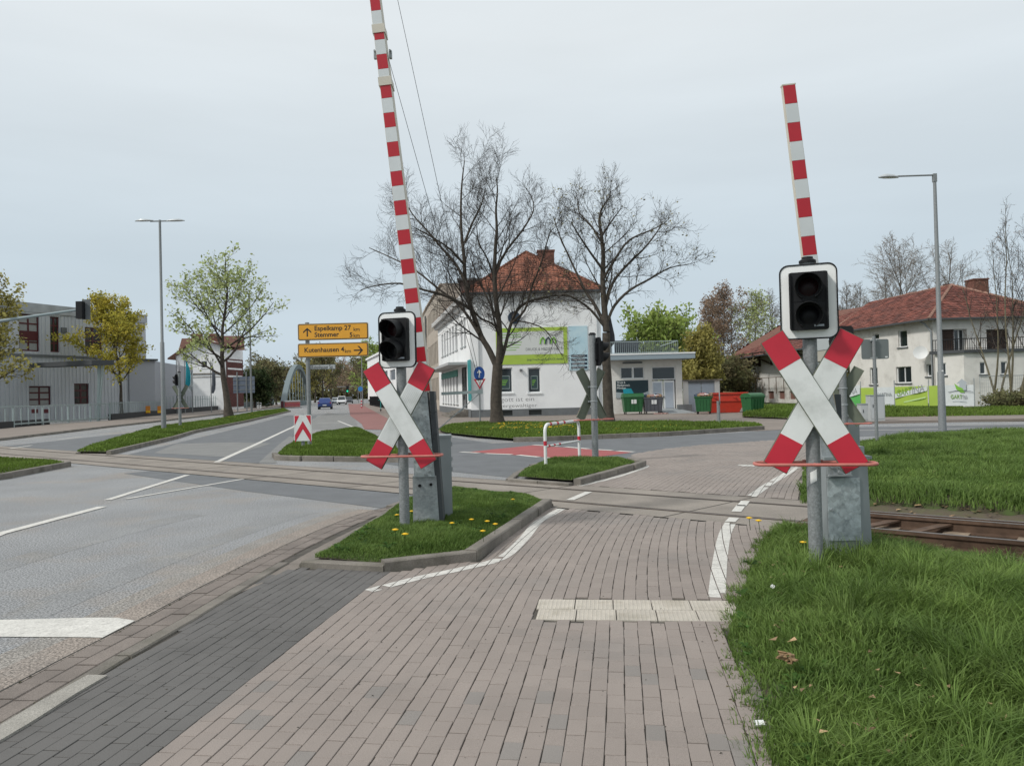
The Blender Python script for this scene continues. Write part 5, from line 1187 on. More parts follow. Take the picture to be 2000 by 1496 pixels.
# --- bins, skip
def wheelie(label, px, py, Y, w, h, d, mat, rz=0.0, lid=True, heap=False, sheet=True, group=None):
    q = D(px, py, Y); t = thing('waste_container', label, 'bin', (q[0], q[1], .012), rz, group)
    m = MB(); a, b = w / 2, d / 2
    m.add([(-a * .86, -b * .84, .16), (a * .86, -b * .84, .16), (a * .86, b * .84, .16), (-a * .86, b * .84, .16), (-a, -b, h - .12), (a, -b, h - .12), (a, b, h - .12), (-a, b, h - .12)], [(0, 1, 5, 4), (1, 2, 6, 5), (2, 3, 7, 6), (3, 0, 4, 7), (0, 1, 2, 3), (4, 5, 6, 7)])
    for i in range(5): m.box((-a * .8 + a * .4 * i, -b * .93, h * .5), (.025, .05, h * .62), rot=Matrix.Rotation(.09, 3, 'X'))
    part('container_body', m, mat, t)
    m = MB(); m.box((0, 0, h - .09), (w + .08, d + .08, .06)); part('rim', m, mat, t)
    if lid:
        m = MB(); n = 8
        vs = [(x, -b * math.cos(PI * k / n), h - .06 + .2 * math.sin(PI * k / n)) for k in range(n + 1) for x in (-a - .02, a + .02)]; m.add(vs, [(2 * i, 2 * i + 1, 2 * i + 3, 2 * i + 2) for i in range(n)] + [tuple(range(0, 2 * n + 2, 2)), tuple(range(1, 2 * n + 2, 2))[::-1]]); part('lid', m, mat, t)
    wm = MB(); wm.cyl((-.025, 0, 0), (.025, 0, 0), .09, 12); wme = wm.mesh('wheel', black_pl)
    for x in (-1, 1):
        for y in (-1, 1):
            link('wheel', wme, t, (x * a * .75, y * b * .7, .09)); 
    for x in (-1, 1): m = MB(); m.cyl((x * a, 0, h - .14), (x * (a + .09), 0, h - .14), .035, 8); part('lifting_pin', m, mat, t)
    if sheet: m = MB(); m.box((.02, -b * .99, h * .68), (.32, .02, .26), rot=Matrix.Rotation(.07, 3, 'X')); part('notice', m, plain_white, t)
    if heap:
        r = random.Random(4)
        for i in range(9): m = MB(); m.box((r.uniform(-a * .8, a * .8), r.uniform(-b * .6, b * .6), h + r.uniform(-.02, .08)), (r.uniform(.2, .45), r.uniform(.2, .4), r.uniform(.06, .16)), rot=Matrix.Rotation(r.uniform(-.5, .5), 3, 'X') @ Matrix.Rotation(r.uniform(0, 3), 3, 'Z')); part('rubbish', m, (leafdry, plain_white, navy, MT('pink_card', (.45, .28, .25), .8))[i % 4], t)
    return t
wheelie('large green rubbish container with a raised rounded lid against the annex wall', 1236, 809, 49.3, 1.3, 1.2, .95, bin_green)
wheelie('grey rubbish container heaped with card, standing before the double doors', 1275, 809, 49.2, 1.2, 1.12, .95, bin_grey, lid=False, heap=True)
wheelie('green rubbish container with open top in front of the red skip', 1375, 812, 46.5, .95, 1.12, .8, bin_green, rz=-.35, lid=False, heap=True, sheet=False)
wheelie('green rubbish container standing alone right of the red skip', 1471, 814, 44.5, 1.1, 1.08, .8, bin_green, rz=.5, sheet=False)
q = D(1413, 809, 48.5); sk = thing('skip', 'open red steel skip beside the small garage', 'skip', (q[0], q[1], .012), -.12)
m = MB()
def hexa(bot, top, z0, z1, th=0): return [(bot[0], bot[2], z0), (bot[1], bot[2], z0), (bot[1], bot[3], z0), (bot[0], bot[3], z0), (top[0], top[2], z1), (top[1], top[2], z1), (top[1], top[3], z1), (top[0], top[3], z1)]
m.add(hexa((-.85, .85, -.75, .75), (-1.25, 1.25, -.85, .85), .02, .75), [(0, 1, 2, 3), (0, 1, 5, 4), (1, 2, 6, 5), (2, 3, 7, 6), (3, 0, 4, 7)]); m.add(hexa((-1.25, 1.25, -.85, .85), (-1.35, 1.35, -.85, .85), .75, 1.2), [(0, 1, 5, 4), (1, 2, 6, 5), (2, 3, 7, 6), (3, 0, 4, 7)])
part('skip_body', m, skip_red, sk)
m = MB(); m.bar((-1.37, -.88, 1.2), (1.37, -.88, 1.2), .08, .1); m.bar((-1.37, .88, 1.2), (1.37, .88, 1.2), .08, .1); m.bar((-1.37, -.88, 1.2), (-1.37, .88, 1.2), .08, .1); m.bar((1.37, -.88, 1.2), (1.37, .88, 1.2), .08, .1); m.box((0, -.87, .75), (2.5, .05, .07)); part('rim', m, skip_red, sk)
for x in (-.6, .6): m = MB(); m.cyl((x, -.86, .95), (x, -1.0, .95), .06, 8); part('lifting_pin', m, skip_red, sk)
m = MB(); m.box((.5, .1, 1.15), (1.4, 1.2, .12)); m.box((.6, -.1, 1.24), (1.1, .8, .06), rot=Matrix.Rotation(.1, 3, 'Y')); part('rubbish', m, leafdry, sk)
for i in range(4):
    p = D(1282 + i * 6, 809 + (i % 2), 48.3); m = MB(); m.box((0, 0, .04), (.3, .22, .06), rot=Matrix.Rotation(.3 * i, 3, 'Z')); o = link('cardboard', m.mesh('cardboard', MT('pink_card', (.45, .28, .25), .8)), None, (p[0], p[1], .015)); tag(o, ('flattened cardboard nearest the grey container', 'second flattened cardboard from the grey container, between two others', 'third flattened cardboard from the grey container', 'flattened cardboard farthest right, nearest the ramp')[i], 'cardboard', 'cardboard lying by the grey container')

# --- right building (old station with warehouse)
st = thing('station_house', 'old white two-storey house with a brown tiled hip roof on the right', 'house', (*D(1827, 793, 50)[:2], 0))
k0 = np.array(D(1827, 790, 50.0)[:2]); k1 = np.array(D(1662, 790, 59.5)[:2]); kd = (k1 - k0) / np.linalg.norm(k1 - k0); k2 = k0 + kd * 33; kr = k0 + np.array([8.3, 0])
zS = 5.7; ws = Wall(k0, k1); wr_ = Wall(k0, kr)
w_holes = [ws.rect(1754, 645, 1772, 678), ws.rect(1750, 716, 1780, 748), ws.rect(1699, 718, 1714, 751), ws.rect(1809, 711, 1821, 735), ws.rect(1704, 652, 1717, 663), ws.rect(1660, 730, 1671, 756)]
bal_h = wr_.rect(1838, 643, 1889, 688); bal_h2 = wr_.rect(1927, 643, 1970, 688)
m = MB(); ws.wall(m, 0, zS, w_holes, dep=.2); wr_.wall(m, 0, zS, [bal_h, bal_h2], dep=.5); Wall(kr, kr + kd * 10, flip=True).wall(m, 0, zS); bpart('wall', m, old_white, st, fixn=False)
for i, h_ in enumerate(w_holes): window(ws, st, h_, dep=.17, mull=(2 if i == 1 else 1,), sillmat=plinth_mat)
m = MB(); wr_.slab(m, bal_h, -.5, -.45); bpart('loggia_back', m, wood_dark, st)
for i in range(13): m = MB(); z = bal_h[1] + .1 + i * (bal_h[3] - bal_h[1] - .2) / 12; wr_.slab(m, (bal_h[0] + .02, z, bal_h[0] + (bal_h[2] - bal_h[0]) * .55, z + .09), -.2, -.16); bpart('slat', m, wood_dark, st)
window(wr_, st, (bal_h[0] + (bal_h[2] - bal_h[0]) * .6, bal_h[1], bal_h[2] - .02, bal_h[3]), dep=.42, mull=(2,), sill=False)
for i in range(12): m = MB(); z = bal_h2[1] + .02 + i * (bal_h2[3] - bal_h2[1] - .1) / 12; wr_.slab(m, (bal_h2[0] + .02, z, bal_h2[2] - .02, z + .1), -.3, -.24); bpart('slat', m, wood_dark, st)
# roof
zr = 8.55; apx = np.array(D(1858, 558, 55.0)); zr = apx[2]; ap_ = (apx[0], apx[1], zr); rgd = kd * 9.8; ap2 = (apx[0] + rgd[0], apx[1] + rgd[1], zr - .15)
o_ = .55; E0 = (k0[0] - o_, k0[1] - o_, zS - .05); E1 = (kr[0] + o_, kr[1] - o_, zS - .05); kk = k0 + kd * 11.5; E2 = (kk[0] - o_, kk[1], zS - .05); E3 = (kr[0] + kd[0] * 16, kr[1] + kd[1] * 16, zS - .05)
rs = roof(st, [(E0, E1, ap_), (E2, E0, ap_, ap2), (E1, E3, ap2, ap_)], roof_tile_old, .26, .32, 20, bump=.03)
m = MB()
for a_, b_, n_ in ((E0, ap_, 22), (ap_, ap2, 26), (ap_, E1, 24), (E2, ap2, 22)):
    for i in range(n_): p0 = Vector(a_).lerp(Vector(b_), i / n_); p1 = Vector(a_).lerp(Vector(b_), (i + 1.15) / n_); m.cyl(p0 + Vector((0, 0, .05)), p1 + Vector((0, 0, .03)), .11, 7, 0, .09)
child('ridge_tiles', m, MT('ridge_pale', (.28, .16, .12), .9, var=.3, vscale=3), rs, kind='stuff')
m = MB(); m.bar(E2, E0, .12, .12); m.bar(E0, E1, .12, .12); bpart('gutter', m, MT('dark_gutter', (.06, .065, .07), .6), st, kind='stuff')
q = D(1908, 560, 58); m = MB(); m.box((q[0], q[1], q[2] - .4), (1.1, 1.1, 1.9)); m.box((q[0], q[1], q[2] + .5), (1.2, 1.2, .1)); child('chimney', m, chimney_mat, rs)
q = D(1784, 578, 66); m = MB(); m.box((q[0], q[1], q[2] - .5), (.8, .8, 1.6)); child('chimney', m, chimney_mat, rs)
m = MB(); u = ws.hit(1822, 680)[0]; m.tube([ws.P(u, .1, .1), ws.P(u, 4.9, .1), ws.P(u + .3, 5.4, .3), ws.P(u + .5, 5.6, .5)], .06, 8); bpart('downpipe', m, MT('pipe_grey', (.25, .27, .28), .6), st)
q = Vector(ws.P(ws.hit(1814, 689)[0], ws.hit(1814, 689)[1], .6)); m = MB(); m.lathe([(.02, .0), (.25, .03), (.42, .1), (.44, .12), (.25, .06), (.02, .03)], 20); o = link('satellite_dish', m.mesh('satellite_dish', plain_white, True), st); o.location = q - st.location; o.rotation_euler = (math.radians(80), 0, math.radians(-25))
m = MB(); m.bar((0, 0, 0), (.1, .5, -.1), .04); m.bar((0, 0, 0), (0, 0, .4), .02); a_ = part('dish_arm', m, galv, st); a_.location = q - st.location
# ground-floor extension under the balcony
x1 = wr_.hit(1885, 740)[0]; xe = D(1885, 790, 48.2); ext = thing('house_extension', 'white single-storey extension with a balcony on top at the old house', 'extension', (xe[0], xe[1], 0))
eA = D(1829, 790, 49.4); eB = xe; eC = (kr[0], xe[1] + .1); zx = wr_.hit(1860, 692)[1]
wx1 = Wall(eA, eB); wx2 = Wall(eB, eC); sm = wx2.rect(1914, 707, 1926, 731); sm2 = wx2.rect(1955, 706, 1967, 731); m = MB(); wx1.wall(m, 0, zx, [wx1.rect(1840, 709, 1848, 733)]); wx2.wall(m, 0, zx, [sm, sm2]); bpart('wall', m, old_white, ext, fixn=False)
for w__, q in ((wx1, wx1.rect(1840, 709, 1848, 733)), (wx2, sm), (wx2, sm2)): window(w__, ext, q, dep=.12, sillmat=plinth_mat)
m = MB(); m.prism([(eA[0] - .2, eA[1] + .3), (eA[0] - .15, eA[1] - .15), (eB[0] - .05, eB[1] - .15), (eC[0], eC[1] - .2), (eC[0], eC[1] + 2)], zx, zx + .2); bpart('balcony_slab', m, MT('dark_gutter', (.06, .065, .07), .6), ext)
m = MB(); zb0, zb1 = zx + .2, wr_.hit(1900, 664)[1]; bp = [(eA[0] - .05, eA[1] + .1), (eB[0], eB[1] - .0), (eC[0], eC[1])]
for p0, p1 in zip(bp[:-1], bp[1:]): m.bar((*p0, zb1), (*p1, zb1), .05); m.bar((*p0, zb0 + .08), (*p1, zb0 + .08), .03)
bpart('handrail', m, black_pl, ext, kind='stuff'); mb_ = MB(); mb_.box((0, 0, (zb1 - zb0) / 2), (.025, .025, zb1 - zb0)); bal = mb_.mesh('baluster', black_pl)
for p0, p1 in zip(bp[:-1], bp[1:]):
    n_ = int(math.dist(p0, p1) / .14)
    for i in range(n_ + 1): q = Vector((*(np.array(p0) + (np.array(p1) - np.array(p0)) * i / n_), zb0)); link('baluster', bal, ext, q - ext.location)
# warehouse
wh = thing('warehouse', 'white warehouse with a wide overhanging brown roof on brackets behind the right saltire', 'warehouse', (*k1, 0))
v0 = k0 + kd * 11.6; v1w = np.array(D(1453, 790, 82)[:2]); ww = Wall(v0, v1w); zw = 5.2
lows = [ww.rect(1500 + 21 * i, 782, 1512 + 21 * i, 797) for i in range(4)]
m = MB(); ww.wall(m, 0, zw, [(q[0], .35, q[2], 1.1) for q in lows]); bpart('wall', m, MT('flaking_white', (.7, .69, .66), .95, stains=(.3, .24, .2), sscale=.7, var=.05), wh, fixn=False)
for q in lows:
    m = MB(); ww.slab(m, (q[0], .35, q[2], 1.1), -.2, -.15); o = bpart('cellar_window', m, MT('brick_infill', (.2, .1, .08), .9), wh)
F0_ = np.array(D(1409, 705, 86.0)); zc_ = F0_[2]; F1_ = np.array([*(v0 + ww.n * 2.4), zc_]); rg0 = np.array([*(v1w - ww.n * 4.5), 0]); rg0 = np.array(D(1553, 618, 80)); rg1 = np.array([ap2[0] - .3, ap2[1] - 0.5, min(ap2[2] - .25, rg0[2])])
bk1 = np.array([rg0[0] + 8, rg0[1] + 5, zc_])
rw = roof(wh, [(tuple(F0_), tuple(F1_), tuple(rg1), tuple(rg0)), (tuple(bk1), tuple(F0_), tuple(rg0))], roof_tile_old, .34, .4, 40, bump=.03)
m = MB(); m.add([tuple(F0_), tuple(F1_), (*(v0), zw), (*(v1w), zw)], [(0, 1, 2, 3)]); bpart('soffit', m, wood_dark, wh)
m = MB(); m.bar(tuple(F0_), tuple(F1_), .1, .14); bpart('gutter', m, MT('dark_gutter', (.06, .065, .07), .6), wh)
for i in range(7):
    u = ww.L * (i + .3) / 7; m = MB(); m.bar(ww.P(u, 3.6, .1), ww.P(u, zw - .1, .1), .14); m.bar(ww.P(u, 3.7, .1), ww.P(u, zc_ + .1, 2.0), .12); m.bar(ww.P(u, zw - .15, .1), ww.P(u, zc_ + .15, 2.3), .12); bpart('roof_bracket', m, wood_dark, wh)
m = MB(); m.tube([ww.P(ww.L - .3, .3, .12), ww.P(ww.L - .3, 4.0, .12), ww.P(ww.L - .6, zc_ - .3, 1.2), ww.P(ww.L - .4, zc_, 2.3)], .07, 6); bpart('downpipe', m, MT('dark_gutter', (.06, .065, .07), .6), wh)
lr = thing('platform_railing', 'low rusty railing along the white warehouse wall', 'railing', ww.P(8, 0, 1.2)); m = MB()
m.bar(ww.P(1, 2.4, 1.0), ww.P(ww.L - 1, 2.4, 1.0), .05)
for i in range(12): m.bar(ww.P(1 + i * (ww.L - 2) / 11, .9, 1.0), ww.P(1 + i * (ww.L - 2) / 11, 2.4, 1.0), .05)
bpart('rails', m, rust_mat, lr, kind='stuff')

# ------------------------------------------------------------------ trees
def tubes_np(polys, sides):
    """polys: list of (pts (k,3), radii (k)); grouped by k; returns verts, faces"""
    VV, FF, off = [], [], 0; byk = {}
    for p, r in polys: byk.setdefault(len(p), []).append((p, r))
    for k, L_ in byk.items():
        P = np.array([q[0] for q in L_]); R_ = np.array([q[1] for q in L_]); M = len(L_)
        t = P[:, -1] - P[:, 0]; t /= np.linalg.norm(t, axis=1)[:, None] + 1e-9
        ref = np.where(np.abs(t[:, 2:3]) < .9, np.array([[0, 0, 1.0]]), np.array([[1.0, 0, 0]])); u = np.cross(t, ref); u /= np.linalg.norm(u, axis=1)[:, None]; w = np.cross(t, u)
        a = 2 * PI * np.arange(sides) / sides; ring_ = u[:, None] * np.cos(a)[None, :, None] + w[:, None] * np.sin(a)[None, :, None]
        V = P[:, :, None, :] + ring_[:, None] * R_[:, :, None, None]; VV.append(V.reshape(-1, 3))
        i, j = np.meshgrid(np.arange(k - 1), np.arange(sides), indexing='ij'); i, j = i.ravel(), j.ravel(); j2 = (j + 1) % sides
        q = np.stack([i * sides + j, i * sides + j2, (i + 1) * sides + j2, (i + 1) * sides + j], 1)
        FF.append((q[None] + (off + k * sides * np.arange(M))[:, None, None]).reshape(-1, 4)); off += M * k * sides
    return (np.concatenate(VV), np.concatenate(FF)) if VV else (np.zeros((0, 3)), np.zeros((0, 4), int))
def rotv(v, axis, a): return v * math.cos(a) + np.cross(axis, v) * math.sin(a) + axis * (axis @ v) * (1 - math.cos(a))
def perp(v, r):
    q = r.normal(size=3); q -= v * (q @ v); return q / np.linalg.norm(q)
def grow(start, d, Ln, r0, k, r, up=.1, wob=.12, r1=.35):
    P = [np.array(start, float)]; d = d / np.linalg.norm(d); st = Ln / (k - 1)
    for i in range(k - 1):
        d = d + r.normal(size=3) * wob + np.array([0, 0, up]); d /= np.linalg.norm(d); P.append(P[-1] + d * st)
    return np.array(P), np.linspace(r0, r0 * r1, k)
def at_t(P, R_, t):
    x = t * (len(P) - 1); i = min(int(x), len(P) - 2); f = x - i; d = P[i + 1] - P[i]; return P[i] * (1 - f) + P[i + 1] * f, d / np.linalg.norm(d), R_[i] * (1 - f) + R_[i + 1] * f
def ramify(par, n, ratio, ang, r, k, up, wob, t0=.25, minr=.006, rr=.55, r1=.4, lmin=.3, lmax=9):
    out = []; mL = np.mean([np.linalg.norm(P[-1] - P[0]) for P, _ in par]) if par else 1
    for P, R_ in par:
        Ln = np.linalg.norm(np.diff(P, axis=0), axis=1).sum(); m_ = max(1, int(round(n * r.uniform(.75, 1.25) * min(max((Ln / mL) ** .8, .3), 1.4))))
        for i in range(m_):
            t = t0 + (1 - t0) * (i + r.uniform(.1, .9)) / m_; p, d, rad = at_t(P, R_, min(t, .98))
            dd = rotv(d, perp(d, r), math.radians(r.uniform(ang * .65, ang * 1.25))); l_ = min(max(Ln * ratio * (1.15 - .6 * t) * r.uniform(.6, 1.25), lmin), lmax)
            out.append(grow(p, dd, l_, max(rad * rr, minr), k, r, up, wob, r1))
    return out
def leaves_np(polys, per, size, r, spread=.25, t0=.2, droop=0.0):
    if not polys: return np.zeros((0, 3)), np.zeros((0, 4), int), np.zeros(0)
    C = []
    for P, R_ in polys:
        for _ in range(per): C.append(at_t(P, R_, r.uniform(t0, 1))[0])
    C = np.array(C) + r.normal(size=(len(C), 3)) * spread; n = len(C)
    a = r.normal(size=(n, 3)); a /= np.linalg.norm(a, axis=1)[:, None]; b = np.cross(a, r.normal(size=(n, 3))); b /= np.linalg.norm(b, axis=1)[:, None]
    s = size * r.uniform(.5, 1.3, n)[:, None]; 
    V = np.stack([C - a * s * .5, C + b * s * .32, C + a * s * .55, C - b * s * .32], 1).reshape(-1, 3)
    return V, (4 * np.arange(n)[:, None] + np.arange(4)[None]), np.repeat(r.uniform(0, 1, n), 4)
def assemble(t, wood, levels, lv, leaf_mat, bark=None, tw_mat=None):
    V0, F0 = tubes_np(wood, 10); o = link('trunk', npmesh('trunk', V0, [F0], bark or bark_mat, smooth=True), t)
    VV, FF, MI, RR, off = [], [], [], [], 0
    for polys, sides in levels:
        V, f = tubes_np(polys, sides)
        if len(V) == 0: continue
        VV.append(V); FF.append(f + off); off += len(V); MI.append(np.zeros(len(f), int)); RR.append(np.full(len(V), .5))
    if lv is not None and len(lv[0]):
        VV.append(lv[0]); FF.append(lv[1] + off); MI.append(np.ones(len(lv[1]), int)); RR.append(lv[2])
    me = npmesh('crown', np.concatenate(VV), [np.concatenate(FF)], [tw_mat or twig_mat, leaf_mat or twig_mat], rndv=np.concatenate(RR), midx=np.concatenate(MI))
    o = link('crown', me, t); o['kind'] = 'stuff'; return t
def tree(label, base, Ht, Rc, cb, seed, nl=14, n2=8, n3=6, n4=0, tr=.2, leaf=None, lmat=None, up=.1, group=None, name='tree', shape=.8, tw=.012, ang0=62, per=6, lsize=.2, spread=.25, bark=None, tw_mat=None, stems=1, upl=.12, ang=42, wob=.12):
    r = np.random.default_rng(seed); t = thing(name, label, 'tree', base, 0, group)
    wood, limbs = [], []
    for sidx in range(stems):
        d0 = np.array([r.normal() * (.02 if stems == 1 else .16), r.normal() * (.02 if stems == 1 else .16), 1.0]); b0 = (0, 0, -.1) if stems == 1 else (r.normal() * .35, r.normal() * .35, -.1)
        P, R_ = grow(b0, d0, Ht * (.93 if stems == 1 else r.uniform(.7, .97)), tr, 12, r, .02, .035 if stems == 1 else .05, .08); R_ = tr * (1 - np.linspace(0, 1, 12) ** .8 * .93); R_[0] *= 1.35; wood.append((P, R_))
        for i in range(nl):
            f = (i + r.uniform(.1, .9)) / nl; h = cb + (Ht * .93 - cb) * f; tt = min(h / (Ht * .95), .96); p, d, rad = at_t(P, R_, tt)
            prof = (math.sin(PI * min(max(.12 + .88 * f, 0), 1) ** shape)) ** .7 if f < .97 else .25; l_ = max(Rc * prof * r.uniform(.75, 1.15), Rc * .15)
            az = i * 2.4 + seed + r.uniform(-.3, .3); el = math.radians(90 - ang0 + 45 * f); dd = np.array([math.cos(az) * math.cos(el), math.sin(az) * math.cos(el), math.sin(el)])
            limbs.append(grow(p, dd, l_ * 1.15, max(rad * .55, tw * 2), 7, r, upl, wob * .8, .25))
    l2 = ramify(limbs, n2, .42, ang, r, 5, up, wob, .2, tw * 1.3); l3 = ramify(l2, n3, .5, ang, r, 4, up, wob, .2, tw, lmin=.25); l4 = ramify(l3, n4, .55, ang, r, 3, up * .5, wob, .2, tw * .8, lmin=.2) if n4 else []
    last = l4 or l3; allp = np.concatenate([p for p, _ in last]); sz_ = Ht / np.percentile(allp[:, 2], 99.5); sx_ = Rc / np.percentile(np.hypot(allp[:, 0], allp[:, 1]), 97)
    for grp in (wood, limbs, l2, l3, l4):
        for p, _ in grp: p *= np.array([sx_, sx_, sz_]); 
    lv = leaves_np(last, per, lsize, r, spread) if lmat else None
    return assemble(t, wood, [(limbs, 6), (l2, 4), (l3, 3), (l4, 3)], lv, lmat, bark, tw_mat)
yel = leafm('leaf_yellow_green', (.56, .47, .08), (.38, .36, .07)); grn = leafm('leaf_fresh_green', (.38, .46, .13), (.28, .38, .1)); pale = leafm('leaf_pale_green', (.42, .48, .2))
brown = leafm('bud_brown', (.34, .24, .17)); dkg = leafm('leaf_dark', (.045, .075, .028), (.06, .07, .03)); olive = leafm('leaf_olive', (.4, .36, .12)); greyt = MT('twig_grey', (.2, .175, .15), .95)
mixed = leafm('leaf_brown_green', (.24, .2, .11), (.18, .19, .09))

# the two bare lindens, main limbs surveyed from the photograph
def linden(label, bpx, bpy, limbs, seed, tr, n2, n3, n4, buds=None, lvl=(.46, .5, .55), group=None):
    B = G(bpx, bpy, .1); Y = B[1]; r = np.random.default_rng(seed); t = thing('linden_tree', label, 'tree', B, 0, group)
    out = []
    for pts, r0, r1_, dy in limbs:
        P = np.array([D(x, y + max(0, 520 - y) * .25, Y + dy * (i / (len(pts) - 1)) ** 1.2) for i, (x, y) in enumerate(pts)]) - B
        P = np.array(smooth_path3(P, 3)); out.append((P, np.linspace(r0, r1_, len(P))))
    out[0][1][0] *= 1.35; out[0][1][1] *= 1.12
    src = [(P, R_) for P, R_ in out[1:]]
    l1 = ramify(src, n2, .32, 46, r, 7, .09, .08, .12, .012, .36, .22, lmin=1.0, lmax=3.2); l2 = ramify(l1, n3, lvl[0], 42, r, 5, .07, .09, .15, .0075, .5, lmin=.6); l3 = ramify(l2, n4, lvl[1], 38, r, 4, .05, .09, .15, .0058, .6, lmin=.4)
    l4 = ramify(l3[::2] + l3[1::4], 2.6, .6, 40, r, 3, .02, .1, .2, .0055, .7, lmin=.3)
    lv = leaves_np(l3[::buds[1]], 2, buds[2], r, .08, .5) if buds else None
    assemble(t, out, [(l1, 5), (l2, 4), (l3, 3), (l4, 3)], lv, buds[0] if buds else None); return t
def smooth_path3(P, n):
    P = [2 * P[0] - P[1]] + list(P) + [2 * P[-1] - P[-2]]; o = []
    for i in range(1, len(P) - 2):
        for k in range(n):
            t = k / n; a, b, c, d = P[i - 1:i + 3]; o.append(.5 * (2 * b + (c - a) * t + (2 * a - 5 * b + 4 * c - d) * t * t + (3 * b - a - 3 * c + d) * t ** 3))
    o.append(P[-2]); return o
z2 = lambda L_: [(640 + x / 2.337, 220 + y / 2.337) for x, y in L_]
t1 = [([(972, 830), (969, 790), (970, 750), (972, 712)], .31, .24, 0),
      (z2([(772, 1160), (735, 1080), (700, 1020), (668, 930), (645, 860), (628, 770), (622, 640), (612, 520), (608, 400), (610, 250), (618, 130), (625, 60)]), 0.163, .02, 1.0),
      (z2([(778, 1150), (785, 1060), (782, 960), (768, 860), (762, 740), (765, 600), (772, 480), (768, 360), (775, 240), (768, 150)]), 0.163, .02, -1.0),
      (z2([(790, 1140), (812, 1060), (838, 960), (880, 885), (960, 850), (1060, 835), (1160, 850)]), 0.116, .025, 1.5),
      (z2([(655, 900), (600, 865), (520, 830), (440, 810), (330, 780), (220, 790), (150, 810)]), 0.082, .02, -1.5),
      (z2([(690, 1010), (640, 930), (590, 870), (500, 800), (400, 720), (290, 650), (190, 590)]), 0.082, .02, 1.5),
      (z2([(640, 800), (590, 700), (520, 590), (450, 480), (390, 390), (350, 300)]), 0.075, .02, 1.0),
      (z2([(628, 700), (560, 600), (470, 520), (400, 470)]), 0.061, .02, -2.0),
      (z2([(625, 560), (660, 440), (700, 330), (720, 230)]), 0.061, .02, 0.5),
      (z2([(780, 960), (730, 850), (680, 740), (650, 640)]), 0.054, .02, 2.0),
      (z2([(765, 720), (820, 600), (890, 480), (940, 360), (930, 270)]), 0.068, .02, 0.8),
      (z2([(840, 960), (900, 900), (930, 800), (970, 700), (1000, 560), (1020, 480)]), 0.061, .02, -1.5),
      (z2([(800, 1080), (770, 980), (700, 940), (670, 910)]), 0.061, .04, -.5),
      (z2([(768, 780), (730, 660), (690, 560), (680, 460)]), 0.048, .02, -1.8),
      (z2([(850, 950), (920, 960), (990, 990), (1040, 1060), (1070, 1110)]), 0.041, .012, -.6)]
linden('tall bare linden forking low into three stems in front of the white print house', 972, 830, t1, 3, .46, 13, 6.2, 4.4, group='bare lindens on the grass strip')
t2 = [([(1190, 829), (1188, 790), (1186, 740), (1184, 700), (1184, 650)], .235, .17, 0),
      (z2([(1272, 1000), (1262, 880), (1255, 760), (1258, 640), (1250, 520), (1240, 420), (1255, 340), (1300, 265)]), 0.150, .02, 0.5),
      (z2([(1262, 960), (1220, 880), (1180, 820), (1140, 740), (1100, 640), (1060, 520), (1030, 400)]), 0.082, .018, 1.0),
      (z2([(1265, 980), (1200, 900), (1130, 850), (1070, 830), (1010, 880)]), 0.068, .018, -1.0),
      (z2([(1275, 960), (1310, 880), (1380, 810), (1470, 760), (1560, 710), (1650, 690)]), 0.082, .018, .5),
      (z2([(1265, 900), (1300, 780), (1370, 690), (1440, 600), (1500, 500), (1530, 430)]), 0.075, .018, 1.0),
      (z2([(1258, 760), (1320, 640), (1380, 540), (1480, 480), (1540, 440)]), 0.061, .018, -1.0),
      (z2([(1258, 720), (1200, 620), (1150, 520), (1110, 430)]), 0.061, .018, -1.2),
      (z2([(1252, 560), (1200, 450), (1150, 380), (1140, 310)]), 0.048, .016, 1.0),
      (z2([(1250, 520), (1300, 420), (1340, 350)]), 0.048, .016, -.7)]
linden('bare linden with a single straight trunk and first tiny buds, right of the taller one', 1190, 829, t2, 4, .36, 8.5, 5.0, 3.8, buds=(MT('bud_olive', (.2, .18, .08), .8), 4, .10), group='bare lindens on the grass strip')
bn = D(1003, 621, 40.0)
def gp(px, py, z=0): q = G(px, py, z); return (q[0], q[1], z)
def dp(px, Y, z=0.0): q = D(px, 780, Y); return (q[0], q[1], z)
# left side
tree('round maple with yellow-green young leaves in front of the grey hall', dp(238, 77), 12.2, 4.1, 3.2, 5, nl=18, n2=8, n3=6, tr=.2, lmat=yel, per=12, lsize=.27, spread=.2, shape=.75, upl=.16, group='maples before the hall', ang0=50)
tree('yellow-green maple cut off by the left edge of the picture', dp(-25, 62), 12.6, 3.4, 3.0, 6, nl=16, n2=8, n3=6, tr=.2, lmat=olive, per=6, lsize=.30, spread=.25, shape=.75, group='maples before the hall')
tree('tall linden with sparse fresh leaves standing on the long left median', gp(447, 812, .2), 13.6, 5.2, 3.8, 9, nl=18, n2=9, n3=7, tr=.34, lmat=pale, per=4, lsize=.27, spread=.2, shape=.8, upl=.14, ang0=60)
tree('small bare tree above the brown hedge beside the arch bridge', dp(540, 175), 9.5, 5, 3, 14, nl=14, n2=8, n3=6, tr=.25, tw=.03, lmat=None)
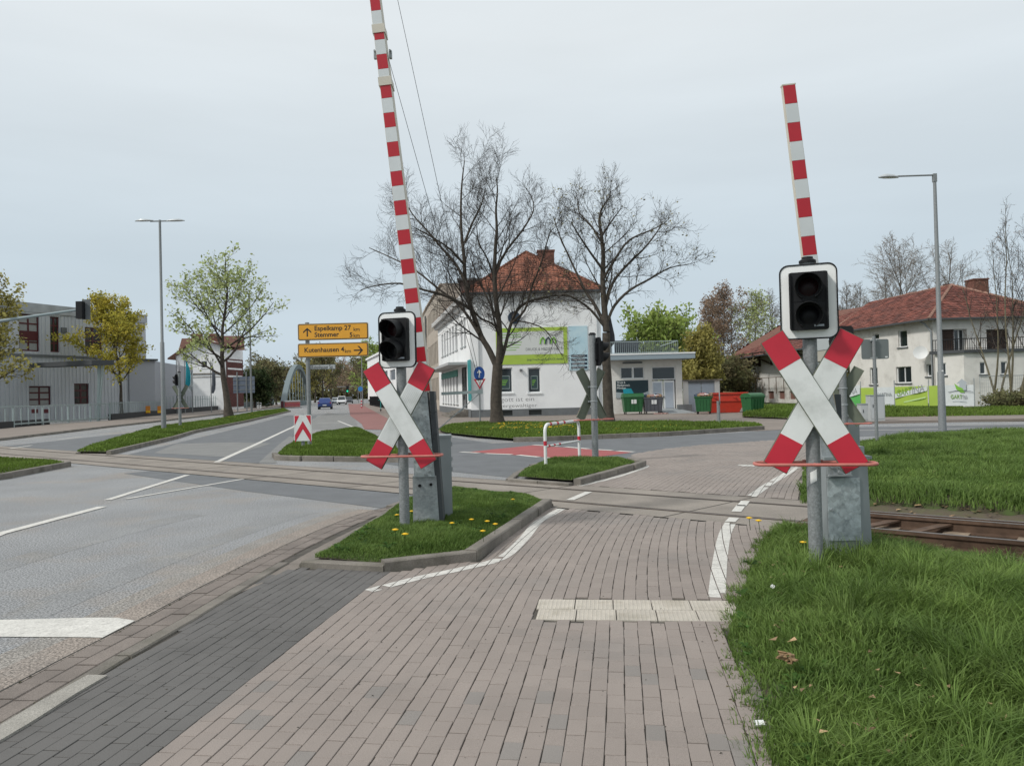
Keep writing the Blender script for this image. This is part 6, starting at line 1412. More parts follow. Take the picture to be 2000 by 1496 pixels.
# avenue beyond the bridge
av = [(512, 150, 10, 5.5, mixed), (497, 130, 6.0, 3.0, dkg), (528, 160, 9.5, 5, mixed), (590, 200, 11, 6, olive), (615, 230, 14, 6.5, olive), (630, 200, 15, 6, mixed), (648, 250, 15.5, 7, brown), (662, 300, 15, 8, mixed), (735, 190, 14, 6.5, mixed), (745, 170, 14.5, 6.5, grn), (722, 230, 15, 7, mixed), (708, 280, 15, 7.5, brown), (698, 340, 15, 8, mixed), (688, 400, 15, 9, mixed), (672, 380, 15, 9, brown)]
names = ['brown budding bush left of the arch bridge', 'dark evergreen bush below the back of the large road sign', 'brown hedge tree directly left of the arch foot', 'yellow-green tree seen through the hangers of the arch', 'light olive tree right of the arch behind the sign post', 'brown-green avenue tree left of the blue car', 'bare-looking brown tree above the blue car', 'brown-green tree above the oncoming white cars', 'brown-green tree left of the near signal head', 'greener tree just left of the near signal head', 'brown-green tree right of the road gap, second in depth', 'brown budding tree right of the road gap, third in depth', 'hazy brown tree right of the road gap, fourth in depth', 'hazy far tree closing the avenue at its end', 'far brown tree left of the gap at the avenue end']
for i, (px, Y, h, R_, mt_) in enumerate(av):
    tree(names[i], dp(px, Y), h, R_, 1.2 if i in (0, 1, 2) else 2.6, 30 + i, nl=16, n2=7, n3=5, tr=.3, tw=.035, lmat=mt_, per=7 if i != 1 else 16, lsize=.5, spread=.45, group='trees along the avenue beyond the bridge', shape=.85)
# behind the annex
tree('bushy fresh green tree rising behind the annex roof terrace', dp(1262, 66), 8.6, 3.6, 2, 50, nl=16, n2=7, n3=5, tr=.2, lmat=grn, per=4, lsize=.36, spread=.28, group='trees behind the annex', stems=2)
tree('green tree with lighter leaves right behind the annex roof', dp(1325, 70), 7.4, 2.8, 2, 51, nl=14, n2=7, n3=5, tr=.18, lmat=grn, per=5, lsize=.34, spread=.28, group='trees behind the annex')
tree('narrow olive tree directly above the small garage', dp(1372, 62), 6.4, 1.7, .8, 52, nl=20, n2=8, n3=5, tr=.14, lmat=olive, per=10, lsize=.28, spread=.22, group='trees behind the annex', shape=.7)
for i, (px, Y, h, R_, mt_, lb) in enumerate([(1380, 95, 13.0, 2.6, brown, 'slim birch with brownish catkins, leftmost behind the garage'), (1412, 92, 14.0, 3.3, brown, 'tall pale birch with orange-brown catkins'), (1445, 98, 12.8, 2.8, None, 'bare slim birch between the catkin birch and the green one'), (1478, 90, 13.0, 3.0, pale, 'birch with fresh green leaves left of the right signal head'), (1520, 96, 13.6, 3.2, None, 'bare birch just left of the right signal head')]):
    tree(lb, dp(px, Y), h, R_, 3, 60 + i, nl=20, n2=9, n3=6, tr=.14, tw=.018, lmat=mt_, per=4 if mt_ is brown else 3, lsize=.24, spread=.25, ang0=40, upl=.05, up=-.04, group='birches behind the garage', tw_mat=greyt)
for i, (px, Y, h, R_) in enumerate([(1395, 74, 4.4, 3.2), (1425, 78, 4.4, 3.2), (1452, 84, 4.2, 3.2)]):
    tree(('dark shrub behind the small garage', 'dark shrub behind the red skip', 'dark shrub at the warehouse corner')[i], dp(px, Y), h, R_, .3, 70 + i, nl=18, n2=8, n3=5, tr=.08, lmat=mixed, per=7, lsize=.3, spread=.25, group='shrubs behind the skip', stems=2, name='shrub')
# behind and before the right building
for i, (px, Y, h, R_, lb) in enumerate([(1645, 95, 14.2, 2.8, 'slim bare tree right of the right signal head'), (1684, 98, 14.6, 3.2, 'bare poplar-like tree over the long roof'), (1722, 92, 15.5, 4.0, 'bare tree left of the small roof chimney'), (1768, 88, 18.0, 5.2, 'broad bare tree behind the small roof chimney'), (1812, 86, 18.3, 5.0, 'broad bare tree directly left of the right lamp post'), (1850, 88, 17.6, 5.0, 'bare tree leaning right behind the roof ridge')]):
    tree(lb, dp(px, Y), h, R_, 5, 80 + i, nl=15, n2=9, n3=6, n4=2, tr=.2, tw=.014, lmat=brown if i == 4 else None, per=1, lsize=.1, spread=.12, ang0=46, upl=.08, up=.04, group='bare trees behind the old house', tw_mat=greyt)
for i, (px, Y, h, R_, ns) in enumerate([(1952, 43.5, 10.4, 2.3, 4), (1992, 41.5, 11.4, 2.6, 4)]):
    tree(('multi-stemmed budding tree in front of the old house, left of its twin', 'multi-stemmed budding tree at the right picture edge')[i], dp(px, Y), h, R_, 3, 90 + i, nl=8, n2=6, n3=4, tr=.075, tw=.007, lmat=brown, per=1, lsize=.07, spread=.04, ang0=38, upl=.10, up=.05, group='multi-stemmed trees before the old house', stems=ns, bark=MT('bark_olive', (.13, .115, .075), .95, var=.3, vscale=5))
tree('low dark thicket at the foot of the multi-stemmed trees', dp(1972, 41), .95, 2.0, .05, 95, nl=16, n2=6, n3=4, tr=.02, lmat=mixed, per=6, lsize=.14, spread=.15, stems=3, name='shrub')
# distant wood
def wood_band(name, label, pts, h, n, mt_, seed, ls=1.2):
    r = np.random.default_rng(seed); P = np.array(pts); C = []
    for i in range(n):
        t = r.uniform(0, len(P) - 1.001); k = int(t); q = P[k] * (1 - t + k) + P[k + 1] * (t - k); hh = h * (.72 + .28 * math.sin(t * 23 + 1.7 * math.sin(t * 7))); C.append((q[0] + r.normal() * 4, q[1] + r.normal() * 4, hh * (1 - r.uniform() ** 1.6) * r.uniform(.85, 1)))
    C = np.array(C); n = len(C); a = r.normal(size=(n, 3)); a /= np.linalg.norm(a, axis=1)[:, None]; b = np.cross(a, r.normal(size=(n, 3))); b /= np.linalg.norm(b, axis=1)[:, None]; s = ls * r.uniform(.4, 1.3, n)[:, None]
    V = np.stack([C - a * s, C + b * s * .6, C + a * s, C - b * s * .6], 1).reshape(-1, 3)
    o = link(name, npmesh(name, V, [4 * np.arange(n)[:, None] + np.arange(4)[None]], mt_, rndv=np.repeat(r.uniform(0, 1, n), 4))); tag(o, label, 'wood', kind='stuff')
wood_band('distant_wood', 'distant brown-green wood closing the view behind the buildings', [(-220, 330), (-150, 400), (-90, 470), (-40, 420), (30, 330), (120, 260), (230, 200)], 11, 26000, mixed, 5)

# ------------------------------------------------------------------ street furniture
# double lamp on the left
def lamp_head(parent, x0, y0, z0, dx, dy, ln=.95):
    m = MB(); d = Vector((dx, dy, 0)).normalized(); sdv = Vector((-d.y, d.x, 0)); prof = [(0, .03, .03), (.12, .09, .05), (.35, .15, .09), (.65, .15, .11), (.88, .08, .06), (1.0, .01, .01)]
    vs = []; n = 8
    for t, w, h in prof:
        c = Vector((x0, y0, z0)) + d * ln * t
        for j in range(n): a = 2 * PI * j / n; vs.append(c + sdv * w * math.cos(a) + Vector((0, 0, (h if math.sin(a) > 0 else .03) * math.sin(a))))
    m.add(vs, [(i * n + j, i * n + (j + 1) % n, (i + 1) * n + (j + 1) % n, (i + 1) * n + j) for i in range(len(prof) - 1) for j in range(n)]); return part('lamp_head', m, MT('lamp_silver', (.5, .53, .54), .35, metal=.4), parent, smooth=True)
q = gp(320, 838, .15); Z = (785 - 436) / 1500 * q[1] + 1.6; t = thing('street_lamp', 'tall street lamp with two opposite heads on the left median', 'street lamp', q)
m = MB(); m.tube([(0, 0, -.2), (0, 0, .8), (0, 0, 4.5), (0, 0, 4.55), (0, 0, Z)], [.13, .12, .105, .075, .06], 12); part('pole', m, galv_pole, t, smooth=True)
m = MB(); m.bar((-.5, 0, Z - .06), (.5, 0, Z - .06), .06, .06); part('cross_arm', m, galv_pole, t)
lamp_head(t, -.35, 0, Z - .02, -1, 0); lamp_head(t, .35, 0, Z - .06, 1, 0)
# right lamp with arm
q = gp(1841, 842, .0); Z = (746 - 340) / 1500 * q[1] + 1.6; t = thing('street_lamp', 'tall street lamp with one long arm reaching left above the old house', 'street lamp', q)
m = MB(); m.tube([(0, 0, -.2), (0, 0, .9), (0, 0, 1.9), (0, 0, 1.95), (0, 0, Z)], [.125, .115, .105, .085, .05], 12); part('pole', m, galv_pole, t, smooth=True)
al = 74 / 1500 * q[1]; m = MB(); m.tube([(0, 0, Z - .02), (-al, 0, Z - .03)], .028, 8); m.bar((0, 0, Z - .25), (0, 0, Z + .02), .11); part('arm', m, galv_pole, t); lamp_head(t, -al + .05, 0, Z - .06, -1, -.1, .68)
m = MB(); m.cyl((0, -.1, 1.95), (0, -.118, 1.95), .03, 10); part('badge', m, plain_white, t)
for px, Y, top, lb in ((491, 82, 571, 'slim street lamp pole behind the median linden'), (708, 118, 700, 'slim street lamp pole far down the road at the cycle lane'), (534, 190, 700, 'thin distant pole beside the small bare tree')):
    q = dp(px, Y, .1); yh = 775 - .025 * (px - 665); Z = (yh - top) / 1500 * Y + 1.6; t = thing('street_lamp', lb, 'street lamp', q); m = MB(); m.tube([(0, 0, 0), (0, 0, Z * .4), (0, 0, Z)], [.12, .1, .06], 8); part('pole', m, galv_pole, t, smooth=True); lamp_head(t, 0, 0, Z, -1, 0, .9)
# yellow direction sign
q = gp(605, 872, .12); t = thing('direction_sign', 'yellow direction signs above a small white street name plate on one grey post', 'direction sign', q); t['group'] = 'signs on the island'
yq = q[1]
def sl(px, py, dy=0): p = D(px, py, yq + dy); return Vector((p[0] - q[0], dy, p[2] - q[2]))
m = MB(); tp = sl(601, 630); m.cyl((0, 0, -.2), (0, 0, tp.z), .062, 12); part('post', m, galv_pole, t, smooth=True)
def sign_panel(x0, y0, x1, y1):
    a, b = sl(x0, y1, -.1), sl(x1, y0, -.1); c = (a + b) / 2; w, h = b.x - a.x, b.z - a.z; M_ = Matrix.Translation(c) @ XZ
    m = MB(); m.prism(rrect(w, h, .05), 0, .03, 0, M_); o = part('sign_panel', m, MT('sign_edge', (.4, .3, .17), .6), t)
    m = MB(); m.prism(rrect(w - .04, h - .04, .04), -.006, -.001, 0, M_); part('sign_border', m, sign_ink, o); m = MB(); m.prism(rrect(w - .075, h - .075, .03), -.012, -.007, 0, M_); part('sign_face', m, yellow_sign, o); return o, c, w, h
def put(txt, x, y, hpx, par, bold=.0035, sx=1.0, align='LEFT'):
    p = sl(x, y, -.113); return lettering(txt, hpx / 1500 * yq / .72, Matrix.Translation(p) @ Matrix.Rotation(PI / 2, 4, 'X'), sign_ink, par, bold=bold, sx=1.0, align=align) 
o, c, w, h = sign_panel(582, 629.5, 719, 665.5)
put('Espelkamp 27', 613.5, 642, 9.3, o); put('km', 690, 643.5, 7.4, o, .001); put('Stemmer', 614, 654.5, 9.3, o); put('5', 682.5, 654.5, 9.3, o); put('km', 690, 655.7, 7.4, o, .001)
def arrow(x, y, ang, s, par):
    p = sl(x, y, -.114); M_ = Matrix.Translation(p) @ XZ @ Matrix.Rotation(ang, 4, 'Z'); u = s / 1500 * yq
    m = MB()
    for poly in ([(-.5, -.07), (.36, -.07), (.36, .07), (-.5, .07)], [(.5, 0), (.08, .46), (-.1, .46), (.3, 0)], [(.3, 0), (-.1, -.46), (.08, -.46), (.5, 0)]): m.prism([(a * u, b * u) for a, b in poly], -.001 - .0005 * len(m.f) / 10, .002, 0, M_)
    part('arrow', m, sign_ink, par)
arrow(600, 649, PI / 2, 17, o)
o, c, w, h = sign_panel(582, 668, 719, 699); put('Kutenhausen 4', 594, 684.5, 9.3, o); put('km', 673, 686, 7.4, o, .001); arrow(700, 684, 0, 18, o)
a, b = sl(606, 722, .1), sl(655, 711.5, .1); m = MB(); m.box((a + b) / 2, (b.x - a.x, .03, b.z - a.z)); o = part('street_name_plate', m, grey_paint, t); m = MB(); m.box((a + b) / 2 + Vector((0, -.017, 0)), (b.x - a.x - .03, .005, b.z - a.z - .03)); part('plate_face', m, plain_white, o)
lo = lettering('Kutenhauser Str.', 1.0, Matrix(), sign_ink, o); xs = [v.co.x for v in lo.data.vertices]; ys = [v.co.y for v in lo.data.vertices]; c = (a + b) / 2
lo.data.transform(Matrix.Translation(c + Vector((0, -.024, 0))) @ Matrix.Rotation(PI / 2, 4, 'X') @ Matrix.Diagonal(((b.x - a.x) * .88 / (max(xs) - min(xs)), .115 / (max(ys) - min(ys)), 1, 1)) @ Matrix.Translation((-(max(xs) + min(xs)) / 2, -(max(ys) + min(ys)) / 2, 0)))
# chevron plate
q = gp(592, 876, .12); t = thing('chevron_plate', 'red and white chevron plate on a short post before the direction sign', 'traffic sign', q); yq = q[1]
m = MB(); m.cyl((0, 0, -.1), (0, 0, 1.0), .05, 10); part('post', m, galv_pole, t)
a, b = sl(575, 861.5, -.08), sl(608, 810, -.08); c = (a + b) / 2; w, h = b.x - a.x, b.z - a.z; M_ = Matrix.Translation(c) @ XZ; m = MB(); m.prism(rrect(w, h, .04), 0, .02, 0, M_); o = part('plate', m, sig_white, t)
rm = MB(); hw = w / 2 - .02
rm.prism([(-hw, h / 2 - .02), (-.10, h / 2 - .02), (-hw, h / 2 - .30)], -.004, -.001, 0, M_); part('red_field', rm, sig_red, o)
rm = MB(); rm.prism([(hw, h / 2 - .02), (hw, h / 2 - .30), (.10, h / 2 - .02)], -.004, -.001, 0, M_); part('red_field', rm, sig_red, o)
rm = MB(); rm.prism([(-hw, -.20), (-hw, -.42), (0, -.03), (hw, -.42), (hw, -.20), (0, .20)], -.004, -.001, 0, M_); part('red_field', rm, sig_red, o)
# blue and yield signs in front of the print house
q = gp(938, 827, .1); t = thing('sign_post', 'slim post with a blue arrow disc above a triangular yield sign', 'traffic sign', q); yq = q[1]
m = MB(); tp = sl(936, 720); m.cyl((0, 0, -.1), (0, 0, tp.z), .035, 8); part('post', m, galv_pole, t)
p = sl(936, 730, -.06); m = MB(); m.prism([(.27 * math.cos(i * .2618), .36 * math.sin(i * .2618)) for i in range(24)], 0, .02, 0, Matrix.Translation(p) @ XZ); o = part('blue_disc', m, MT('sign_blue', (.01, .07, .3), .5), t)
m = MB(); m.prism([(-.03, -.2), (.03, -.2), (.03, .05), (.12, .05), (.0, .2), (-.12, .05), (-.03, .05)], -.005, -.001, 0, Matrix.Translation(p) @ XZ); part('arrow', m, plain_white, o)
p = sl(937, 748, -.06); m = MB(); m.prism([(-.3, .2), (.3, .2), (0, -.32)], 0, .02, 0, Matrix.Translation(p) @ XZ); o = part('yield_triangle', m, sig_red, t); m = MB(); m.prism([(-.19, .14), (.19, .14), (0, -.19)], -.006, -.001, 0, Matrix.Translation(p) @ XZ); part('triangle_field', m, plain_white, o)
# bollard with disc
q = gp(1404, 829, .1); t = thing('bollard', 'grey bollard with a round sign seen edge-on before the bins', 'bollard', q); m = MB(); m.cyl((0, 0, -.1), (0, 0, .95), .07, 10, 0, .065); part('post', m, galv_pole, t); m = MB(); m.prism([(.26 * math.cos(i * .3), .26 * math.sin(i * .3)) for i in range(21)], -.01, .012, 0, Matrix.Translation((.06, 0, 1.05)) @ Matrix.Rotation(math.radians(72), 4, 'Z') @ XZ); part('round_sign', m, grey_paint, t)
# sign seen from behind on the right
q = gp(1713, 872, .05); t = thing('traffic_sign', 'back of a grey rectangular traffic sign on a post in the right verge', 'traffic sign', q); yq = q[1]
m = MB(); m.cyl((0, 0, -.1), (0, 0, sl(1707, 657).z), .04, 10); part('post', m, galv_pole, t)
a, b = sl(1683, 702, .07), sl(1735, 662, .07); c = (a + b) / 2; m = MB(); m.prism(rrect(b.x - a.x, b.z - a.z, .05), -.01, .01, 0, Matrix.Translation(c) @ XZ); o = part('sign_back', m, MT('sign_back_grey', (.17, .19, .19), .55), t)
m = MB(); m.box(c + Vector((.27, -.012, -.2)), (.06, .004, .035)); part('sticker', m, plain_white, o)
for dz in (.22, -.22): m = MB(); m.box((0, .03, c.z + dz), (.14, .1, .04)); part('clamp', m, galv, t)
# switch cabinets
for x0, x1, y0, lb in ((1683, 1703, 788, 'smaller pale electrical cabinet across the side street'), (1701, 1729, 771, 'taller pale electrical cabinet right of the smaller one')):
    q = gp((x0 + x1) / 2, 822, .1); yq = q[1]; w = (x1 - x0) / 1500 * yq; h = (820 - y0) / 1500 * yq; t = thing('switch_cabinet', lb, 'electrical cabinet', q, 0, 'electrical cabinets')
    m = MB(); m.box((0, .2, h / 2), (w, .4, h)); part('cabinet_body', m, MT('cabinet_pale', (.42, .44, .44), .6, var=.06), t); m = MB(); m.box((0, -.004, h * .52), (w * .86, .012, h * .86)); part('door', m, MT('cabinet_door', (.45, .47, .47), .6), t); m = MB(); m.box((-w * .33, -.018, h * .6), (.02, .02, .12)); part('handle', m, black_pl, t); m = MB(); m.box((0, .2, h + .02), (w + .04, .44, .03)); part('roof', m, grey_paint, t)
# banner fence
bY = (46.5, 43.5)
def bpt(px, py): Yv = np.interp(px, [1640, 1900], [46.5, 41.0]); return D(px, py, Yv)
bw = Wall(bpt(1640, 800), bpt(1903, 800)); bf_t = thing('banner_fence', 'site fence hung with lime green and white garden firm banners', 'fence', (*bpt(1770, 800)[:2], .1))
bm_white = MT('banner_cloth_white', (.62, .65, .66), .6, var=.05); gz0 = .28
def bpanel(x0, x1, mt_, name='banner'):
    u0, u1 = bw.hit(x0, 780)[0], bw.hit(x1, 780)[0]; zt_ = bw.hit((x0 + x1) / 2, 751 + (1903 - (x0 + x1) / 2) * .030)[1]; m = MB(); n = 8
    for i in range(n):
        a, b = u0 + (u1 - u0) * i / n, u0 + (u1 - u0) * (i + 1) / n; wv = lambda u: .03 * math.sin(u * 5.1)
        m.add([bw.P(a, gz0, wv(a)), bw.P(b, gz0, wv(b)), bw.P(b, zt_, wv(b)), bw.P(a, zt_, wv(a))], [(0, 1, 2, 3)])
    return bpart(name, m, mt_, bf_t), u0, u1, zt_
def btext(txt, u0, z0, u1, z1, mt_, tilt=0.0, bold=.008):
    o = flat_text(bw, bf_t, txt, (u0, z0, u1, z1), mt_, .05, bold=bold); 
    if tilt:
        for v in o.data.vertices: v.co.z += ((np.array(v.co[:2]) - bw.A) @ bw.u - (u0 + u1) / 2) * tilt
    return o
def quadp(name, pts, mt_, out=.042): m = MB(); m.add([bw.P(u, z, out) for u, z in pts], [tuple(range(len(pts)))]); return bpart(name, m, mt_, bf_t)
greyp = MT('grey_print', (.3, .32, .33), .6)
_, a, b, zt_ = bpanel(1652, 1680.5, MT('green_cloth', (.1, .42, .1), .6)); quadp('banner_field', [(a, .75), (b, 1.0), (b, 1.55), (a, 1.3)], bm_white); btext('NA', a + .3, 1.0, b - .15, 1.35, greyp, .15)
_, a, b, zt_ = bpanel(1682, 1712, lime); _, a2_, b2_, zt_ = bpanel(1712.2, 1746, bm_white)
btext('GARTINA', a2_ + .05, .85, b2_ - .1, 1.05, greyp)
_, a, b, zt_ = bpanel(1748, 1812.5, lime); quadp('banner_field', [(a + .02, .72), (b - .02, 1.12), (b - .02, zt_ - .0), (a + .02, zt_ - .42)], bm_white); mid = a + (b - a) * .53
btext('GART', a + .12, .88, mid, 1.28, MT('olive_print', (.18, .33, .05), .6), .23); btext('INA', mid + .04, 1.02, b - .15, 1.42, greyp, .23)
quadp('banner_line', [(a + .5, .46), (b - .1, .72), (b - .1, .79), (a + .5, .53)], MT('pale_lime', (.5, .68, .3), .6))
_, a, b, zt_ = bpanel(1815, 1850, lime); _, a, b, zt_ = bpanel(1845.2, 1902, bm_white, 'banner')
cx = (a + b) / 2 + .1; zc_ = 1.12
quadp('house_logo', [(cx - .05, zc_), (cx + .28, zc_), (cx + .28, zc_ + .35), (cx + .38, zc_ + .35), (cx + .08, zc_ + .62), (cx - .2, zc_ + .35), (cx - .05, zc_ + .35)], MT('logo_grey', (.4, .44, .47), .6), .046)
quadp('leaf_logo', [(cx - .3, zc_ + .38), (cx - .1, zc_ + .2), (cx + .1, zc_ + .1), (cx + .2, zc_ - .12), (cx, zc_ - .12), (cx - .2, zc_ + .05)], lime2, .05)
m = MB(); m.tube([bw.P(cx + x, zc_ - .12 - .0 + .1 * math.cos(x * 2.2), .055) for x in np.linspace(-.62, .62, 9)], .012, 5); bpart('hill_logo', m, navy, bf_t)
btext('GART', a + .32, .66, cx + .08, .88, MT('olive_print', (.18, .33, .05), .6)); btext('INA', cx + .1, .66, b - .3, .88, greyp); quadp('banner_line', [(a + .4, .5), (b - .35, .5), (b - .35, .53), (a + .4, .53)], MT('logo_grey', (.4, .44, .47), .6))
for x in (1653, 1681, 1747, 1814, 1903): u = bw.hit(x, 780)[0]; m = MB(); m.cyl(bw.P(u, .0, -.03), bw.P(u, 1.75, -.03), .025, 6); bpart('fence_post', m, galv, bf_t)
# site fence panel right of the banners
q = dp(1960, 43.3, .1); t = thing('mesh_fence', 'wire mesh fence panel between banners and multi-stemmed trees', 'fence', q); m = MB(); w, h = 2.6, 1.75
m.tube([(-w / 2, 0, .1), (-w / 2, 0, h), (w / 2, 0, h), (w / 2, 0, .1)], .022, 6, closed=True); part('fence_frame', m, galv, t); m = MB()
for i in range(1, 22): m.bar((-w / 2 + w * i / 22, 0, .1), (-w / 2 + w * i / 22, 0, h), .007)
for i in range(1, 8): m.bar((-w / 2, .006, .1 + (h - .1) * i / 8), (w / 2, .006, .1 + (h - .1) * i / 8), .007)
part('wire_mesh', m, galv, t, kind='stuff')

# ------------------------------------------------------------------ left side: hall, fence, houses, bridge
X72 = D(20, 780, 72.0)[:2]; X87 = D(287, 780, 87.0)[:2]; hd_ = (X87 - X72) / np.linalg.norm(X87 - X72); hN = X72 - hd_ * 30
gh = thing('grey_hall', 'grey corrugated metal hall with maroon windows behind the fence on the left', 'hall', (*X72, 0)); wv = Wall(hN, X87); HH = 11.4
def wr3(x0, y0, x1, y1): return wv.rect(x0, y0, x1, y1)
hw_ = [wr3(37, 614, 77, 686), wr3(98, 619, 116, 688), wr3(166, 640, 200, 692), wr3(57, 754, 100, 793), wr3(145, 749, 174, 790), wr3(-60, 600, -10, 680)]
zl = wv.hit(80, 695)[1]; holes = [(a, b, c, d) for a, b, c, d in hw_]
m = MB(); wv.wall(m, 0, HH, holes, dep=.25); e2 = X87 + np.array([-hd_[1], hd_[0]]) * 30; Wall(X87, e2, flip=False).wall(m, 0, HH); bpart('wall', m, metal_clad, gh, fixn=False)
rib = MB(); n_ = int(wv.L / .42)
for i in range(n_):
    u = (i + .5) * .42; segs = [(.02, HH - .9)]
    for a, b, c, d in holes:
        if a - .1 < u < c + .1: segs = [q_ for s0, s1 in segs for q_ in ((s0, min(s1, b - .06)), (max(s0, d + .06), s1)) if q_[1] - q_[0] > .05]
    for s0, s1 in segs: wv.slab(rib, (u - .1, s0, u + .1, s1), .001, .04)
bpart('corrugation', rib, metal_clad, gh, kind='stuff')
m = MB(); wv.slab(m, (0, zl - .12, wv.L, zl + .12), .005, .14); bpart('ledge', m, plinth_mat, gh)
m = MB(); wv.slab(m, (-.1, HH - .9, wv.L + .1, HH), .005, .16); m.add([wv.P(0, HH, .1), wv.P(wv.L, HH, .1), wv.P(wv.L, HH, -25), wv.P(0, HH, -25)], [(0, 1, 2, 3)]); bpart('roof_edge', m, MT('roof_edge_grey', (.38, .4, .42), .5, metal=.3, var=.2, vscale=.8), gh)
for i, r_ in enumerate(hw_):
    o = window(wv, gh, r_, frame=maroon, pane=pane_grey if i in (0, 3) else glass, dep=.2, fw=.14, mull=(2,), rows=(4 if i < 3 else 3,), sill=False)
    if i == 0: a, b, c, d = r_; m = MB(); wv.slab(m, (a + .1, b + (d - b) * .3, c - .1, b + (d - b) * .55), -.17, -.1); child('spandrel', m, maroon, o)
for r_ in (wr3(37, 596, 77, 613), wr3(97, 600, 117, 617)): m = MB(); wv.slab(m, r_, .0, .09); bpart('smooth_panel', m, metal_clad, gh)
m = MB(); wv.slab(m, wr3(118, 640, 128, 650), .07, .2); bpart('vent', m, plinth_mat, gh)
a, b = D(77, 714, 73.5), D(201, 708, 64.5); m = MB(); m.bar(a, b, 1.6, .35); m.box((b[0], b[1], b[2] / 2), (.4, .4, b[2])); t = thing('canopy', 'dark flat canopy on a slanting post before the grey hall', 'canopy', (b[0], b[1], 0)); 
m = MB(); m.bar(a, b, 1.8, .4); bpart('canopy_roof', m, MT('dark_gutter', (.06, .065, .07), .6), t); m = MB(); m.tube([(b[0] - .6, b[1] + .6, b[2] - .1), (b[0] - .9, b[1] + .8, 0)], .16, 8); m.tube([(b[0] - .1, b[1] + .3, b[2] - .1), (b[0] - .9, b[1] + .8, 0)], .08, 6); bpart('canopy_post', m, fence_mat, t)
# smooth grey annex of the hall
a1_ = np.array(D(253, 780, 84.5)[:2]); b1_ = np.array(D(303, 780, 86.5)[:2]); t = thing('hall_annex', 'smooth grey flat-roofed block at the right end of the grey hall', 'annex', (*b1_, 0)); w_ = Wall(a1_, b1_); ha = w_.hit(295, 705)[1]
m = MB(); w_.wall(m, 0, ha); Wall(b1_, b1_ + np.array([-4, 20]), flip=False).wall(m, 0, ha); Wall(a1_, a1_ + np.array([-4, 20])).wall(m, 0, ha); bpart('wall', m, MT('smooth_grey', (.36, .375, .41), .8), t, fixn=False); m = MB(); w_.slab(m, (-.2, ha, w_.L + .3, ha + .22), -20, .25); bpart('roof_edge', m, MT('dark_gutter', (.06, .065, .07), .6), t)
# fence along the sidewalk
f0, f1, f2, f3 = [np.array(G(*p)[:2]) for p in ((-120, 850), (215, 822), (320, 811), (440, 800.5))]
ft = thing('metal_fence', 'pale green metal fence and sliding gate along the sidewalk', 'fence', (*f1, .1))
pm = MB(); pm.box((0, 0, .72), (.12, .12, 1.45)); pme = pm.mesh('fence_post', fence_mat); bm2 = MB(); bm2.box((0, 0, .72), (.06, .06, 1.2)); bme = bm2.mesh('baluster', fence_mat)
Lf = np.linalg.norm(f1 - f0); nbal = 24
for i in range(nbal + 1):
    q = f0 + (f1 - f0) * i / nbal; link('fence_post' if i % 4 == 0 else 'baluster', pme if i % 4 == 0 else bme, ft, (q[0] - f1[0], q[1] - f1[1], 0), math.atan2(*(f1 - f0)[::-1]))
m = MB(); m.bar((*f0, 1.5), (*f1, 1.5), .09, .09); bpart('top_rail', m, fence_mat, ft); m = MB(); m.bar((*f0, .32), (*f1, .32), .09, .1); bpart('bottom_rail', m, fence_mat, ft)
fm_ = np.array(G(85, 832)[:2]); m = MB(); m.bar((*(f0 + .2), .25), (*(fm_ + .2), .25), .3, .55); bpart('base_wall', m, MT('dark_base', (.04, .04, .042), .9), ft)
ft2 = thing('mesh_fence', 'finer green mesh fence continuing right on a dark base wall', 'fence', (*f2, .1)); n_ = 30
bm3 = MB(); bm3.box((0, 0, .85), (.045, .045, 1.4)); bme3 = bm3.mesh('baluster', fence_mat); m = MB(); m.bar((*f1, 1.55), (*f2, 1.6), .05); m.bar((*f2, 1.6), (*f3, 1.9), .05); bpart('top_rail', m, fence_mat, ft2, kind='stuff')
for i in range(n_ + 1): q = f1 + (f2 - f1) * i / n_; link('baluster', bme3, ft2, (q[0] - f2[0], q[1] - f2[1], 0))
for i in range(1, 26): q = f2 + (f3 - f2) * i / 25; link('baluster', bme3, ft2, (q[0] - f2[0], q[1] - f2[1], 0)).scale = (1.4, 1.4, 1.35)
m = MB(); m.bar((*f1, .3), (*f2, .3), .3, .6); m.bar((*f2, .35), (*f3, .35), .3, .7); bpart('base_wall', m, MT('dark_base', (.04, .04, .042), .9), ft2, kind='stuff')
for px, lb in ((289, 'orange notice left of the lamp pole on the mesh fence'), (312, 'orange notice right beside the lamp pole on the mesh fence')):
    q = D(px, 800, 79); t = thing('notice_board', lb, 'sign', (q[0], q[1], q[2] - .5), .2, 'orange notices'); m = MB(); m.box((0, 0, .5), (.45, .03, .75)); part('board', m, orange_sign, t); m = MB(); m.box((0, -.02, .3), (.4, .01, .2)); part('yellow_field', m, petal, t)
for x0, x1, lb in ((62, 74, 'maroon board on the fence at the far left'), (85, 93, 'small maroon board right of the other on the fence')):
    q = D((x0 + x1) / 2, 803, 57); t = thing('notice_board', lb, 'sign', (q[0], q[1], q[2] - .3), 1.2); m = MB(); m.box((0, 0, .3), (.5, .03, .3)); part('board', m, maroon, t)
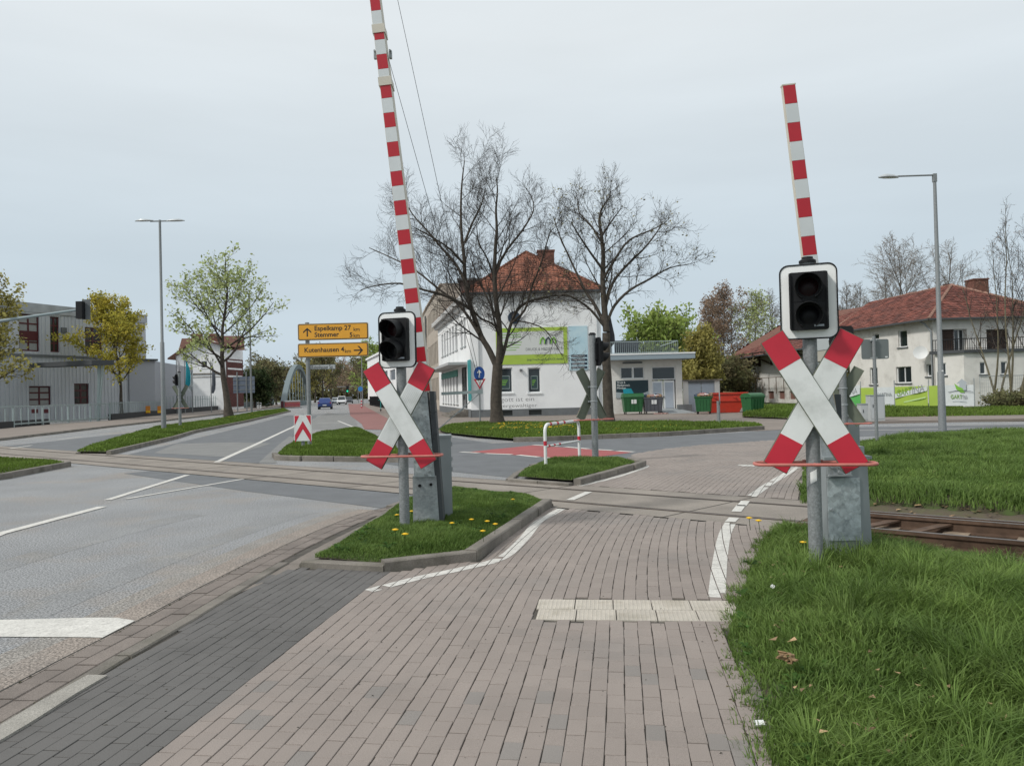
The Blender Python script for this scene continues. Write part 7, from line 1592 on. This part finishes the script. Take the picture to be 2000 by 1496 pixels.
# gantry arm with signal
qg = D(-60, 840, 38); t = thing('signal_gantry', 'grey gantry arm with a traffic light at its tip entering from the left', 'traffic light', (qg[0], qg[1], 0)); A_ = D(-60, 636, 38); B_ = D(161, 604, 38)
off = Vector((qg[0], qg[1], 0)); m = MB(); m.tube([(0, 0, 0), (0, 0, A_[2] + .3)], [.18, .12], 10); m.tube([Vector(A_) - off, Vector(B_) - off], [.10, .055], 10); part('arm', m, MT('gantry_paint', (.24, .3, .32), .6), t, smooth=True)
h_ = Vector(D(157, 606, 37.8)) - off; m = MB(); m.box(h_, (.3, .3, .85)); o = part('signal_head', m, black_pl, t); m = MB(); m.box(h_ + Vector((.18, .2, .05)), (.4, .03, 1.0)); part('backboard', m, plinth_mat, o)
h_ = Vector(D(2, 600, 37.8)) - off; m = MB(); m.lathe([(.02, 0), (.25, .02), (.25, .05), (.02, .07)], 14); o = link('round_lamp', m.mesh('round_lamp', grey_paint), t, h_)
# white house on the left
Yw = 115.0; wA = D(345, 780, Yw); wB = D(441, 780, Yw); t = thing('white_house', 'white house with a low gable and reddish roof behind flags', 'house', (wA[0], wA[1], 0)); w_ = Wall(wA, wB); zg = lambda px, py: D(px, py, Yw)[2]
eh0, eh1, gz = zg(345, 697), zg(441, 680), zg(391, 667); m = MB(); wins = [w_.rect(393, 705, 405, 719), w_.rect(358, 691, 364, 703), w_.rect(350, 734, 358, 754), w_.rect(363, 769, 371, 776), w_.rect(389, 669, 393, 675)]; w_.wall(m, 0, eh0, wins[:1] + wins[2:4])
a = w_.hit(391, 700)[0]; m.add([w_.P(0, eh0), w_.P(w_.L, eh0), w_.P(w_.L, eh1), w_.P(a + 2.2, gz), w_.P(a, gz)], [(0, 1, 2, 3, 4)]); sB = np.array(D(476, 780, Yw + 6)[:2]); Wall(wB[:2], sB).wall(m, 0, eh1); bpart('wall', m, white_wall, t, fixn=False)
for i in (0, 2, 3): window(w_, t, wins[i], dep=.15, fw=.1)
for i in (1, 4): m = MB(); w_.slab(m, wins[i], .01, .05); bpart('window', m, glass, t)
m = MB(); w_.slab(m, (0, zg(400, 731), w_.L, zg(400, 729)), .01, .12); w_.slab(m, (0, zg(400, 737), w_.L, zg(400, 736)), .01, .06); bpart('string_course', m, kerb_mat, t, kind='stuff')
pL_ = [w_.P(-.9, eh0 - .4, .8), w_.P(a, gz + .35, .8), w_.P(a, gz + .35, -9), w_.P(-.9, eh0 - .4, -9)]; pR_ = [w_.P(a, gz + .35, .8), w_.P(w_.L + .6, eh1 + .1, .8), w_.P(w_.L + .6, eh1 + .1, -9), w_.P(a, gz + .35, -9)]
m = MB(); m.add(pL_ + [(x, y, z + .2) for x, y, z in pL_], [(0, 1, 2, 3), (4, 5, 6, 7), (0, 1, 5, 4)]); m.add(pR_ + [(x, y, z + .2) for x, y, z in pR_], [(0, 1, 2, 3), (4, 5, 6, 7), (0, 1, 5, 4)])
for k_, (x0, y0, x1, y1, dpth) in enumerate(((347, 661, 400, 690, 3), (412, 656, 478, 684, 2))):
    q0, q1 = D(x0, y1, Yw + dpth), D(x1, y1, Yw + dpth); q2, q3 = D(x1 - 2, y0, Yw + dpth + 4), D(x0 + 8, y0, Yw + dpth + 4); m.add([q0, q1, q2, q3], [(0, 1, 2, 3)])
o = bpart('roof', m, MT('roof_dark_red', (.11, .05, .036), .9, var=.3, vscale=2), t, kind='stuff')
for px in (385, 418): q = D(px, 662, Yw + 5); m = MB(); m.box((q[0], q[1], q[2] - .3), (1.4, 1, 2.2)); child('chimney', m, chimney_mat, o)
m = MB(); w2_ = Wall(wB[:2], sB); w2_.slab(m, (.3, .5, w2_.L - .2, zg(450, 700)), .02, .1); bpart('brick_panel', m, MT('dark_red_brick', (.1, .035, .03), .9, var=.35, vscale=4), t)
for i in range(3): m = MB(); w2_.slab(m, (.6, 5.0 + i * 1.15, w2_.L - .6, 5.25 + i * 1.15), .1, .14); bpart('white_band', m, white_wall, t)
q0, q1 = np.array(D(300, 780, 112)[:2]), np.array(D(347, 780, 112)[:2]); t = thing('white_annex', 'low white flat block left of the white house', 'annex', (*q0, 0)); w_ = Wall(q0, q1); m = MB(); w_.wall(m, 0, w_.hit(320, 731)[1]); w_.slab(m, (0, w_.hit(320, 731)[1], w_.L, w_.hit(320, 731)[1] + .15), -8, .1); bpart('wall', m, white_wall, t, fixn=False, kind='stuff'); m = MB(); w_.slab(m, w_.rect(301, 767, 318, 800), .02, .5); bpart('red_shed', m, MT('dark_red_brick', (.1, .035, .03), .9), t)
# flags
def flag(px, ptop, Y, fx0, fy0, fx1, fy1, mt_, lb):
    q = D(px, 800, Y); t = thing('flag', lb, 'flag', (q[0], q[1], 0)); zt_ = D(px, ptop, Y)[2]; m = MB(); m.cyl((0, 0, 0), (0, 0, zt_), .07, 8, 0, .04); part('flag_pole', m, galv_pole, t)
    a, b = D(fx0, fy0, Y), D(fx1, fy1, Y); vs = []; n = 8
    for i in range(n + 1):
        f = i / n; w = (b[0] - a[0]) * (math.sin(PI * min(f * .62 + .05, 1)) if f < .95 else .5)
        for k in range(4): vs.append((a[0] - q[0] + w * k / 3, .12 * math.sin(k * 2.1 + f * 5), a[2] + (b[2] - a[2]) * f))
    m = MB(); m.add(vs, [(i * 4 + k, i * 4 + k + 1, (i + 1) * 4 + k + 1, (i + 1) * 4 + k) for i in range(n) for k in range(3)]); part('flag_cloth', m, mt_, t, smooth=True)
flag(362, 697, 92, 362, 703, 373, 757, teal, 'teal flag hanging from a pole left of the white house front')
flag(376, 697, 93, 376, 722, 366, 765, bm_white, 'white flag hanging limp between the teal and the grey one')
flag(413, 705, 94, 413, 710, 422, 768, MT('grey_cloth', (.12, .135, .16), .8), 'dark grey narrow flag in front of the white house')
flag(346, 694, 92, 346, 700, 353, 735, MT('pale_cloth', (.5, .5, .52), .8), 'pale flag leftmost before the white house')
# big sign seen from behind
q = dp(470, 96, .1); t = thing('road_sign', 'back of a large blue-grey road sign on two posts beyond the median linden', 'road sign', q); yq = q[1]
def sl(px, py, dy=0): p = D(px, py, yq + dy); return Vector((p[0] - q[0], dy, p[2] - q[2]))
a, b = sl(456, 768), sl(497, 735); m = MB(); m.box((a + b) / 2, (b.x - a.x, .08, b.z - a.z)); o = part('sign_back', m, MT('sign_back_blue', (.12, .15, .2), .6), t)
for px in (464, 482): x = sl(px, 760).x; m = MB(); m.cyl((x, -.1, 0), (x, -.1, b.z + .6), .08, 8); part('post', m, galv_pole, t)
for f in (.2, .5, .8): m = MB(); m.box(((a + b) / 2).xy.to_3d() + Vector((0, -.07, a.z + (b.z - a.z) * f)), (b.x - a.x, .05, .08)); part('brace', m, galv_pole, o)
for px, lb in ((503.5, 'left one of two white reflector posts at the far left kerb'), (508.5, 'right one of two white reflector posts at the far left kerb')):
    q = dp(px, 118, .1); t = thing('reflector_post', lb, 'reflector post', q, 0, 'reflector posts'); m = MB(); m.box((0, 0, .45), (.22, .12, .9)); part('post', m, plain_white, t); m = MB(); m.box((0, -.065, .7), (.23, .02, .18)); part('black_band', m, black_pl, t)
# arch bridge
P0, P1 = np.array(D(553, 780, 132)[:2]), np.array(D(604, 780, 186)[:2]); br_t = thing('arch_bridge', 'grey-green steel tied-arch bridge with thin hangers on the left of the road', 'bridge', (*P0, 0)); ztop = (777 - 716) / 1500 * 158 + 1.6
for off_ in (0, -9.0):
    sh = np.array([off_, 0]); pts = [(*(P0 + sh + (P1 - P0) * f), .6 + (ztop - .6) * (1 - (2 * f - 1) ** 2)) for f in np.linspace(0, 1, 21)]
    m = MB(); 
    for i in range(20): m.bar(pts[i], Vector(pts[i]).lerp(Vector(pts[i + 1]), 1.06), .9, .9)
    o = bpart('arch', m, MT('bridge_paint', (.15, .19, .2), .6), br_t); m = MB()
    for i in range(2, 19, 2): m = MB(); m.cyl((*pts[i][:2], .6), pts[i], .09, 6); child('hanger', m, fence_mat, o)
    m = MB(); m.bar((*(P0 + sh), .5), (*(P1 + sh), .5), .7, 1.0); child('tie_beam', m, MT('bridge_paint', (.15, .19, .2), .6), o)
# construction barrier boards
q = D(571, 796, 122); t = thing('barrier_boards', 'stacked red and white barrier boards closing the lane before the bridge', 'road barrier', (q[0], q[1], .05)); w = 30 / 1500 * 122
for i in range(4): m = MB(); m.box((0, i * .05, .25 + i * .28), (w, .06, .2)); part('barrier_board', m, (MT('board_red', (.5, .1, .08), .6) if i % 2 == 0 else sig_white) if i != 1 else sig_red, t)
m = MB(); m.box((-w / 2 - .3, -.2, .55), (.35, .2, 1.1)); o = part('beacon', m, maroon, t)
m = MB(); m.box((0, .1, .03), (w + .5, .5, .06)); part('foot', m, black_pl, t)
# beige long building
Ba, Bb, Bc = np.array(D(868, 780, 72.5)[:2]), np.array(D(838, 780, 92)[:2]), np.array(D(821, 780, 112)[:2])
t = thing('office_block', 'beige three-storey office block with dense window rows behind the print house', 'building', (*Ba, 0)); tot_r = 0
for (p0, p1, px_, py_, nc) in ((Ba, Bb, 846, 583, 10), (Bb, Bc, 829, 612, 10)):
    w_ = Wall(p0, p1); ht = w_.hit(px_, py_)[1]; m = MB(); hl = []
    for r_ in range(3):
        z0 = 1.0 + r_ * (ht - .6) / 3; z1 = z0 + (ht - .6) / 3 * .62
        for c_ in range(nc): u0 = .8 + c_ * (w_.L - 1.2) / nc; hl.append((u0, z0, u0 + (w_.L - 1.2) / nc * .55, z1))
    w_.wall(m, 0, ht, hl, dep=.2); w_.slab(m, (0, ht, w_.L, ht + .15), -12, .2); m.add([(*p0, 0), (*(p0 + np.array([10, 2])), 0), (*(p0 + np.array([10, 2])), ht), (*p0, ht)], [(0, 1, 2, 3)]); m.add([(*p1, 0), (*(p1 + np.array([10, 2])), 0), (*(p1 + np.array([10, 2])), ht), (*p1, ht)], [(0, 1, 2, 3)]); bpart('wall', m, beige_wall, t, fixn=False, kind='stuff')
    for h_ in hl: m = MB(); w_.slab(m, h_, -.2, -.17); bpart('window', m, glass, t)
m = MB(); m.cyl((*(Bb - np.array([.2, .2])), 0), (*(Bb - np.array([.2, .2])), 11), .1, 8); bpart('downpipe', m, plinth_mat, t)
# white building at the right of the road with dark fence
Wa, Wb = np.array(D(792, 780, 96)[:2]), np.array(D(719, 780, 142)[:2]); t = thing('white_building', 'white flat-roofed building behind the near left signal at the road side', 'building', (*Wa, 0)); w_ = Wall(Wa, Wb); m = MB(); hz_ = 8.2
hl = [w_.rect(747, 725, 757, 745), w_.rect(762, 722, 772, 742), w_.rect(745, 752, 760, 776)]; w_.wall(m, 1.0, hz_, hl, dep=.2); m.add([(*Wa, 0), (*(Wa + np.array([9, 0])), 0), (*(Wa + np.array([9, 0])), hz_), (*Wa, hz_)], [(0, 1, 2, 3)]); w_.slab(m, (0, hz_, w_.L, hz_ + .3), -9, .3); bpart('wall', m, white_wall, t, fixn=False, kind='stuff')
for h_ in hl: m = MB(); w_.slab(m, h_, -.2, -.15); bpart('window', m, MT('pane_slate', (.15, .17, .2), .3), t)
Fa, Fb = np.array(D(765, 780, 84)[:2]), np.array(D(722, 780, 132)[:2]); t = thing('iron_fence', 'black iron fence along the cycle lane before the white building', 'fence', (*Fa, 0)); m = MB(); m.bar((*Fa, 1.5), (*Fb, 1.5), .06); m.bar((*Fa, .2), (*Fb, .2), .06); bpart('rails', m, black_pl, t, kind='stuff'); bx = MB(); bx.box((0, 0, .8), (.05, .05, 1.5)); bxm = bx.mesh('baluster', black_pl)
for i in range(150): qq = Fa + (Fb - Fa) * i / 149; link('baluster', bxm, t, (qq[0] - Fa[0], qq[1] - Fa[1], 0))
# scooter
q = D(744, 806, 78); t = thing('kick_scooter', 'turquoise kick scooter parked beside the black iron fence', 'scooter', (q[0], q[1], .02), .2); tq = MT('turquoise', (.02, .35, .33), .5)
m = MB(); m.bar((0, 0, .2), (0, .15, 1.15), .06); m.bar((-.25, .15, 1.15), (.25, .15, 1.15), .04); part('steering_stem', m, tq, t); m = MB(); m.box((0, .55, .15), (.16, 1.0, .06)); part('deck', m, black_pl, t)
for y in (-.05, 1.05): m = MB(); m.cyl((-.03, y, .12), (.03, y, .12), .12, 12); part('wheel', m, black_pl, t)
# striped bollard, blue cycle sign
q = dp(706, 104, .02); t = thing('striped_bollard', 'red and white striped bollard on the far cycle lane', 'bollard', q)
for i in range(6): m = MB(); m.cyl((0, 0, i * .2), (0, 0, i * .2 + .2), .09, 10); part('red_band' if i % 2 == 0 else 'white_band', m, sig_red if i % 2 == 0 else sig_white, t)
q = dp(704.5, 112, .02); t = thing('cycle_sign', 'round blue sign on a thin pole above the far cycle lane', 'traffic sign', q); zc_ = (774 - 760) / 1500 * 112 + 1.6; m = MB(); m.cyl((0, 0, 0), (0, 0, zc_ + .5), .05, 6); part('post', m, galv_pole, t); m = MB(); m.prism([(.36 * math.cos(i * .3), .36 * math.sin(i * .3)) for i in range(21)], -.1, -.07, 0, Matrix.Translation((0, 0, zc_)) @ XZ); part('blue_disc', m, MT('sign_blue2', (.03, .2, .5), .5), t)
q = dp(700, 190, 0); t = thing('traffic_light', 'far traffic light showing green on an arm over the road', 'traffic light', q); zc_ = (775 - 765) / 1500 * 190 + 1.6 + .6; m = MB(); m.tube([(0, 0, 0), (0, 0, zc_ + .6), (-5.2, 0, zc_ + .6)], .1, 6); part('mast', m, galv_pole, t); m = MB(); m.box((-2.6, -.1, zc_), (.6, .4, 1.6)); o = part('signal_head', m, black_pl, t); m = MB(); m.cyl((-2.6, -.3, zc_ - .5), (-2.6, -.34, zc_ - .5), .22, 10); part('green_lamp', m, MT('green_lamp', (.0, .3, .15), .5, emit=(.02, .8, .45)), o)

# ------------------------------------------------------------------ cars
def car(label, px, py, Y, rz, paint, front=False, group=None, w=1.78, L_=4.2, h=1.5):
    q = D(px, py, Y); t = thing('car', label, 'car', (q[0], q[1], .0), rz, group)
    def loft(secs, m, mi=0):
        n = len(secs[0][1]); vs = [(x * 1.0, y, z) for y, pr in secs for x, z in pr]; m.add(vs, [(i * n + j, i * n + j + 1, (i + 1) * n + j + 1, (i + 1) * n + j) for i in range(len(secs) - 1) for j in range(n - 1)] + [tuple(range(n)), tuple((len(secs) - 1) * n + j for j in range(n))], mi)
    hw = w / 2; body = lambda k, zb, zt: [(-hw * k * .93, zb), (-hw * k, zb + .25), (-hw * k, zt - .12), (-hw * k * .9, zt), (hw * k * .9, zt), (hw * k, zt - .12), (hw * k, zb + .25), (hw * k * .93, zb)]
    m = MB(); loft([(0, body(.9, .28, .85)), (.12, body(.98, .24, .95)), (.9, body(1, .22, .98)), (L_ - 1.2, body(1, .22, .93)), (L_ - .3, body(.96, .24, .8)), (L_, body(.85, .3, .65))], m); bd = part('body', m, paint, t, smooth=True)
    cab = lambda k, zt: [(-hw * .93, .9), (-hw * k, zt), (hw * k, zt), (hw * .93, .9)]
    m = MB(); loft([(.12, cab(.9, .92)), (.55, cab(.72, h - .06)), (1.0, cab(.72, h)), (L_ - 2.1, cab(.72, h - .02)), (L_ - 1.2, cab(.9, .93))], m); part('cabin', m, paint, t)
    m = MB(); m.add([(-hw * .78, .175, .98), (hw * .78, .175, .98), (hw * .66, .5, h - .13), (-hw * .66, .5, h - .13)], [(0, 1, 2, 3)]); part('rear_window', m, glass, t); m = MB(); m.add([(-hw * .8, L_ - 1.22, .97), (hw * .8, L_ - 1.22, .97), (hw * .66, L_ - 1.98, h - .1), (-hw * .66, L_ - 1.98, h - .1)], [(0, 1, 2, 3)]); part('windscreen', m, glass, t)
    for s_ in (-1, 1):
        m = MB(); m.add([(s_ * hw * .925, .55, .97), (s_ * hw * .925, L_ - 1.45, .97), (s_ * hw * .745, L_ - 2.05, h - .1), (s_ * hw * .745, .85, h - .1)], [(0, 1, 2, 3)]); part('side_window', m, glass, t)
        m = MB(); m.box((s_ * hw * .82, .06, .8), (.2, .1, .26)); part('tail_light', m, MT('tail_red', (.35, .01, .01), .3), t); m = MB(); m.box((s_ * hw * .7, L_ - .06, .62), (.32, .12, .14)); part('headlight', m, plain_white, t)
        m = MB(); m.box((s_ * (hw + .09), L_ - 1.5, .95), (.18, .1, .13)); part('wing_mirror', m, paint, t)
        for y in (.75, L_ - .85): m = MB(); m.cyl((s_ * (hw - .2), y, .31), (s_ * (hw + .01), y, .31), .31, 16); o = part('wheel', m, black_pl, t); m = MB(); m.cyl((s_ * (hw), y, .31), (s_ * (hw + .02), y, .31), .2, 10); part('rim', m, galv, o)
    m = MB(); m.box((0, -.01, .55), (.5, .02, .11)); part('number_plate', m, plain_white, t); m = MB(); m.box((0, -.0, .33), (w * .85, .08, .16)); part('bumper', m, black_pl, t); m = MB(); m.box((0, L_, .42), (w * .7, .08, .2)); part('grille', m, black_pl, t); return t
blue = MT('car_blue', (.02, .05, .19), .3, spec=.6); whitec = MT('car_white', (.7, .71, .72), .3); darkc = MT('car_dark', (.03, .035, .05), .3)
car('dark blue hatchback driving away towards the bridge', 634, 796, 101, .19, blue)
car('silver-white car coming towards the crossing, left of the white van-like one', 656.5, 790, 165, .19 + PI, MT('car_silver', (.5, .53, .56), .3), group='oncoming cars')
car('white tall car coming towards the crossing behind the blue one', 668, 790, 158, .19 + PI, whitec, group='oncoming cars', h=1.75, w=1.9)
car('dark car parked at the far right kerb of the road', 682, 790, 185, .19 + PI, darkc, w=1.85, h=1.6)
